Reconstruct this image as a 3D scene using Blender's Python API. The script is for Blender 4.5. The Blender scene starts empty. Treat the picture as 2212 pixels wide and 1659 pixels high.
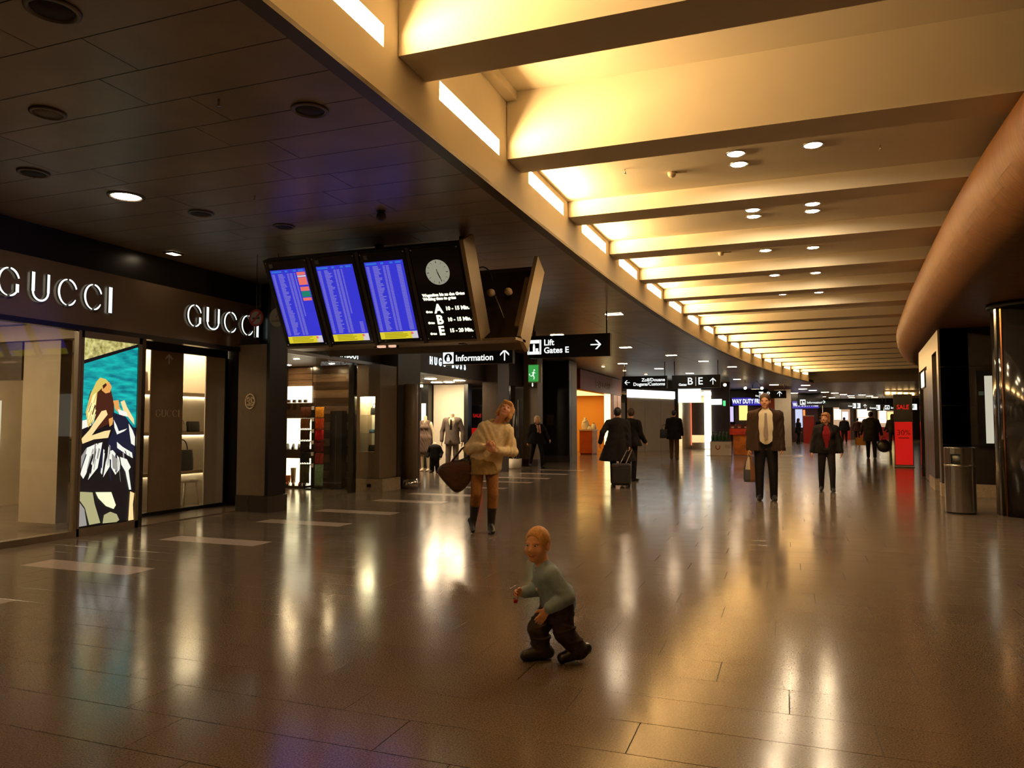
import bpy, math, random
import numpy as np
from mathutils import Vector, Matrix, Euler

# ------------------------------------------------------------------ camera, world, exposure
SC = bpy.context.scene
COL = SC.collection
EYE = 1.32                                   # eye height of the photographer
cam_d = bpy.data.cameras.new('camera')
cam_d.sensor_width = 36.0
cam_d.lens = 36.0 * 1600.0 / 2212.0
cam_d.clip_end = 400
cam = bpy.data.objects.new('camera', cam_d)
COL.objects.link(cam)
cam.location = (0, 0, EYE)
cam.rotation_euler = (math.radians(90 + 3.13), 0, math.radians(20.277))
SC.camera = cam
world = bpy.data.worlds.new('world')
SC.world = world
world.use_nodes = True
world.node_tree.nodes['Background'].inputs[0].default_value = (1.0, 0.66, 0.36, 1)
world.node_tree.nodes['Background'].inputs[1].default_value = 0.03
SC.view_settings.view_transform = 'Standard'
SC.view_settings.look = 'None'
EXPO = 0.75
SC.view_settings.exposure = EXPO
SC.view_settings.gamma = 1.0
SC.view_settings.use_curve_mapping = False
SC.cycles.max_bounces = 7
SC.cycles.diffuse_bounces = 3
SC.cycles.glossy_bounces = 4
SC.cycles.transmission_bounces = 6
SC.cycles.sample_clamp_indirect = 4.0
SC.cycles.caustics_reflective = False
SC.cycles.caustics_refractive = False
random.seed(4)
R = math.radians
WARM = (1.0, 0.615, 0.245)
SLOT_POWER = 165.0
CEIL = 3.59                                  # dark ceiling height
XF = -2.555                                  # fascia between dark ceiling and lit beams
XL = -7.86                                   # line of the shop fronts


def bend(y):                                 # the concourse curves gently to the right
    return 0.0 if y < 8 else (y - 8) ** 2 / 310.0


# ------------------------------------------------------------------ materials
def lin(c):
    out = []
    for v in c[:3]:
        v = v / 255.0
        out.append(v / 12.92 if v <= 0.04045 else ((v + 0.055) / 1.055) ** 2.4)
    return tuple(out)


MATS = {}


def mat(name, col, rough=0.5, metal=0.0, emit=None, power=0.0, spec=0.5, vary=0.0, scale=20.0, bump=0.0,
        alpha=1.0, trans=0.0, stretch=None, sheen=0.0, coat=0.0):
    if name in MATS:
        return MATS[name]
    m = bpy.data.materials.new(name)
    m.use_nodes = True
    nt = m.node_tree
    b = nt.nodes['Principled BSDF']
    b.inputs['Base Color'].default_value = (*col, 1)
    b.inputs['Roughness'].default_value = rough
    b.inputs['Metallic'].default_value = metal
    b.inputs['Specular IOR Level'].default_value = spec
    b.inputs['Transmission Weight'].default_value = trans
    b.inputs['Coat Weight'].default_value = coat
    b.inputs['Sheen Weight'].default_value = sheen
    if emit is not None:
        b.inputs['Emission Color'].default_value = (*emit, 1)
        b.inputs['Emission Strength'].default_value = power
    if vary > 0 or bump > 0:
        tc = nt.nodes.new('ShaderNodeTexCoord')
        mp = nt.nodes.new('ShaderNodeMapping')
        nt.links.new(tc.outputs['Object'], mp.inputs['Vector'])
        if stretch:
            mp.inputs['Scale'].default_value = stretch
        nz = nt.nodes.new('ShaderNodeTexNoise')
        nz.inputs['Scale'].default_value = scale
        nz.inputs['Detail'].default_value = 4
        nt.links.new(mp.outputs['Vector'], nz.inputs['Vector'])
        if vary > 0:
            rp = nt.nodes.new('ShaderNodeValToRGB')
            rp.color_ramp.elements[0].position = 0.3
            rp.color_ramp.elements[1].position = 0.7
            rp.color_ramp.elements[0].color = (*[max(0, v * (1 - vary)) for v in col], 1)
            rp.color_ramp.elements[1].color = (*[min(1, v * (1 + vary)) for v in col], 1)
            nt.links.new(nz.outputs['Fac'], rp.inputs['Fac'])
            nt.links.new(rp.outputs['Color'], b.inputs['Base Color'])
        if bump > 0:
            bp = nt.nodes.new('ShaderNodeBump')
            bp.inputs['Strength'].default_value = bump
            bp.inputs['Distance'].default_value = 0.01
            nt.links.new(nz.outputs['Fac'], bp.inputs['Height'])
            nt.links.new(bp.outputs['Normal'], b.inputs['Normal'])
    MATS[name] = m
    return m


def glow(name, col, power):
    if power < 4:                            # prints and screens keep their look at this exposure
        power *= 0.62
    return mat(name, (0.02, 0.02, 0.02), 0.6, emit=col, power=power)


def fabric(name, rgb, vary=0.25):
    return mat(name, lin(rgb), 0.85, spec=0.2, vary=vary, scale=35, bump=0.25)


M_WHITE = mat('painted_offwhite', (0.66, 0.59, 0.47), 0.75, spec=0.3, vary=0.03, scale=2)
M_CEIL = mat('dark_metal_ceiling', (0.30, 0.235, 0.165), 0.36, spec=0.45, vary=0.18, scale=1.5)
M_CEILGAP = mat('ceiling_gap', (0.012, 0.010, 0.009), 0.8)
M_TRIM = mat('dark_trim', (0.075, 0.055, 0.035), 0.4)
M_BLACK = mat('black_satin', (0.010, 0.009, 0.008), 0.3)
M_BLACKG = mat('black_gloss', (0.012, 0.011, 0.011), 0.12, spec=0.6)
M_DARKWALL = mat('dark_stone_panel', (0.020, 0.015, 0.012), 0.32, vary=0.3, scale=6)
M_DARKBRN = mat('dark_brown_panel', (0.085, 0.060, 0.040), 0.35, vary=0.12, scale=5)
M_BRONZE = mat('bronze_panel', (0.24, 0.17, 0.10), 0.38, metal=0.1, vary=0.06, scale=8)
M_BEIGE = mat('beige_panel', (0.52, 0.41, 0.28), 0.5, vary=0.05, scale=4)
M_CREAM = mat('cream_panel', (0.62, 0.54, 0.42), 0.5, vary=0.04, scale=4)
M_STONE = mat('beige_plinth_stone', (0.40, 0.31, 0.20), 0.45, vary=0.15, scale=25)
M_STEEL = mat('brushed_steel', (0.55, 0.52, 0.48), 0.22, metal=1.0)
M_CHROME = mat('chrome', (0.75, 0.72, 0.68), 0.12, metal=1.0)
M_GREYMETAL = mat('grey_painted_metal', (0.30, 0.26, 0.20), 0.45, metal=0.3)
M_GLASS = None


def make_glass(name, tint=(1, 1, 1), refl=0.9):
    m = bpy.data.materials.new(name)
    m.use_nodes = True
    nt = m.node_tree
    nt.nodes.clear()
    out = nt.nodes.new('ShaderNodeOutputMaterial')
    mix = nt.nodes.new('ShaderNodeMixShader')
    tr = nt.nodes.new('ShaderNodeBsdfTransparent')
    gl = nt.nodes.new('ShaderNodeBsdfGlossy')
    lw = nt.nodes.new('ShaderNodeLayerWeight')
    lw.inputs['Blend'].default_value = 0.5
    pw = nt.nodes.new('ShaderNodeMath')
    pw.operation = 'POWER'
    pw.inputs[1].default_value = 4.0
    nt.links.new(lw.outputs['Facing'], pw.inputs[0])
    fr = nt.nodes.new('ShaderNodeMath')
    fr.operation = 'MULTIPLY_ADD'
    fr.inputs[1].default_value = 0.90
    fr.inputs[2].default_value = 0.05
    nt.links.new(pw.outputs[0], fr.inputs[0])
    tr.inputs[0].default_value = (*tint, 1)
    gl.inputs['Color'].default_value = (refl, refl, refl, 1)
    gl.inputs['Roughness'].default_value = 0.02
    nt.links.new(fr.outputs[0], mix.inputs[0])
    nt.links.new(tr.outputs[0], mix.inputs[1])
    nt.links.new(gl.outputs[0], mix.inputs[2])
    nt.links.new(mix.outputs[0], out.inputs[0])
    return m


M_GLASS = make_glass('shop_window_glass', (0.93, 0.94, 0.92))


def floor_material():
    m = bpy.data.materials.new('polished_terrazzo')
    m.use_nodes = True
    nt = m.node_tree
    b = nt.nodes['Principled BSDF']
    b.inputs['Specular IOR Level'].default_value = 0.62
    geo = nt.nodes.new('ShaderNodeNewGeometry')
    oi = nt.nodes.new('ShaderNodeObjectInfo')
    n1 = nt.nodes.new('ShaderNodeTexNoise')
    n1.inputs['Scale'].default_value = 130
    n1.inputs['Detail'].default_value = 3
    nt.links.new(geo.outputs['Position'], n1.inputs['Vector'])
    rp = nt.nodes.new('ShaderNodeValToRGB')
    rp.color_ramp.elements[0].position = 0.32
    rp.color_ramp.elements[0].color = (0.085, 0.065, 0.048, 1)
    rp.color_ramp.elements[1].position = 0.72
    rp.color_ramp.elements[1].color = (0.30, 0.22, 0.150, 1)
    nt.links.new(n1.outputs['Fac'], rp.inputs['Fac'])
    hs = nt.nodes.new('ShaderNodeHueSaturation')
    mr = nt.nodes.new('ShaderNodeMapRange')
    mr.inputs['To Min'].default_value = 0.95
    mr.inputs['To Max'].default_value = 1.05
    nt.links.new(oi.outputs['Random'], mr.inputs['Value'])
    nt.links.new(mr.outputs[0], hs.inputs['Value'])
    nt.links.new(rp.outputs['Color'], hs.inputs['Color'])
    nt.links.new(hs.outputs['Color'], b.inputs['Base Color'])
    n2 = nt.nodes.new('ShaderNodeTexNoise')
    n2.inputs['Scale'].default_value = 1.3
    n2.inputs['Detail'].default_value = 5
    nt.links.new(geo.outputs['Position'], n2.inputs['Vector'])
    m2 = nt.nodes.new('ShaderNodeMapRange')
    m2.inputs['To Min'].default_value = 0.10
    m2.inputs['To Max'].default_value = 0.22
    nt.links.new(n2.outputs['Fac'], m2.inputs['Value'])
    nt.links.new(m2.outputs[0], b.inputs['Roughness'])
    return m


M_FLOOR = floor_material()
M_INLAY = mat('pale_stone_inlay', (0.60, 0.46, 0.38), 0.20, vary=0.10, scale=60, spec=0.6)
M_GROUT = mat('dark_grout', (0.018, 0.014, 0.011), 0.6)


def wood_material():
    m = bpy.data.materials.new('cherry_veneer')
    m.use_nodes = True
    nt = m.node_tree
    b = nt.nodes['Principled BSDF']
    b.inputs['Roughness'].default_value = 0.55
    b.inputs['Specular IOR Level'].default_value = 0.18
    geo = nt.nodes.new('ShaderNodeNewGeometry')
    oi = nt.nodes.new('ShaderNodeObjectInfo')
    mp = nt.nodes.new('ShaderNodeMapping')
    mp.inputs['Scale'].default_value = (2.0, 14.0, 2.0)
    nt.links.new(geo.outputs['Position'], mp.inputs['Vector'])
    n1 = nt.nodes.new('ShaderNodeTexNoise')
    n1.inputs['Scale'].default_value = 2.2
    n1.inputs['Detail'].default_value = 5
    nt.links.new(mp.outputs['Vector'], n1.inputs['Vector'])
    rp = nt.nodes.new('ShaderNodeValToRGB')
    rp.color_ramp.elements[0].position = 0.3
    rp.color_ramp.elements[0].color = (0.085, 0.031, 0.004, 1)
    rp.color_ramp.elements[1].position = 0.75
    rp.color_ramp.elements[1].color = (0.135, 0.053, 0.008, 1)
    nt.links.new(n1.outputs['Fac'], rp.inputs['Fac'])
    hs = nt.nodes.new('ShaderNodeHueSaturation')
    mr = nt.nodes.new('ShaderNodeMapRange')
    mr.inputs['To Min'].default_value = 0.95
    mr.inputs['To Max'].default_value = 1.05
    nt.links.new(oi.outputs['Random'], mr.inputs['Value'])
    nt.links.new(mr.outputs[0], hs.inputs['Value'])
    nt.links.new(rp.outputs['Color'], hs.inputs['Color'])
    nt.links.new(hs.outputs['Color'], b.inputs['Base Color'])
    return m


M_WOOD = wood_material()


# ------------------------------------------------------------------ mesh builder
class MB:
    def __init__(self):
        self.v, self.f, self.m, self.mats, self.sm = [], [], [], [], []

    def mi(self, mt):
        if mt not in self.mats:
            self.mats.append(mt)
        return self.mats.index(mt)

    def add(self, vs, fs, mt, smooth=False):
        o = len(self.v)
        self.v += [tuple(p) for p in vs]
        i = self.mi(mt)
        for f in fs:
            self.f.append([a + o for a in f])
            self.m.append(i)
            self.sm.append(smooth)
        return self

    def box(self, x0, x1, y0, y1, z0, z1, mt, bev=0.0):
        if bev <= 0:
            vs = [(x0, y0, z0), (x1, y0, z0), (x1, y1, z0), (x0, y1, z0), (x0, y0, z1), (x1, y0, z1), (x1, y1, z1), (x0, y1, z1)]
            fs = [(0, 3, 2, 1), (4, 5, 6, 7), (0, 1, 5, 4), (1, 2, 6, 5), (2, 3, 7, 6), (3, 0, 4, 7)]
            return self.add(vs, fs, mt)
        b = bev
        return self.prism([(x0 + b, y0), (x1 - b, y0), (x1, y0 + b), (x1, y1 - b), (x1 - b, y1), (x0 + b, y1), (x0, y1 - b), (x0, y0 + b)],
                          z0, z1, mt, bev=b)

    def prism(self, poly, z0, z1, mt, bev=0.0):
        n = len(poly)
        if bev > 0:
            cx = sum(p[0] for p in poly) / n
            cy = sum(p[1] for p in poly) / n

            def ins(p):
                dx, dy = p[0] - cx, p[1] - cy
                l = math.hypot(dx, dy) or 1
                return (p[0] - dx / l * bev, p[1] - dy / l * bev)
            rings = [([ins(p) for p in poly], z0), (poly, z0 + bev), (poly, z1 - bev), ([ins(p) for p in poly], z1)]
        else:
            rings = [(poly, z0), (poly, z1)]
        vs = [(p[0], p[1], z) for pl, z in rings for p in pl]
        k = len(rings)
        fs = [tuple(range(n - 1, -1, -1)), tuple(range((k - 1) * n, k * n))]
        for r in range(k - 1):
            for i in range(n):
                j = (i + 1) % n
                fs.append((r * n + i, r * n + j, (r + 1) * n + j, (r + 1) * n + i))
        return self.add(vs, fs, mt)

    def lathe(self, prof, c, mt, n=24, smooth=True, axis='z'):
        vs, fs = [], []
        for r, z in prof:
            for i in range(n):
                a = 2 * math.pi * i / n
                p = (r * math.cos(a), r * math.sin(a), z)
                if axis == 'y':
                    p = (p[0], p[2], p[1])
                elif axis == 'x':
                    p = (p[2], p[0], p[1])
                vs.append((c[0] + p[0], c[1] + p[1], c[2] + p[2]))
        for r in range(len(prof) - 1):
            for i in range(n):
                j = (i + 1) % n
                fs.append((r * n + i, r * n + j, (r + 1) * n + j, (r + 1) * n + i))
        if prof[0][0] > 1e-6:
            fs.append(tuple(range(n - 1, -1, -1)))
        if prof[-1][0] > 1e-6:
            fs.append(tuple(range((len(prof) - 1) * n, len(prof) * n)))
        return self.add(vs, fs, mt, smooth)

    def tube(self, pts, r, mt, n=8, cap=True):
        pts = [Vector(p) for p in pts]
        vs, fs = [], []
        rs = r if isinstance(r, (list, tuple)) else [r] * len(pts)
        for i, p in enumerate(pts):
            t = (pts[min(i + 1, len(pts) - 1)] - pts[max(i - 1, 0)]).normalized()
            a = Vector((0, 0, 1)) if abs(t.z) < 0.9 else Vector((1, 0, 0))
            u = t.cross(a).normalized()
            w = t.cross(u)
            for k in range(n):
                g = 2 * math.pi * k / n
                vs.append(p + u * (rs[i] * math.cos(g)) + w * (rs[i] * math.sin(g)))
        for i in range(len(pts) - 1):
            for k in range(n):
                j = (k + 1) % n
                fs.append((i * n + k, i * n + j, (i + 1) * n + j, (i + 1) * n + k))
        if cap:
            fs.append(tuple(range(n - 1, -1, -1)))
            fs.append(tuple(range((len(pts) - 1) * n, len(pts) * n)))
        return self.add(vs, fs, mt, True)

    def quad(self, a, b, c, d, mt):
        return self.add([a, b, c, d], [(0, 1, 2, 3)], mt)

    def slab(self, quad, th, mt):
        """four corners of a face, thickened backwards along its normal"""
        q = [Vector(p) for p in quad]
        n = (q[1] - q[0]).cross(q[3] - q[0]).normalized() * -th
        vs = q + [p + n for p in q]
        return self.add(vs, [(0, 1, 2, 3), (7, 6, 5, 4), (0, 4, 5, 1), (1, 5, 6, 2), (2, 6, 7, 3), (3, 7, 4, 0)], mt)

    def ell(self, c, r, mt, n=14, m=9, rot=None):
        vs, fs = [], []
        q = rot or Matrix.Identity(3)
        for j in range(m + 1):
            ph = math.pi * j / m
            for i in range(n):
                a = 2 * math.pi * i / n
                p = q @ Vector((r[0] * math.sin(ph) * math.cos(a), r[1] * math.sin(ph) * math.sin(a), r[2] * math.cos(ph)))
                vs.append((c[0] + p.x, c[1] + p.y, c[2] + p.z))
        for j in range(m):
            for i in range(n):
                k = (i + 1) % n
                fs.append((j * n + i, (j + 1) * n + i, (j + 1) * n + k, j * n + k))
        return self.add(vs, fs, mt, True)

    def build(self, name, parent=None, world=True, loc=None, rot=None):
        me = bpy.data.meshes.new(name)
        me.from_pydata(self.v, [], self.f)
        for mt in self.mats:
            me.materials.append(mt)
        me.polygons.foreach_set('material_index', self.m)
        me.polygons.foreach_set('use_smooth', self.sm)
        me.update()
        o = bpy.data.objects.new(name, me)
        COL.objects.link(o)
        if parent is not None:
            o.parent = parent
            if world:
                o.location = -Vector(parent.location)
        if loc is not None:
            o.location = loc
        if rot is not None:
            o.rotation_euler = rot
        return o


def tag(o, label=None, cat=None, group=None, kind=None):
    if label:
        o['label'] = label
    if cat:
        o['category'] = cat
    if group:
        o['group'] = group
    if kind:
        o['kind'] = kind
    return o


def thing(name, label, cat, loc=(0, 0, 0), rz=0.0, group=None, kind=None):
    o = bpy.data.objects.new(name, None)
    COL.objects.link(o)
    o.empty_display_size = 0.1
    o.location = loc
    o.rotation_euler = (0, 0, rz)
    return tag(o, label, cat, group, kind)


def copy_tree(o, parent=None, loc=None, rz=None):
    c = o.copy()
    COL.objects.link(c)
    c.parent = parent
    if parent is not None:
        c.matrix_parent_inverse = o.matrix_parent_inverse.copy()
    if loc is not None:
        c.location = loc
    if rz is not None:
        c.rotation_euler = (0, 0, rz)
    for ch in list(o.children):
        copy_tree(ch, c)
    return c


FONT_CACHE = {}


def text_geo(s, size, thick=0.0, align='CENTER', bold=0.0, squeeze=1.0):
    """2D text outline as (verts, faces) in its own x/y plane, face towards +z"""
    key = (s, size, thick, align, bold, squeeze)
    if key in FONT_CACHE:
        return FONT_CACHE[key]
    cu = bpy.data.curves.new('text', 'FONT')
    cu.body = s
    cu.size = size
    cu.extrude = thick
    cu.align_x = align
    cu.align_y = 'CENTER'
    cu.offset = bold
    cu.resolution_u = 3
    ob = bpy.data.objects.new('text', cu)
    COL.objects.link(ob)
    dg = bpy.context.evaluated_depsgraph_get()
    me = ob.evaluated_get(dg).to_mesh()
    vs = [(v.co.x * squeeze, v.co.y, v.co.z) for v in me.vertices]
    fs = [tuple(p.vertices) for p in me.polygons]
    ob.evaluated_get(dg).to_mesh_clear()
    bpy.data.objects.remove(ob)
    bpy.data.curves.remove(cu)
    FONT_CACHE[key] = (vs, fs)
    return vs, fs


def put2d(mb, vs, fs, o, ux, uy, un, mt):
    """place 2D geometry on a plane: origin o, axes ux, uy, normal un"""
    o, ux, uy, un = Vector(o), Vector(ux), Vector(uy), Vector(un)
    mb.add([o + ux * p[0] + uy * p[1] + un * (p[2] if len(p) > 2 else 0) for p in vs], fs, mt)


def write(mb, s, size, o, ux, uy, un, mt, thick=0.004, align='CENTER', bold=0.0, squeeze=1.0):
    vs, fs = text_geo(s, size, thick, align, bold, squeeze)
    put2d(mb, vs, fs, o, ux, uy, un, mt)


UXV, UYV, UZV = (1, 0, 0), (0, 1, 0), (0, 0, 1)

# ================================================================== THE SETTING
# ------------------------------------------------------------------ floor: slab, 300 near tiles, far tile field
fm = MB()
fm.box(-16, 30, -7, 112, -0.30, -0.004, M_GROUT)
floor = fm.build('floor')
tag(floor, 'dark polished terrazzo tile floor of the concourse', 'floor', kind='structure')
TW, TH, GAP = 1.32, 0.33, 0.0040
INLAY_Y = [3.63 + 1.52 * i for i in range(12)]
tile_meshes = {}


def tile_mesh(w, mt):
    key = (round(w, 3), mt.name)
    if key not in tile_meshes:
        m = MB()
        g, b = GAP / 2, 0.0006
        x0, x1, y0, y1 = g, w - g, g, TH - g
        vs = [(x0, y0, -0.02), (x1, y0, -0.02), (x1, y1, -0.02), (x0, y1, -0.02),
              (x0, y0, -b), (x1, y0, -b), (x1, y1, -b), (x0, y1, -b),
              (x0 + b, y0 + b, 0), (x1 - b, y0 + b, 0), (x1 - b, y1 - b, 0), (x0 + b, y1 - b, 0)]
        fs = [(8, 9, 10, 11)] + [(4 + i, 4 + (i + 1) % 4, 8 + (i + 1) % 4, 8 + i) for i in range(4)] + [(i, (i + 1) % 4, 4 + (i + 1) % 4, 4 + i) for i in range(4)]
        m.add(vs, fs, mt)
        o = m.build('tile')
        tile_meshes[key] = o.data
        bpy.data.objects.remove(o)
    return tile_meshes[key]


near, far = [], MB()
rows = int((60 + 1.6) / TH)
for r in range(rows):
    y = -1.6 + r * TH
    off = (0.31 - r * 0.35) % TW
    k0 = int((-16) / TW) - 1
    inlay = any(abs(y - iy) < TH * 0.5 for iy in INLAY_Y)
    x = k0 * TW + off
    spans = []
    while x < 12:
        spans.append((x, x + TW))
        x += TW
    if inlay:
        a, b_ = -6.78, -5.46
        new = []
        for s0, s1 in spans:
            if s1 <= a or s0 >= b_:
                new.append((s0, s1, 0))
            else:
                if s0 < a - 0.05:
                    new.append((s0, a, 0))
                if s1 > b_ + 0.05:
                    new.append((b_, s1, 0))
        new.append((a, b_, 1))
        spans = new
    else:
        spans = [(s0, s1, 0) for s0, s1 in spans]
    for s0, s1, kind in spans:
        mt = M_INLAY if kind else M_FLOOR
        cx, cy = (s0 + s1) / 2, y + TH / 2
        d = -0.3465 * cx + 0.938 * cy
        rr = (0.938 * cx + 0.3465 * cy) / max(d, 0.01)
        if d > 2.3 and abs(rr) < 0.80 and y < 60:
            near.append((d + (-50 if kind else 0), s0, s1, y, mt))
        else:
            g = GAP / 2
            far.quad((s0 + g, y + g, 0), (s1 - g, y + g, 0), (s1 - g, y + TH - g, 0), (s0 + g, y + TH - g, 0), mt)
near.sort(key=lambda t: t[0])
for i, (d, s0, s1, y, mt) in enumerate(near):
    if i < 300:
        o = bpy.data.objects.new('tile', tile_mesh(s1 - s0, mt))
        COL.objects.link(o)
        o.parent = floor
        o.location = (s0, y, 0)
    else:
        g = GAP / 2
        far.quad((s0 + g, y + g, 0), (s1 - g, y + g, 0), (s1 - g, y + TH - g, 0), (s0 + g, y + TH - g, 0), mt)
far.quad((-16, -7, 0), (30, -7, 0), (30, -1.6, 0), (-16, -1.6, 0), M_FLOOR)
far.quad((12.4, -1.6, 0), (30, -1.6, 0), (30, 60, 0), (12.4, 60, 0), M_FLOOR)
far.quad((-16, rows * TH - 1.6, 0), (30, rows * TH - 1.6, 0), (30, 112, 0), (-16, 112, 0), M_FLOOR)
tag(far.build('tile_field', floor), kind='stuff')

# ------------------------------------------------------------------ dark suspended ceiling on the shop side
m = MB()
YS = [-7, 8] + [8 + 2.0 * i for i in range(1, 19)]


def strip(mb, ys, u0, u1, z0, z1, mt):
    """box swept along the curved concourse, u measured from the bend line"""
    vs, fs = [], []
    for y in ys:
        b = bend(y)
        vs += [(u0 + b, y, z0), (u1 + b, y, z0), (u1 + b, y, z1), (u0 + b, y, z1)]
    n = len(ys)
    for i in range(n - 1):
        a, c = i * 4, (i + 1) * 4
        for k in range(4):
            j = (k + 1) % 4
            fs.append((a + k, a + j, c + j, c + k))
    fs += [(3, 2, 1, 0), ((n - 1) * 4, (n - 1) * 4 + 1, (n - 1) * 4 + 2, (n - 1) * 4 + 3)]
    mb.add(vs, fs, mt)


YB = [8 + 2.0 * i for i in range(0, 19)]
strip(m, [-7] + YB, -14, XF - 0.02, CEIL + 0.006, CEIL + 0.12, M_CEILGAP)
m.box(-16, 30, 43.6, 112, CEIL + 0.006, CEIL + 0.25, M_CEILGAP)
ceiling = m.build('ceiling')
tag(ceiling, 'low dark metal panel ceiling over the shop fronts', 'ceiling', kind='structure')
cols = [(-14, -7.9), (-7.9, -6.12), (-6.12, -4.2), (-4.2, XF - 0.1)]
PITCH = 0.42
pm = {}
y = 1.0
while y < 15.3:
    for ci, (a, b_) in enumerate(cols[1:]):
        g = 0.004
        mm = MB()
        sh = 0.35 * (int(y / PITCH) % 2)
        x0, x1 = a + g + (sh if ci else 0), b_ - g + (sh if ci < 2 else 0)
        b0, b1 = bend(y), bend(y + PITCH)
        q = [(x0 + b0, y + g, CEIL), (x0 + b1, y + PITCH - g, CEIL), (x1 + b1, y + PITCH - g, CEIL), (x1 + b0, y + g, CEIL)]
        mm.slab(q, 0.02, M_CEIL)
        mm.build('ceiling_panel', ceiling)
    y += PITCH
mm = MB()
for (a, b_, y0, y1) in [(-14, -7.9, -7, 43.6), (-7.9, XF - 0.1, -7, 1.0)]:
    strip(mm, [y0] + [t for t in YB if y0 < t < y1] + [y1], a, b_, CEIL, CEIL + 0.01, M_CEIL)
yy = y
while yy < 43.0:
    for a, b_ in cols[1:]:
        strip(mm, [yy + 0.005, yy + 0.895], a + 0.005, b_ - 0.005, CEIL, CEIL + 0.01, M_CEIL)
    yy += 0.9
yy = 43.6
while yy < 111:
    for k in range(12):
        mm.box(-16 + k * 3.8 + 0.005, -12.2 + k * 3.8, yy + 0.006, yy + 1.19, CEIL, CEIL + 0.01, M_CEIL)
    yy += 1.2
tag(mm.build('ceiling_panel_field', ceiling), kind='stuff')

# ------------------------------------------------------------------ raised white ceiling with beams, fascia with light slots
BEAM0, STEP, BW, NB = 4.56, 2.2, 0.43, 17
BZ, LOWZ, HIGHZ = 3.95, 4.15, 4.62


def nose_x(y):
    t = [(-8, 2.10), (6.6, 2.10), (8.4, 2.14), (10.7, 2.28), (15.3, 2.61), (20.8, 3.09), (25, 3.72), (28, 4.8), (30, 6.4), (31, 8.4)]
    for (a, xa), (b_, xb) in zip(t, t[1:]):
        if y <= b_:
            f = (y - a) / (b_ - a)
            return xa + (xb - xa) * f
    return t[-1][1]


def bay(i):
    return BEAM0 + STEP * i


m = MB()
m.box(-3.2, 5.0, -7, BEAM0 + STEP + 0.3, HIGHZ + 0.02, HIGHZ + 0.2, M_WHITE)
m.box(-3.4, 9.0, BEAM0 + STEP + 0.2, 44, LOWZ + 0.42, LOWZ + 0.6, M_WHITE)
raised = m.build('ceiling_raised')
tag(raised, 'raised off-white ceiling crossed by deep beams', 'ceiling', kind='structure')
for i in range(-5, NB):
    y0 = bay(i)
    a = math.atan(max(0, (y0 - 8)) / 155.0)
    ca, sa = math.cos(a), math.sin(a)
    xs = XF + bend(y0)
    top = HIGHZ if i < 1 else (LOWZ + 0.02)
    if i <= 1:
        top = HIGHZ + 0.03
    ln = (nose_x(y0) + 0.42 - xs) / ca
    if y0 > 30:
        ln = 7.5

    def rb(mb, u0, u1, v0, v1, z0, z1, mt):
        c = []
        for z in (z0, z1):
            for (u, v) in ((u0, v0), (u1, v0), (u1, v1), (u0, v1)):
                c.append((xs + u * ca + v * sa, y0 - u * sa + v * ca, z))
        mb.add(c, [(0, 3, 2, 1), (4, 5, 6, 7), (0, 1, 5, 4), (1, 2, 6, 5), (2, 3, 7, 6), (3, 0, 4, 7)], mt)
    bm = MB()
    rb(bm, 0.005, ln, 0, BW, BZ, top, M_WHITE)
    bm.build('beam', raised)
    zc = HIGHZ if i < 1 else LOWZ
    bm = MB()
    rb(bm, 0.004, ln, BW - 0.01, STEP + 0.01, zc, zc + 0.03, M_WHITE)
    if i < 1:                                                        # little ledge along the fascia in the high bays
        rb(bm, 0.004, 0.11, BW + 0.003, STEP - 0.003, 4.53, zc - 0.001, M_WHITE)
    bm.build('bay_panel', raised)
m = MB()
m.box(-1.2, 12, 43.3, 43.6, CEIL + 0.01, LOWZ + 0.4, M_TRIM)
tag(m.build('wall_riser', None), 'dark riser where the beamed ceiling ends', 'wall', kind='structure')

m = MB()
for i in range(-5, NB):
    y0, y1 = bay(i), bay(i + 1)
    sa_, sb_ = y0 + BW + 0.25, y1 - 0.20
    t0, t1 = y0 + 0.0, y1
    strip(m, [t0, (t0 + t1) / 2, t1], -0.05 + XF, XF, CEIL - 0.0, 3.92, M_WHITE)
    strip(m, [t0, sa_], -0.05 + XF, XF, 3.92, 4.075, M_WHITE)
    strip(m, [sb_, t1], -0.05 + XF, XF, 3.92, 4.075, M_WHITE)
    strip(m, [t0, (t0 + t1) / 2, t1], -0.05 + XF, XF, 4.075, HIGHZ + 0.05 if i < 1 else LOWZ + 0.05, M_WHITE)
wall_f = m.build('wall_fascia')
tag(wall_f, 'off-white fascia with a row of light slots under the beams', 'wall', kind='structure')
m = MB()
strip(m, [-7] + [8 + 2.0 * k for k in range(0, 18)] + [43.2], XF - 0.11, XF + 0.004, CEIL - 0.035, CEIL - 0.002, M_TRIM)
tag(m.build('trim_1'), 'dark edge strip along the bottom of the fascia', 'trim', kind='structure')

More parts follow.
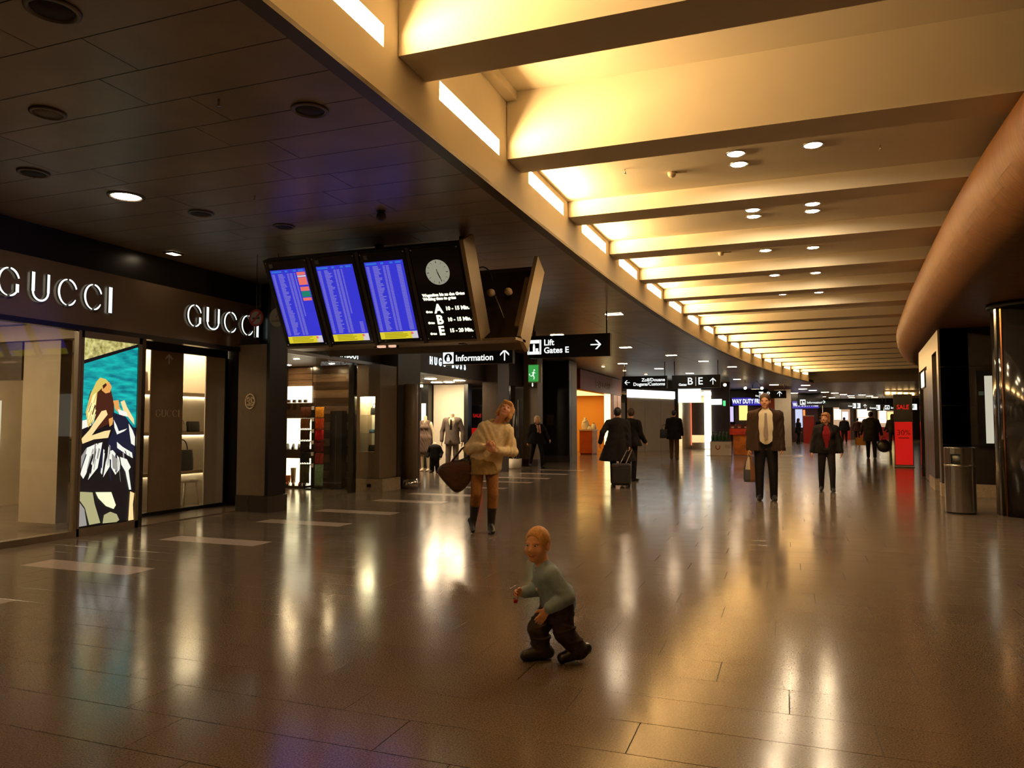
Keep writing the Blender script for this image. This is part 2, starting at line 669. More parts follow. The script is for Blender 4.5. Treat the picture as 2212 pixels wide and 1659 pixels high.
# the lamps behind the slots
M_REFL = mat('lamp_reflector', (0.85, 0.80, 0.66), 0.35)
M_TUBE = glow('warm_lamp', WARM, SLOT_POWER)
for i in range(-5, NB):
    y0, y1 = bay(i), bay(i + 1)
    sa_, sb_ = y0 + BW + 0.25, y1 - 0.20
    b = bend((sa_ + sb_) / 2)
    ORD = ['first', 'second', 'third', 'fourth', 'fifth', 'sixth', 'seventh', 'eighth', 'ninth', 'tenth', 'eleventh', 'twelfth', 'thirteenth', 'fourteenth', 'fifteenth', 'sixteenth']
    lab = ('warm lamp glowing through the %s fascia slot counted back from the last high bay' % ORD[-i] if i < 1 else
           'warm lamp glowing through the %s fascia slot past the high bays' % ORD[i - 1])
    t = thing('slot_light', lab, 'light', (XF + b, (sa_ + sb_) / 2, 3.92), group='slot lights along the fascia')
    m = MB()
    L = (sb_ - sa_) / 2
    prof = [(-0.055, 0.0), (-0.20, -0.005), (-0.235, 0.05), (-0.225, 0.12), (-0.18, 0.155), (-0.055, 0.157)]
    vs, fs = [], []
    ang = math.atan(max(0, (y0 - 7)) / 155.0)
    for s in (-L, L):
        for (x, z) in prof:
            vs.append((x + s * math.sin(ang), s, z))
    n = len(prof)
    for k in range(n - 1):
        fs.append((k, k + 1, n + k + 1, n + k))
    fs += [tuple(range(n)), tuple(range(2 * n - 1, n - 1, -1))]
    m.add(vs, fs, M_REFL)
    m.build('reflector', t, world=False)
    m = MB()
    d0, d1 = (-L + 0.02) , (L - 0.02)
    q = [(-0.07 + d0 * math.sin(ang), d0, 0.012), (-0.07 + d1 * math.sin(ang), d1, 0.012), (-0.215 + d1 * math.sin(ang), d1, 0.11), (-0.215 + d0 * math.sin(ang), d0, 0.11)]
    m.add(q, [(0, 1, 2, 3)], M_TUBE)
    m.build('lamp', t, world=False)

# ------------------------------------------------------------------ wooden rounded bulkhead over the right-hand shops
path = []
yy = 2.0
ctrl = [(nose_x(t), t) for t in np.arange(0.0, 31.01, 0.25)]
# smooth the path
cx_ = np.array([c[0] for c in ctrl])
cy_ = np.array([c[1] for c in ctrl])
for _ in range(30):
    cx_[1:-1] = 0.25 * cx_[:-2] + 0.5 * cx_[1:-1] + 0.25 * cx_[2:]
seg = np.hypot(np.diff(cx_), np.diff(cy_))
arc = np.concatenate([[0], np.cumsum(seg)])


def nose_pt(s):
    x = float(np.interp(s, arc, cx_))
    y = float(np.interp(s, arc, cy_))
    x2 = float(np.interp(s + 0.05, arc, cx_)) - float(np.interp(s - 0.05, arc, cx_))
    y2 = float(np.interp(s + 0.05, arc, cy_)) - float(np.interp(s - 0.05, arc, cy_))
    l = math.hypot(x2, y2) or 1
    return x, y, y2 / l, -x2 / l            # point and the unit vector pointing to the right of the path


NZ, NR = 3.56, 0.46


def nose_vert(s, a, r):
    x, y, nx, ny = nose_pt(s)
    if a <= 270:
        u, z = math.cos(R(a)) * r, NZ + math.sin(R(a)) * r
    else:
        u, z = (a - 270) / 30.0, NZ - r
    return (x + nx * u, y + ny * u, z)


m = MB()
ss = np.arange(0.1, arc[-1] - 0.1, 0.5)
angs = [90, 110, 130, 150, 170, 190, 210, 230, 250, 270, 300, 330, 375]
vs, fs = [], []
for s in ss:
    vs += [nose_vert(s, a, NR - 0.006) for a in angs]
na = len(angs)
for i in range(len(ss) - 1):
    for k in range(na - 1):
        fs.append((i * na + k, i * na + k + 1, (i + 1) * na + k + 1, (i + 1) * na + k))
m.add(vs, fs, mat('veneer_backing', (0.05, 0.022, 0.010), 0.6), True)
bulk = m.build('wall_bulkhead')
tag(bulk, 'rounded cherry-wood bulkhead above the dark shop wall', 'wall', kind='structure')
SW = 0.42
s = 0.4
k = 0
while s < arc[-1] - SW - 0.2:
    sh = (k % 3) * 9
    cuts = [92, 142 + sh, 205 + sh, 270, 300 + sh, 372]
    for c0, c1 in zip(cuts, cuts[1:]):
        m = MB()
        g = 0.12 if c0 < 270 else 0.05
        n = 12 if c0 < 270 else 3
        aa = [c0 + g + (c1 - c0 - 2 * g) * j / n for j in range(n + 1)]
        vs = []
        for q in (s + 0.002, s + SW / 2, s + SW - 0.002):
            vs += [nose_vert(q, a, NR) for a in aa]
        fs = []
        for r_ in range(2):
            for j in range(n):
                fs.append((r_ * (n + 1) + j, r_ * (n + 1) + j + 1, (r_ + 1) * (n + 1) + j + 1, (r_ + 1) * (n + 1) + j))
        m.add(vs, fs, M_WOOD, True)
        m.build('veneer_panel', bulk)
    s += SW
    k += 1

# ================================================================== RIGHT SIDE: wall, column, bin
M_SATIN = mat('satin_steel_jamb', (0.075, 0.055, 0.042), 0.30, metal=0.2)


def rwall(y):                                   # line of the dark shop wall under the bulkhead
    return 2.66 + (nose_x(y) - nose_x(15.6))


m = MB()
PAN = []
m.box(2.70, 9.0, 15.66, 15.9, 0.0, 3.10, M_BLACK)
ys = [15.6, 16.2, 17.2, 18.4, 19.6, 21.0, 22.5, 23.6]
for a, b_ in zip(ys, ys[1:]):
    x0, x1 = rwall(a), rwall(b_)
    m.prism([(x0 + 0.10, a), (x1 + 0.10, b_), (x1 + 0.5, b_), (x0 + 0.5, a)], 0, 3.10, M_BLACK)
m.box(5.55, 5.75, -7, 15.58, 0.0, 3.10, M_DARKWALL)
wall_r = m.build('wall_right')
tag(wall_r, 'dark stone clad shop wall under the wooden bulkhead', 'wall', kind='structure')
for r_ in range(4):
    z0 = 0.24 + r_ * 0.715
    for k in range(7):
        x0 = 2.70 + k * 0.9 + (0.45 if r_ % 2 else 0) - (0.45 if r_ % 2 else 0)
        mm = MB()
        mm.box(x0 + 0.003, x0 + 0.897, 15.60, 15.655, z0 + 0.003, z0 + 0.712, M_DARKWALL)
        mm.build('wall_panel', wall_r)
for k in range(5):
    mm = MB()
    x0 = 2.70 + k * 1.2
    mm.box(x0 + 0.003, x0 + 1.197, 15.58, 15.655, 0.0, 0.235, M_STONE)
    mm.build('plinth_stone', wall_r)


def side_panel(name, y0, y1, z0, z1, mt, out=0.0, th=0.09):
    mm = MB()
    x0, x1 = rwall(y0) + 0.10 - out, rwall(y1) + 0.10 - out
    mm.prism([(x0 - th, y0), (x0, y0), (x1, y1), (x1 - th, y1)], z0, z1, mt)
    return mm.build(name, wall_r)


side_panel('steel_jamb', 15.60, 15.95, 0.24, 3.08, M_SATIN)
side_panel('steel_jamb', 16.95, 18.3, 0.24, 3.08, M_SATIN)
side_panel('steel_lintel', 15.95, 16.95, 2.72, 3.08, M_SATIN)
side_panel('steel_lintel', 18.3, 20.6, 2.60, 3.08, M_SATIN)
side_panel('steel_jamb', 20.6, 21.0, 0.05, 3.08, M_BLACKG)
side_panel('steel_jamb', 22.4, 22.6, 0.05, 3.08, M_SATIN)
side_panel('plinth_stone', 15.60, 15.95, 0.0, 0.235, M_STONE, th=0.1)
side_panel('plinth_stone', 16.95, 18.3, 0.0, 0.235, M_STONE, th=0.1)
side_panel('dark_door', 18.35, 20.55, 0.02, 2.58, M_DARKBRN, th=0.02)
side_panel('dark_door', 21.0, 22.4, 0.02, 3.0, M_BLACKG, th=0.03)
t = thing('exit_light_box', 'small lit white sign box over a door in the dark wall', 'sign', (rwall(19.0), 18.9, 2.2))
mm = MB()
x0, x1 = rwall(18.55), rwall(19.5)
mm.prism([(x0 - 0.02, 18.55), (x0 + 0.008, 18.55), (x1 + 0.008, 19.5), (x1 - 0.02, 19.5)], 2.14, 2.52, M_BLACK)
mm.build('housing', t)
mm = MB()
mm.prism([(x0 - 0.032, 18.59), (x0 - 0.0205, 18.59), (x1 - 0.0205, 19.46), (x1 - 0.032, 19.46)], 2.17, 2.49, glow('sign_white', (1, 0.97, 0.78), 1.5))
mm.build('lit_face', t)
t = thing('wall_poster_case', 'black poster case with pale lit sheet on the dark stone wall', 'poster', (3.30, 15.59, 1.2))
mm = MB()
mm.box(3.26, 4.05, 15.54, 15.598, 0.92, 2.30, M_BLACKG)
mm.build('case', t)
mm = MB()
mm.box(3.385, 3.98, 15.53, 15.539, 0.98, 2.20, glow('poster_pale', (0.95, 0.88, 0.68), 0.55))
mm.build('sheet', t)
mm = MB()
mm.box(3.29, 3.37, 15.53, 15.539, 1.85, 1.92, glow('poster_green', (0.10, 0.16, 0.10), 0.15))
mm.build('green_strip', t)

# black polished column
t = thing('column', 'thick black polished column with a chrome edge strip', 'column', (3.36, 12.75, 0), kind='structure')
m = MB()
m.lathe([(0.47, 0.0), (0.47, 3.03)], (3.36, 12.75, 0), M_BLACKG, 48)
m.build('shaft', t)
m = MB()
m.lathe([(0.50, 3.03), (0.52, 3.05), (0.52, 3.095)], (3.36, 12.75, 0), M_BLACK, 48)
m.build('collar', t)
for da, w, mt in ((198, 3.2, M_CHROME), (211, 1.6, mat('copper_strip', (0.45, 0.18, 0.07), 0.25, metal=1.0))):
    m = MB()
    vs, fs = [], []
    for z in (0.0, 3.02):
        for a in np.linspace(da - w, da + w, 5):
            vs.append((3.36 + 0.478 * math.cos(R(a)), 12.75 + 0.478 * math.sin(R(a)), z))
        for a in np.linspace(da + w, da - w, 5):
            vs.append((3.36 + 0.471 * math.cos(R(a)), 12.75 + 0.471 * math.sin(R(a)), z))
    n = 10
    fs = [tuple(range(n - 1, -1, -1)), tuple(range(n, 2 * n))] + [(i, (i + 1) % n, n + (i + 1) % n, n + i) for i in range(n)]
    m.add(vs, fs, mt)
    m.build('metal_strip', t)

# stainless waste bin
bx, by, br, bh = 2.425, 12.76, 0.205, 0.98
t = thing('waste_bin', 'tall round stainless steel waste bin beside the black column', 'bin', (bx, by, 0))
m = MB()
m.lathe([(br - 0.01, 0.0), (br - 0.01, 0.025)], (bx, by, 0), M_BLACK, 32)
m.build('base_ring', t)
m = MB()
# body drum with an opening cut out near the top
oa0, oa1 = 226, 262                        # opening faces the camera side
angs_ = [oa0 + (oa1 - oa0) * i / 4 for i in range(5)] + [oa1 + (360 - (oa1 - oa0)) * i / 32 for i in range(1, 32)]
zs = [0.025, 0.74, 0.88, bh - 0.012]
vs = [(bx + br * math.cos(R(a)), by + br * math.sin(R(a)), z) for z in zs for a in angs_]
n = len(angs_)
fs = []
for r_ in range(3):
    for i in range(n):
        if r_ == 1 and i < 4:
            continue
        j = (i + 1) % n
        fs.append((r_ * n + i, r_ * n + j, (r_ + 1) * n + j, (r_ + 1) * n + i))
m.add(vs, fs, M_STEEL, True)
m.build('body', t)
m = MB()
m.lathe([(br * 0.90, 0.60), (br * 0.90, 0.95)], (bx, by, 0), M_BLACK, 24)
m.build('inner_liner', t)
m = MB()
m.lathe([(br, bh - 0.012), (br - 0.004, bh - 0.002), (br - 0.03, bh + 0.004), (0.001, bh + 0.008)], (bx, by, 0), M_STEEL, 36)
m.build('lid', t)
m = MB()
oc = R((oa0 + oa1) / 2)
m.lathe([(br + 0.003, 0.70), (br + 0.003, 0.725)], (bx, by, 0), M_STEEL, 36)
m.build('band', t)

# ================================================================== LEFT SIDE: shop fronts
m = MB()
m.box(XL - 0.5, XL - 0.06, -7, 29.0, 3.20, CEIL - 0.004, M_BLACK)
m.box(-14.2, -13.9, -7, 43, 0, CEIL, M_DARKBRN)
wall_l = m.build('wall_left')
m = MB()
m.box(-13.9, 5.55, -7.25, -7.02, 0, HIGHZ + 0.2, M_DARKBRN)
tag(m.build('wall_back'), 'dark brown wall behind the photographer', 'wall', kind='structure')
tag(wall_l, 'black band above the row of shop fronts', 'wall', kind='structure')

M_BAND = mat('bronze_glass_band', (0.22, 0.150, 0.098), 0.20, spec=0.5)
M_LETTER = glow('white_letter_light', (0.86, 1.0, 0.94), 1.6)
M_LETTERSIDE = mat('letter_side_steel', (0.5, 0.5, 0.5), 0.3, metal=1.0)


def arc2d(cx, cy, rx, ry, a0, a1, w0, w1, n=18):
    """stroke along an ellipse arc with changing width -> 2D polygon strip (verts, faces)"""
    vs, fs = [], []
    for i in range(n + 1):
        f = i / n
        a = R(a0 + (a1 - a0) * f)
        w = w0 + (w1 - w0) * math.sin(math.pi * f)
        vs.append((cx + (rx - w / 2) * math.cos(a), cy + (ry - w / 2) * math.sin(a)))
        vs.append((cx + (rx + w / 2) * math.cos(a), cy + (ry + w / 2) * math.sin(a)))
    for i in range(n):
        fs.append((2 * i, 2 * i + 1, 2 * i + 3, 2 * i + 2))
    return vs, fs


def rect2d(x0, x1, y0, y1):
    return [(x0, y0), (x1, y0), (x1, y1), (x0, y1)], [(0, 1, 2, 3)]


def letter_shapes(ch, w, h):
    """thin stencil capital: strokes in a box w x h starting at 0,0"""
    t0, t1 = h * 0.035, h * 0.085
    if ch == 'C':
        return [arc2d(w / 2, h / 2, w * 0.46, h * 0.47, 96, 262, t0, t1), arc2d(w / 2, h / 2, w * 0.46, h * 0.47, 20, 84, t1 * 0.7, t1 * 0.9),
                arc2d(w / 2, h / 2, w * 0.46, h * 0.47, 276, 330, t0, t1 * 0.8)]
    if ch == 'G':
        return [arc2d(w / 2, h / 2, w * 0.46, h * 0.47, 96, 262, t0, t1), arc2d(w / 2, h / 2, w * 0.46, h * 0.47, 20, 84, t1 * 0.7, t1 * 0.9),
                arc2d(w / 2, h / 2, w * 0.46, h * 0.47, 276, 332, t0, t1 * 0.8), rect2d(w * 0.80, w * 0.95, h * 0.18, h * 0.46)]
    if ch == 'U':
        return [rect2d(0, w * 0.17, h * 0.33, h), rect2d(w * 0.84, w * 0.98, h * 0.33, h),
                arc2d(w * 0.49, h * 0.34, w * 0.415, h * 0.31, 180, 360, t1 * 0.9, t1 * 0.8)]
    return [rect2d(0, w, 0, h)]


def extrude2d(mb, vs, fs, o, ux, uy, un, depth, mt_face, mt_side):
    o, ux, uy, un = Vector(o), Vector(ux), Vector(uy), Vector(un)
    front = [o + ux * p[0] + uy * p[1] + un * depth for p in vs]
    back = [o + ux * p[0] + uy * p[1] for p in vs]
    n = len(vs)
    mb.add(front, fs, mt_face)
    edges = {}
    for f in fs:
        for a, b_ in zip(f, list(f[1:]) + [f[0]]):
            edges[(a, b_)] = edges.get((a, b_), 0) + 1
    sides = [(a, b_, b_ + n, a + n) for (a, b_) in edges if (b_, a) not in edges]
    mb.add(front + back, sides, mt_side)


# ---------------- fashion boutique
guc = thing('boutique_storefront', 'fashion boutique storefront with white lit names on a bronze band and backlit poster', 'storefront', (XL, 6.2, 0), kind='structure')
m = MB()
m.box(XL - 0.10, XL - 0.02, 1.0, 9.19, 2.50, 3.20, M_BAND)
m.box(XL - 0.09, XL - 0.01, 9.19, 9.66, 2.55, 3.20, M_BAND)
band = m.build('sign_band', guc)
for word in ([('G', 5.42, 5.67), ('U', 5.80, 6.02), ('C', 6.12, 6.37), ('C', 6.46, 6.71), ('I', 6.80, 6.85)],
             [('G', 8.09, 8.36), ('U', 8.45, 8.72), ('C', 8.81, 9.09), ('C', 9.19, 9.47), ('I', 9.53, 9.58)]):
    for ch, y0, y1 in word:
        mm = MB()
        for vs, fs in letter_shapes(ch, y1 - y0, 0.32):
            extrude2d(mm, vs, fs, (XL + 0.0, y0, 2.70), UYV, UZV, UXV, 0.03, M_LETTER, M_LETTERSIDE)
        o = mm.build('letter', None)
        o.parent = band
        o.location = (0, 0, 0)
m = MB()
m.box(XL - 0.12, XL + 0.012, 1.0, 9.19, 2.44, 2.50, M_BLACK)
m.build('lintel', guc)
m = MB()
m.box(XL - 0.12, XL + 0.01, 1.0, 6.47, 0.0, 0.07, M_BRONZE)
m.box(XL - 0.10, XL + 0.0, 7.36, 7.42, 0.0, 2.44, M_BLACKG)
m.build('sill', guc)
for y0, y1 in ((1.0, 3.1), (3.12, 4.7), (4.72, 6.42)):
    m = MB()
    m.box(XL - 0.03, XL - 0.018, y0, y1, 0.07, 2.44, M_GLASS)
    m.build('glass_pane', guc)
m = MB()
m.box(XL - 0.06, XL + 0.01, 6.425, 6.465, 0.07, 2.44, M_BRONZE)
m.build('mullion', guc)
# interior shell
m = MB()
m.box(-12.1, -12.0, 1.0, 10.3, 0, 3.1, M_BEIGE)
m.box(-12.0, XL - 0.13, 1.0, 10.3, 2.62, 2.70, M_CREAM)
m.box(-12.0, -8.2, 10.2, 10.3, 0, 2.62, M_CREAM)
m.box(-12.0, XL - 0.13, 0.9, 1.0, 0, 2.62, M_DARKBRN)
m.build('interior_shell', guc)
m = MB()
m.box(-9.30, -8.64, 6.82, 6.98, 0.07, 2.40, M_BEIGE)
m.build('beige_pier', guc)
m = MB()
m.box(-9.8, -8.2, 6.75, 6.98, 2.40, 2.60, M_BEIGE)
m.box(-10.5, -9.31, 6.80, 6.9, 1.9, 2.40, M_DARKBRN)
m.build('header', guc)
M_SHOPLIGHT = glow('shop_lamp_warm', (1.0, 0.76, 0.46), 32.0)
M_SHOPLIGHT2 = glow('shop_lamp_soft', (1.0, 0.80, 0.50), 9.0)
for (x, y) in ((-9.0, 5.2), (-9.0, 3.2), (-10.4, 5.4), (-10.4, 7.6)):
    m = MB()
    m.box(x - 0.15, x + 0.15, y - 0.3, y + 0.3, 2.60, 2.619, M_SHOPLIGHT)
    m.build('ceiling_lamp', guc)
# far shelf glimpsed through the window
t = thing('lit_wall_shelf', 'white framed lit wall niche with purple goods inside the boutique', 'shelf', (-11.9, 7.5, 0.7))
m = MB()
for (y0, y1, z0, z1) in ((6.2, 8.24, 0.72, 0.77), (6.2, 8.24, 1.65, 1.7), (6.2, 6.25, 0.72, 1.7), (8.19, 8.24, 0.72, 1.7)):
    m.box(-11.99, -11.7, y0, y1, z0, z1, glow('niche_frame', (1, 0.85, 0.6), 0.8))
m.build('frame', t)
m = MB()
m.box(-11.99, -11.95, 6.25, 8.19, 0.77, 1.65, mat('niche_back', (0.05, 0.02, 0.05), 0.6))
m.build('back', t)
for k in range(5):
    m = MB()
    y0 = 6.80 + k * 0.27
    m.box(-11.94, -11.8, y0, y0 + 0.2, 0.79, 1.05 + 0.1 * (k % 3), mat('purple_goods', (0.16, 0.03, 0.14), 0.5), bev=0.01)
    m.build('purple_item', t)
t = thing('drawer_counter', 'black low counter behind the beige pier in the boutique', 'counter', (-8.9, 7.6, 0))
m = MB()
m.box(-9.3, -8.7, 7.35, 7.95, 0.0, 0.55, M_BRONZE)
m.build('plinth', t)
m = MB()
m.box(-9.35, -8.66, 7.3, 8.0, 0.551, 1.12, M_BLACKG, bev=0.01)
m.build('cabinet', t)
m = MB()
m.box(-9.37, -8.64, 7.28, 8.02, 1.121, 1.15, M_BRONZE)
m.build('top', t)
t = thing('round_hoop_display', 'pale ring shaped display stand on the black boutique counter', 'display', (-8.95, 7.6, 1.151))
m = MB()
m.tube([(-8.95 + 0.11 * math.cos(a), 7.6, 1.42 + 0.075 * math.sin(a)) for a in np.linspace(0, 2 * math.pi, 25)], 0.012, M_CREAM, cap=False)
m.build('ring', t)
m = MB()
m.tube([(-8.95, 7.6, 1.155), (-8.95, 7.6, 1.345)], 0.008, M_CREAM)
m.build('stem', t)
m = MB()
m.box(-9.02, -8.88, 7.55, 7.65, 1.151, 1.165, M_CREAM)
m.build('foot', t)

# lit advertising panel
t = thing('lightbox_poster', 'tall backlit poster of blonde woman in black and white dress', 'poster', (XL, 6.9, 0))
LY0, LY1, LZ0, LZ1 = 6.47, 7.35, 0.0, 2.44
m = MB()
m.box(XL - 0.12, XL - 0.02, LY0, LY1, LZ0, LZ1, M_BLACK)
m.build('case', t)
m = MB()
for (y0, y1, z0, z1) in ((LY0, LY0 + 0.03, 0, LZ1), (LY1 - 0.05, LY1, 0, LZ1), (LY0, LY1, 0, 0.09), (LY0, LY1, 2.36, LZ1)):
    m.box(XL - 0.019, XL + 0.012, y0, y1, z0, z1, M_BRONZE)
m.build('frame', t)
PW, PH = LY1 - LY0 - 0.08, 2.27


def zuv(zx, zy):
    """sketch coordinates of the print -> panel coordinates"""
    u = (zx - 725) / 497.0
    py = 780 + zy / 4.147
    top, bot = 732 + 16 * u, 1148 - 20 * u
    return (min(max(u, 0), 1), min(max(1 - (py - top) / (bot - top), 0), 1))


EMITP = 1.05
PR = {}


def pm_(name, rgb, k=1.0):
    if name not in PR:
        PR[name] = glow('print_' + name, lin(rgb), EMITP * k)
    return PR[name]


def teal_material():
    mt = glow('print_sea', (0, 0.3, 0.3), EMITP)
    nt = mt.node_tree
    b = nt.nodes['Principled BSDF']
    geo = nt.nodes.new('ShaderNodeNewGeometry')
    mp = nt.nodes.new('ShaderNodeMapping')
    mp.inputs['Scale'].default_value = (1, 3, 14)
    mp.inputs['Rotation'].default_value = (0.35, 0, 0)
    nz = nt.nodes.new('ShaderNodeTexNoise')
    nz.inputs['Scale'].default_value = 1.6
    nz.inputs['Detail'].default_value = 4
    rp = nt.nodes.new('ShaderNodeValToRGB')
    rp.color_ramp.elements[0].position = 0.32
    rp.color_ramp.elements[0].color = (*lin((2, 105, 125)), 1)
    rp.color_ramp.elements[1].position = 0.68
    rp.color_ramp.elements[1].color = (*lin((20, 190, 180)), 1)
    nt.links.new(geo.outputs['Position'], mp.inputs['Vector'])
    nt.links.new(mp.outputs['Vector'], nz.inputs['Vector'])
    nt.links.new(nz.outputs['Fac'], rp.inputs['Fac'])
    nt.links.new(rp.outputs['Color'], b.inputs['Emission Color'])
    return mt


def sand_material():
    mt = glow('print_sand', (0.5, 0.45, 0.2), EMITP)
    nt = mt.node_tree
    b = nt.nodes['Principled BSDF']
    geo = nt.nodes.new('ShaderNodeNewGeometry')
    nz = nt.nodes.new('ShaderNodeTexNoise')
    nz.inputs['Scale'].default_value = 22
    nz.inputs['Detail'].default_value = 5
    rp = nt.nodes.new('ShaderNodeValToRGB')
    rp.color_ramp.elements[0].position = 0.3
    rp.color_ramp.elements[0].color = (*lin((120, 110, 45)), 1)
    rp.color_ramp.elements[1].position = 0.7
    rp.color_ramp.elements[1].color = (*lin((225, 215, 140)), 1)
    nt.links.new(geo.outputs['Position'], nz.inputs['Vector'])
    nt.links.new(nz.outputs['Fac'], rp.inputs['Fac'])
    nt.links.new(rp.outputs['Color'], b.inputs['Emission Color'])
    return mt


PR['sea'] = teal_material()
PR['sand'] = sand_material()
pm_('hair', (215, 190, 95)); pm_('hairlt', (250, 240, 165)); pm_('skin', (225, 160, 85)); pm_('skinlt', (250, 215, 150)); pm_('shade', (70, 30, 18))
pm_('black', (14, 10, 16)); pm_('navy', (22, 24, 48)); pm_('white', (238, 238, 225)); pm_('grey', (150, 145, 140)); pm_('rock', (170, 165, 120)); pm_('rocklt', (245, 248, 200)); pm_('tealtext', (60, 160, 170))
layers = [
    ('sea', [(725, -60), (1222, -120), (1222, 640), (1100, 700), (725, 640)]),
    ('sand', [(725, -200), (1222, -140), (1180, -120), (725, 30)]),
    ('black', [(725, 10), (1222, -135), (1222, -105), (725, 45)]),
    ('white', [(725, 560), (800, 540), (830, 640), (725, 660)]),
    ('black', [(725, 640), (900, 560), (1000, 560), (1222, 620), (1222, 1430), (725, 1515)]),
    ('shade', [(850, 250), (960, 200), (1010, 400), (1020, 560), (860, 640), (830, 480)]),
    ('hair', [(850, 200), (880, 165), (930, 180), (960, 210), (910, 250), (860, 300), (850, 420), (830, 560), (790, 620), (765, 480), (800, 320)]),
    ('hairlt', [(820, 330), (850, 300), (850, 400), (830, 540), (795, 590), (780, 470)]),
    ('skin', [(905, 235), (960, 205), (985, 250), (970, 300), (930, 310), (895, 280)]),
    ('shade', [(900, 240), (930, 215), (940, 235), (910, 270)]),
    ('skinlt', [(900, 470), (940, 460), (955, 500), (880, 600), (820, 690), (930, 650), (985, 640), (965, 710), (840, 725), (745, 765), (735, 720), (800, 640)]),
    ('skin', [(1000, 375), (1050, 370), (1060, 430), (1130, 560), (1020, 450)]),
    ('skinlt', [(1070, 385), (1105, 370), (1130, 430), (1200, 540), (1205, 590), (1100, 470)]),
    ('skin', [(965, 540), (1010, 520), (1000, 590), (975, 610)]),
    ('navy', [(1000, 480), (1120, 520), (1215, 640), (1215, 880), (1000, 820), (960, 760), (1010, 640)]),
    ('white', [(1045, 450), (1130, 480), (1140, 520), (1060, 500)]),
    ('white', [(1010, 545), (1040, 600), (1060, 650), (1140, 625), (1110, 650), (1045, 680), (1020, 620)]),
    ('white', [(1150, 580), (1190, 640), (1215, 700), (1215, 780), (1180, 760), (1160, 650)]),
    ('white', [(1045, 745), (1100, 790), (1190, 840), (1200, 890), (1140, 860), (1050, 800)]),
    ('grey', [(725, 900), (780, 800), (850, 780), (800, 900), (740, 1000)]),
    ('white', [(785, 800), (870, 760), (880, 790), (800, 1000), (760, 1080), (735, 1040)]),
    ('white', [(880, 760), (915, 750), (880, 980), (800, 1090), (850, 900)]),
    ('white', [(975, 830), (1010, 820), (1080, 900), (1080, 990), (1040, 1040), (990, 960), (930, 1065), (950, 930)]),
    ('grey', [(1000, 850), (1050, 900), (1060, 1010), (1010, 980)]),
    ('white', [(1075, 880), (1140, 900), (1180, 970), (1160, 1000), (1190, 1170), (1170, 1170), (1130, 1010), (1090, 950)]),
    ('rock', [(725, 1195), (840, 1200), (860, 1300), (915, 1470), (820, 1490), (780, 1340), (725, 1260)]),
    ('grey', [(725, 1280), (775, 1350), (800, 1495), (725, 1510)]),
    ('rocklt', [(865, 1198), (1005, 1195), (1050, 1310), (1030, 1345), (960, 1320), (890, 1250)]),
    ('rock', [(945, 1400), (1000, 1370), (1060, 1390), (1085, 1440), (1060, 1460), (935, 1475)]),
    ('skinlt', [(1180, 1185), (1220, 1200), (1210, 1300), (1220, 1435), (1170, 1445), (1175, 1300)]),
]
rp_ = random.Random(8)
for k in range(34):                                     # pleats and folds of the printed dress
    x0_, y0_ = rp_.uniform(760, 1180), rp_.uniform(760, 900)
    ln_ = rp_.uniform(90, 240)
    sl_ = (x0_ - 960) * 0.35 + rp_.uniform(-20, 20)
    w_ = rp_.uniform(5, 16)
    layers.insert(23, (rp_.choice(['white', 'grey', 'black', 'grey', 'navy']), [(x0_, y0_), (x0_ + w_, y0_ + 10), (x0_ + sl_ * ln_ / 240 + w_ * 0.8, y0_ + ln_), (x0_ + sl_ * ln_ / 240, y0_ + ln_ * 0.9)]))
for k in range(16):
    x0_, y0_ = rp_.uniform(800, 850), rp_.uniform(230, 520)
    layers.insert(8, (rp_.choice(['hairlt', 'shade', 'skin']), [(x0_, y0_), (x0_ + 7, y0_), (x0_ - 18, y0_ + 90), (x0_ - 22, y0_ + 85)]))
m = MB()
for li, (nm, poly) in enumerate(layers):
    q = [zuv(*p) for p in poly]
    dz = XL - 0.015 + 0.00012 * li
    m.add([(dz, LY0 + 0.03 + u * PW, 0.09 + v * PH) for u, v in q], [tuple(range(len(q)))], PR[nm])
m.build('print', t)

# recessed boutique entrance
REC = -8.60
m = MB()
m.box(REC - 0.03, XL - 0.03, 9.79, 9.84, 0, 2.62, M_BLACK)
m.build('entrance_jamb', guc)
m = MB()
m.box(REC, XL - 0.02, 7.40, 9.78, 0.001, 0.012, mat('boutique_threshold', (0.22, 0.16, 0.11), 0.2))
m.build('threshold', guc)
m = MB()
m.box(REC - 0.02, REC, 8.22, 8.83, 0.06, 2.40, mat('bronze_glass_leaf', (0.34, 0.235, 0.145), 0.25, vary=0.05, scale=6))
dpan = m.build('bronze_leaf', guc)
mm = MB()
yy0 = 8.31
for ch, w in (('G', 0.085), ('U', 0.08), ('C', 0.085), ('C', 0.085), ('I', 0.02)):
    for vs, fs in letter_shapes(ch, w, 0.11):
        extrude2d(mm, vs, fs, (REC + 0.001, yy0, 1.43), UYV, UZV, UXV, 0.015, mat('gold_letter', (0.95, 0.74, 0.46), 0.35), MATS['gold_letter'])
    yy0 += w + 0.022
o = mm.build('small_name_letters', None)
o.parent = dpan
m = MB()
m.box(REC - 0.02, REC, 9.30, 9.72, 0.06, 2.40, M_CREAM)
m.build('cream_leaf', guc)
m = MB()
m.box(REC - 0.03, REC + 0.02, 7.45, 9.76, 0.0, 0.06, M_BLACK)
m.box(REC - 0.03, REC + 0.02, 7.45, 9.76, 2.40, 2.62, M_BLACK)
m.box(REC - 0.03, REC + 0.02, 9.72, 9.78, 0.06, 2.40, M_BLACKG)
m.build('door_frame', guc)
for y0, y1 in ((7.47, 8.2), (8.84, 9.29)):
    m = MB()
    m.box(REC - 0.015, REC - 0.005, y0, y1, 0.06, 2.40, M_GLASS)
    m.build('glass_pane', guc)
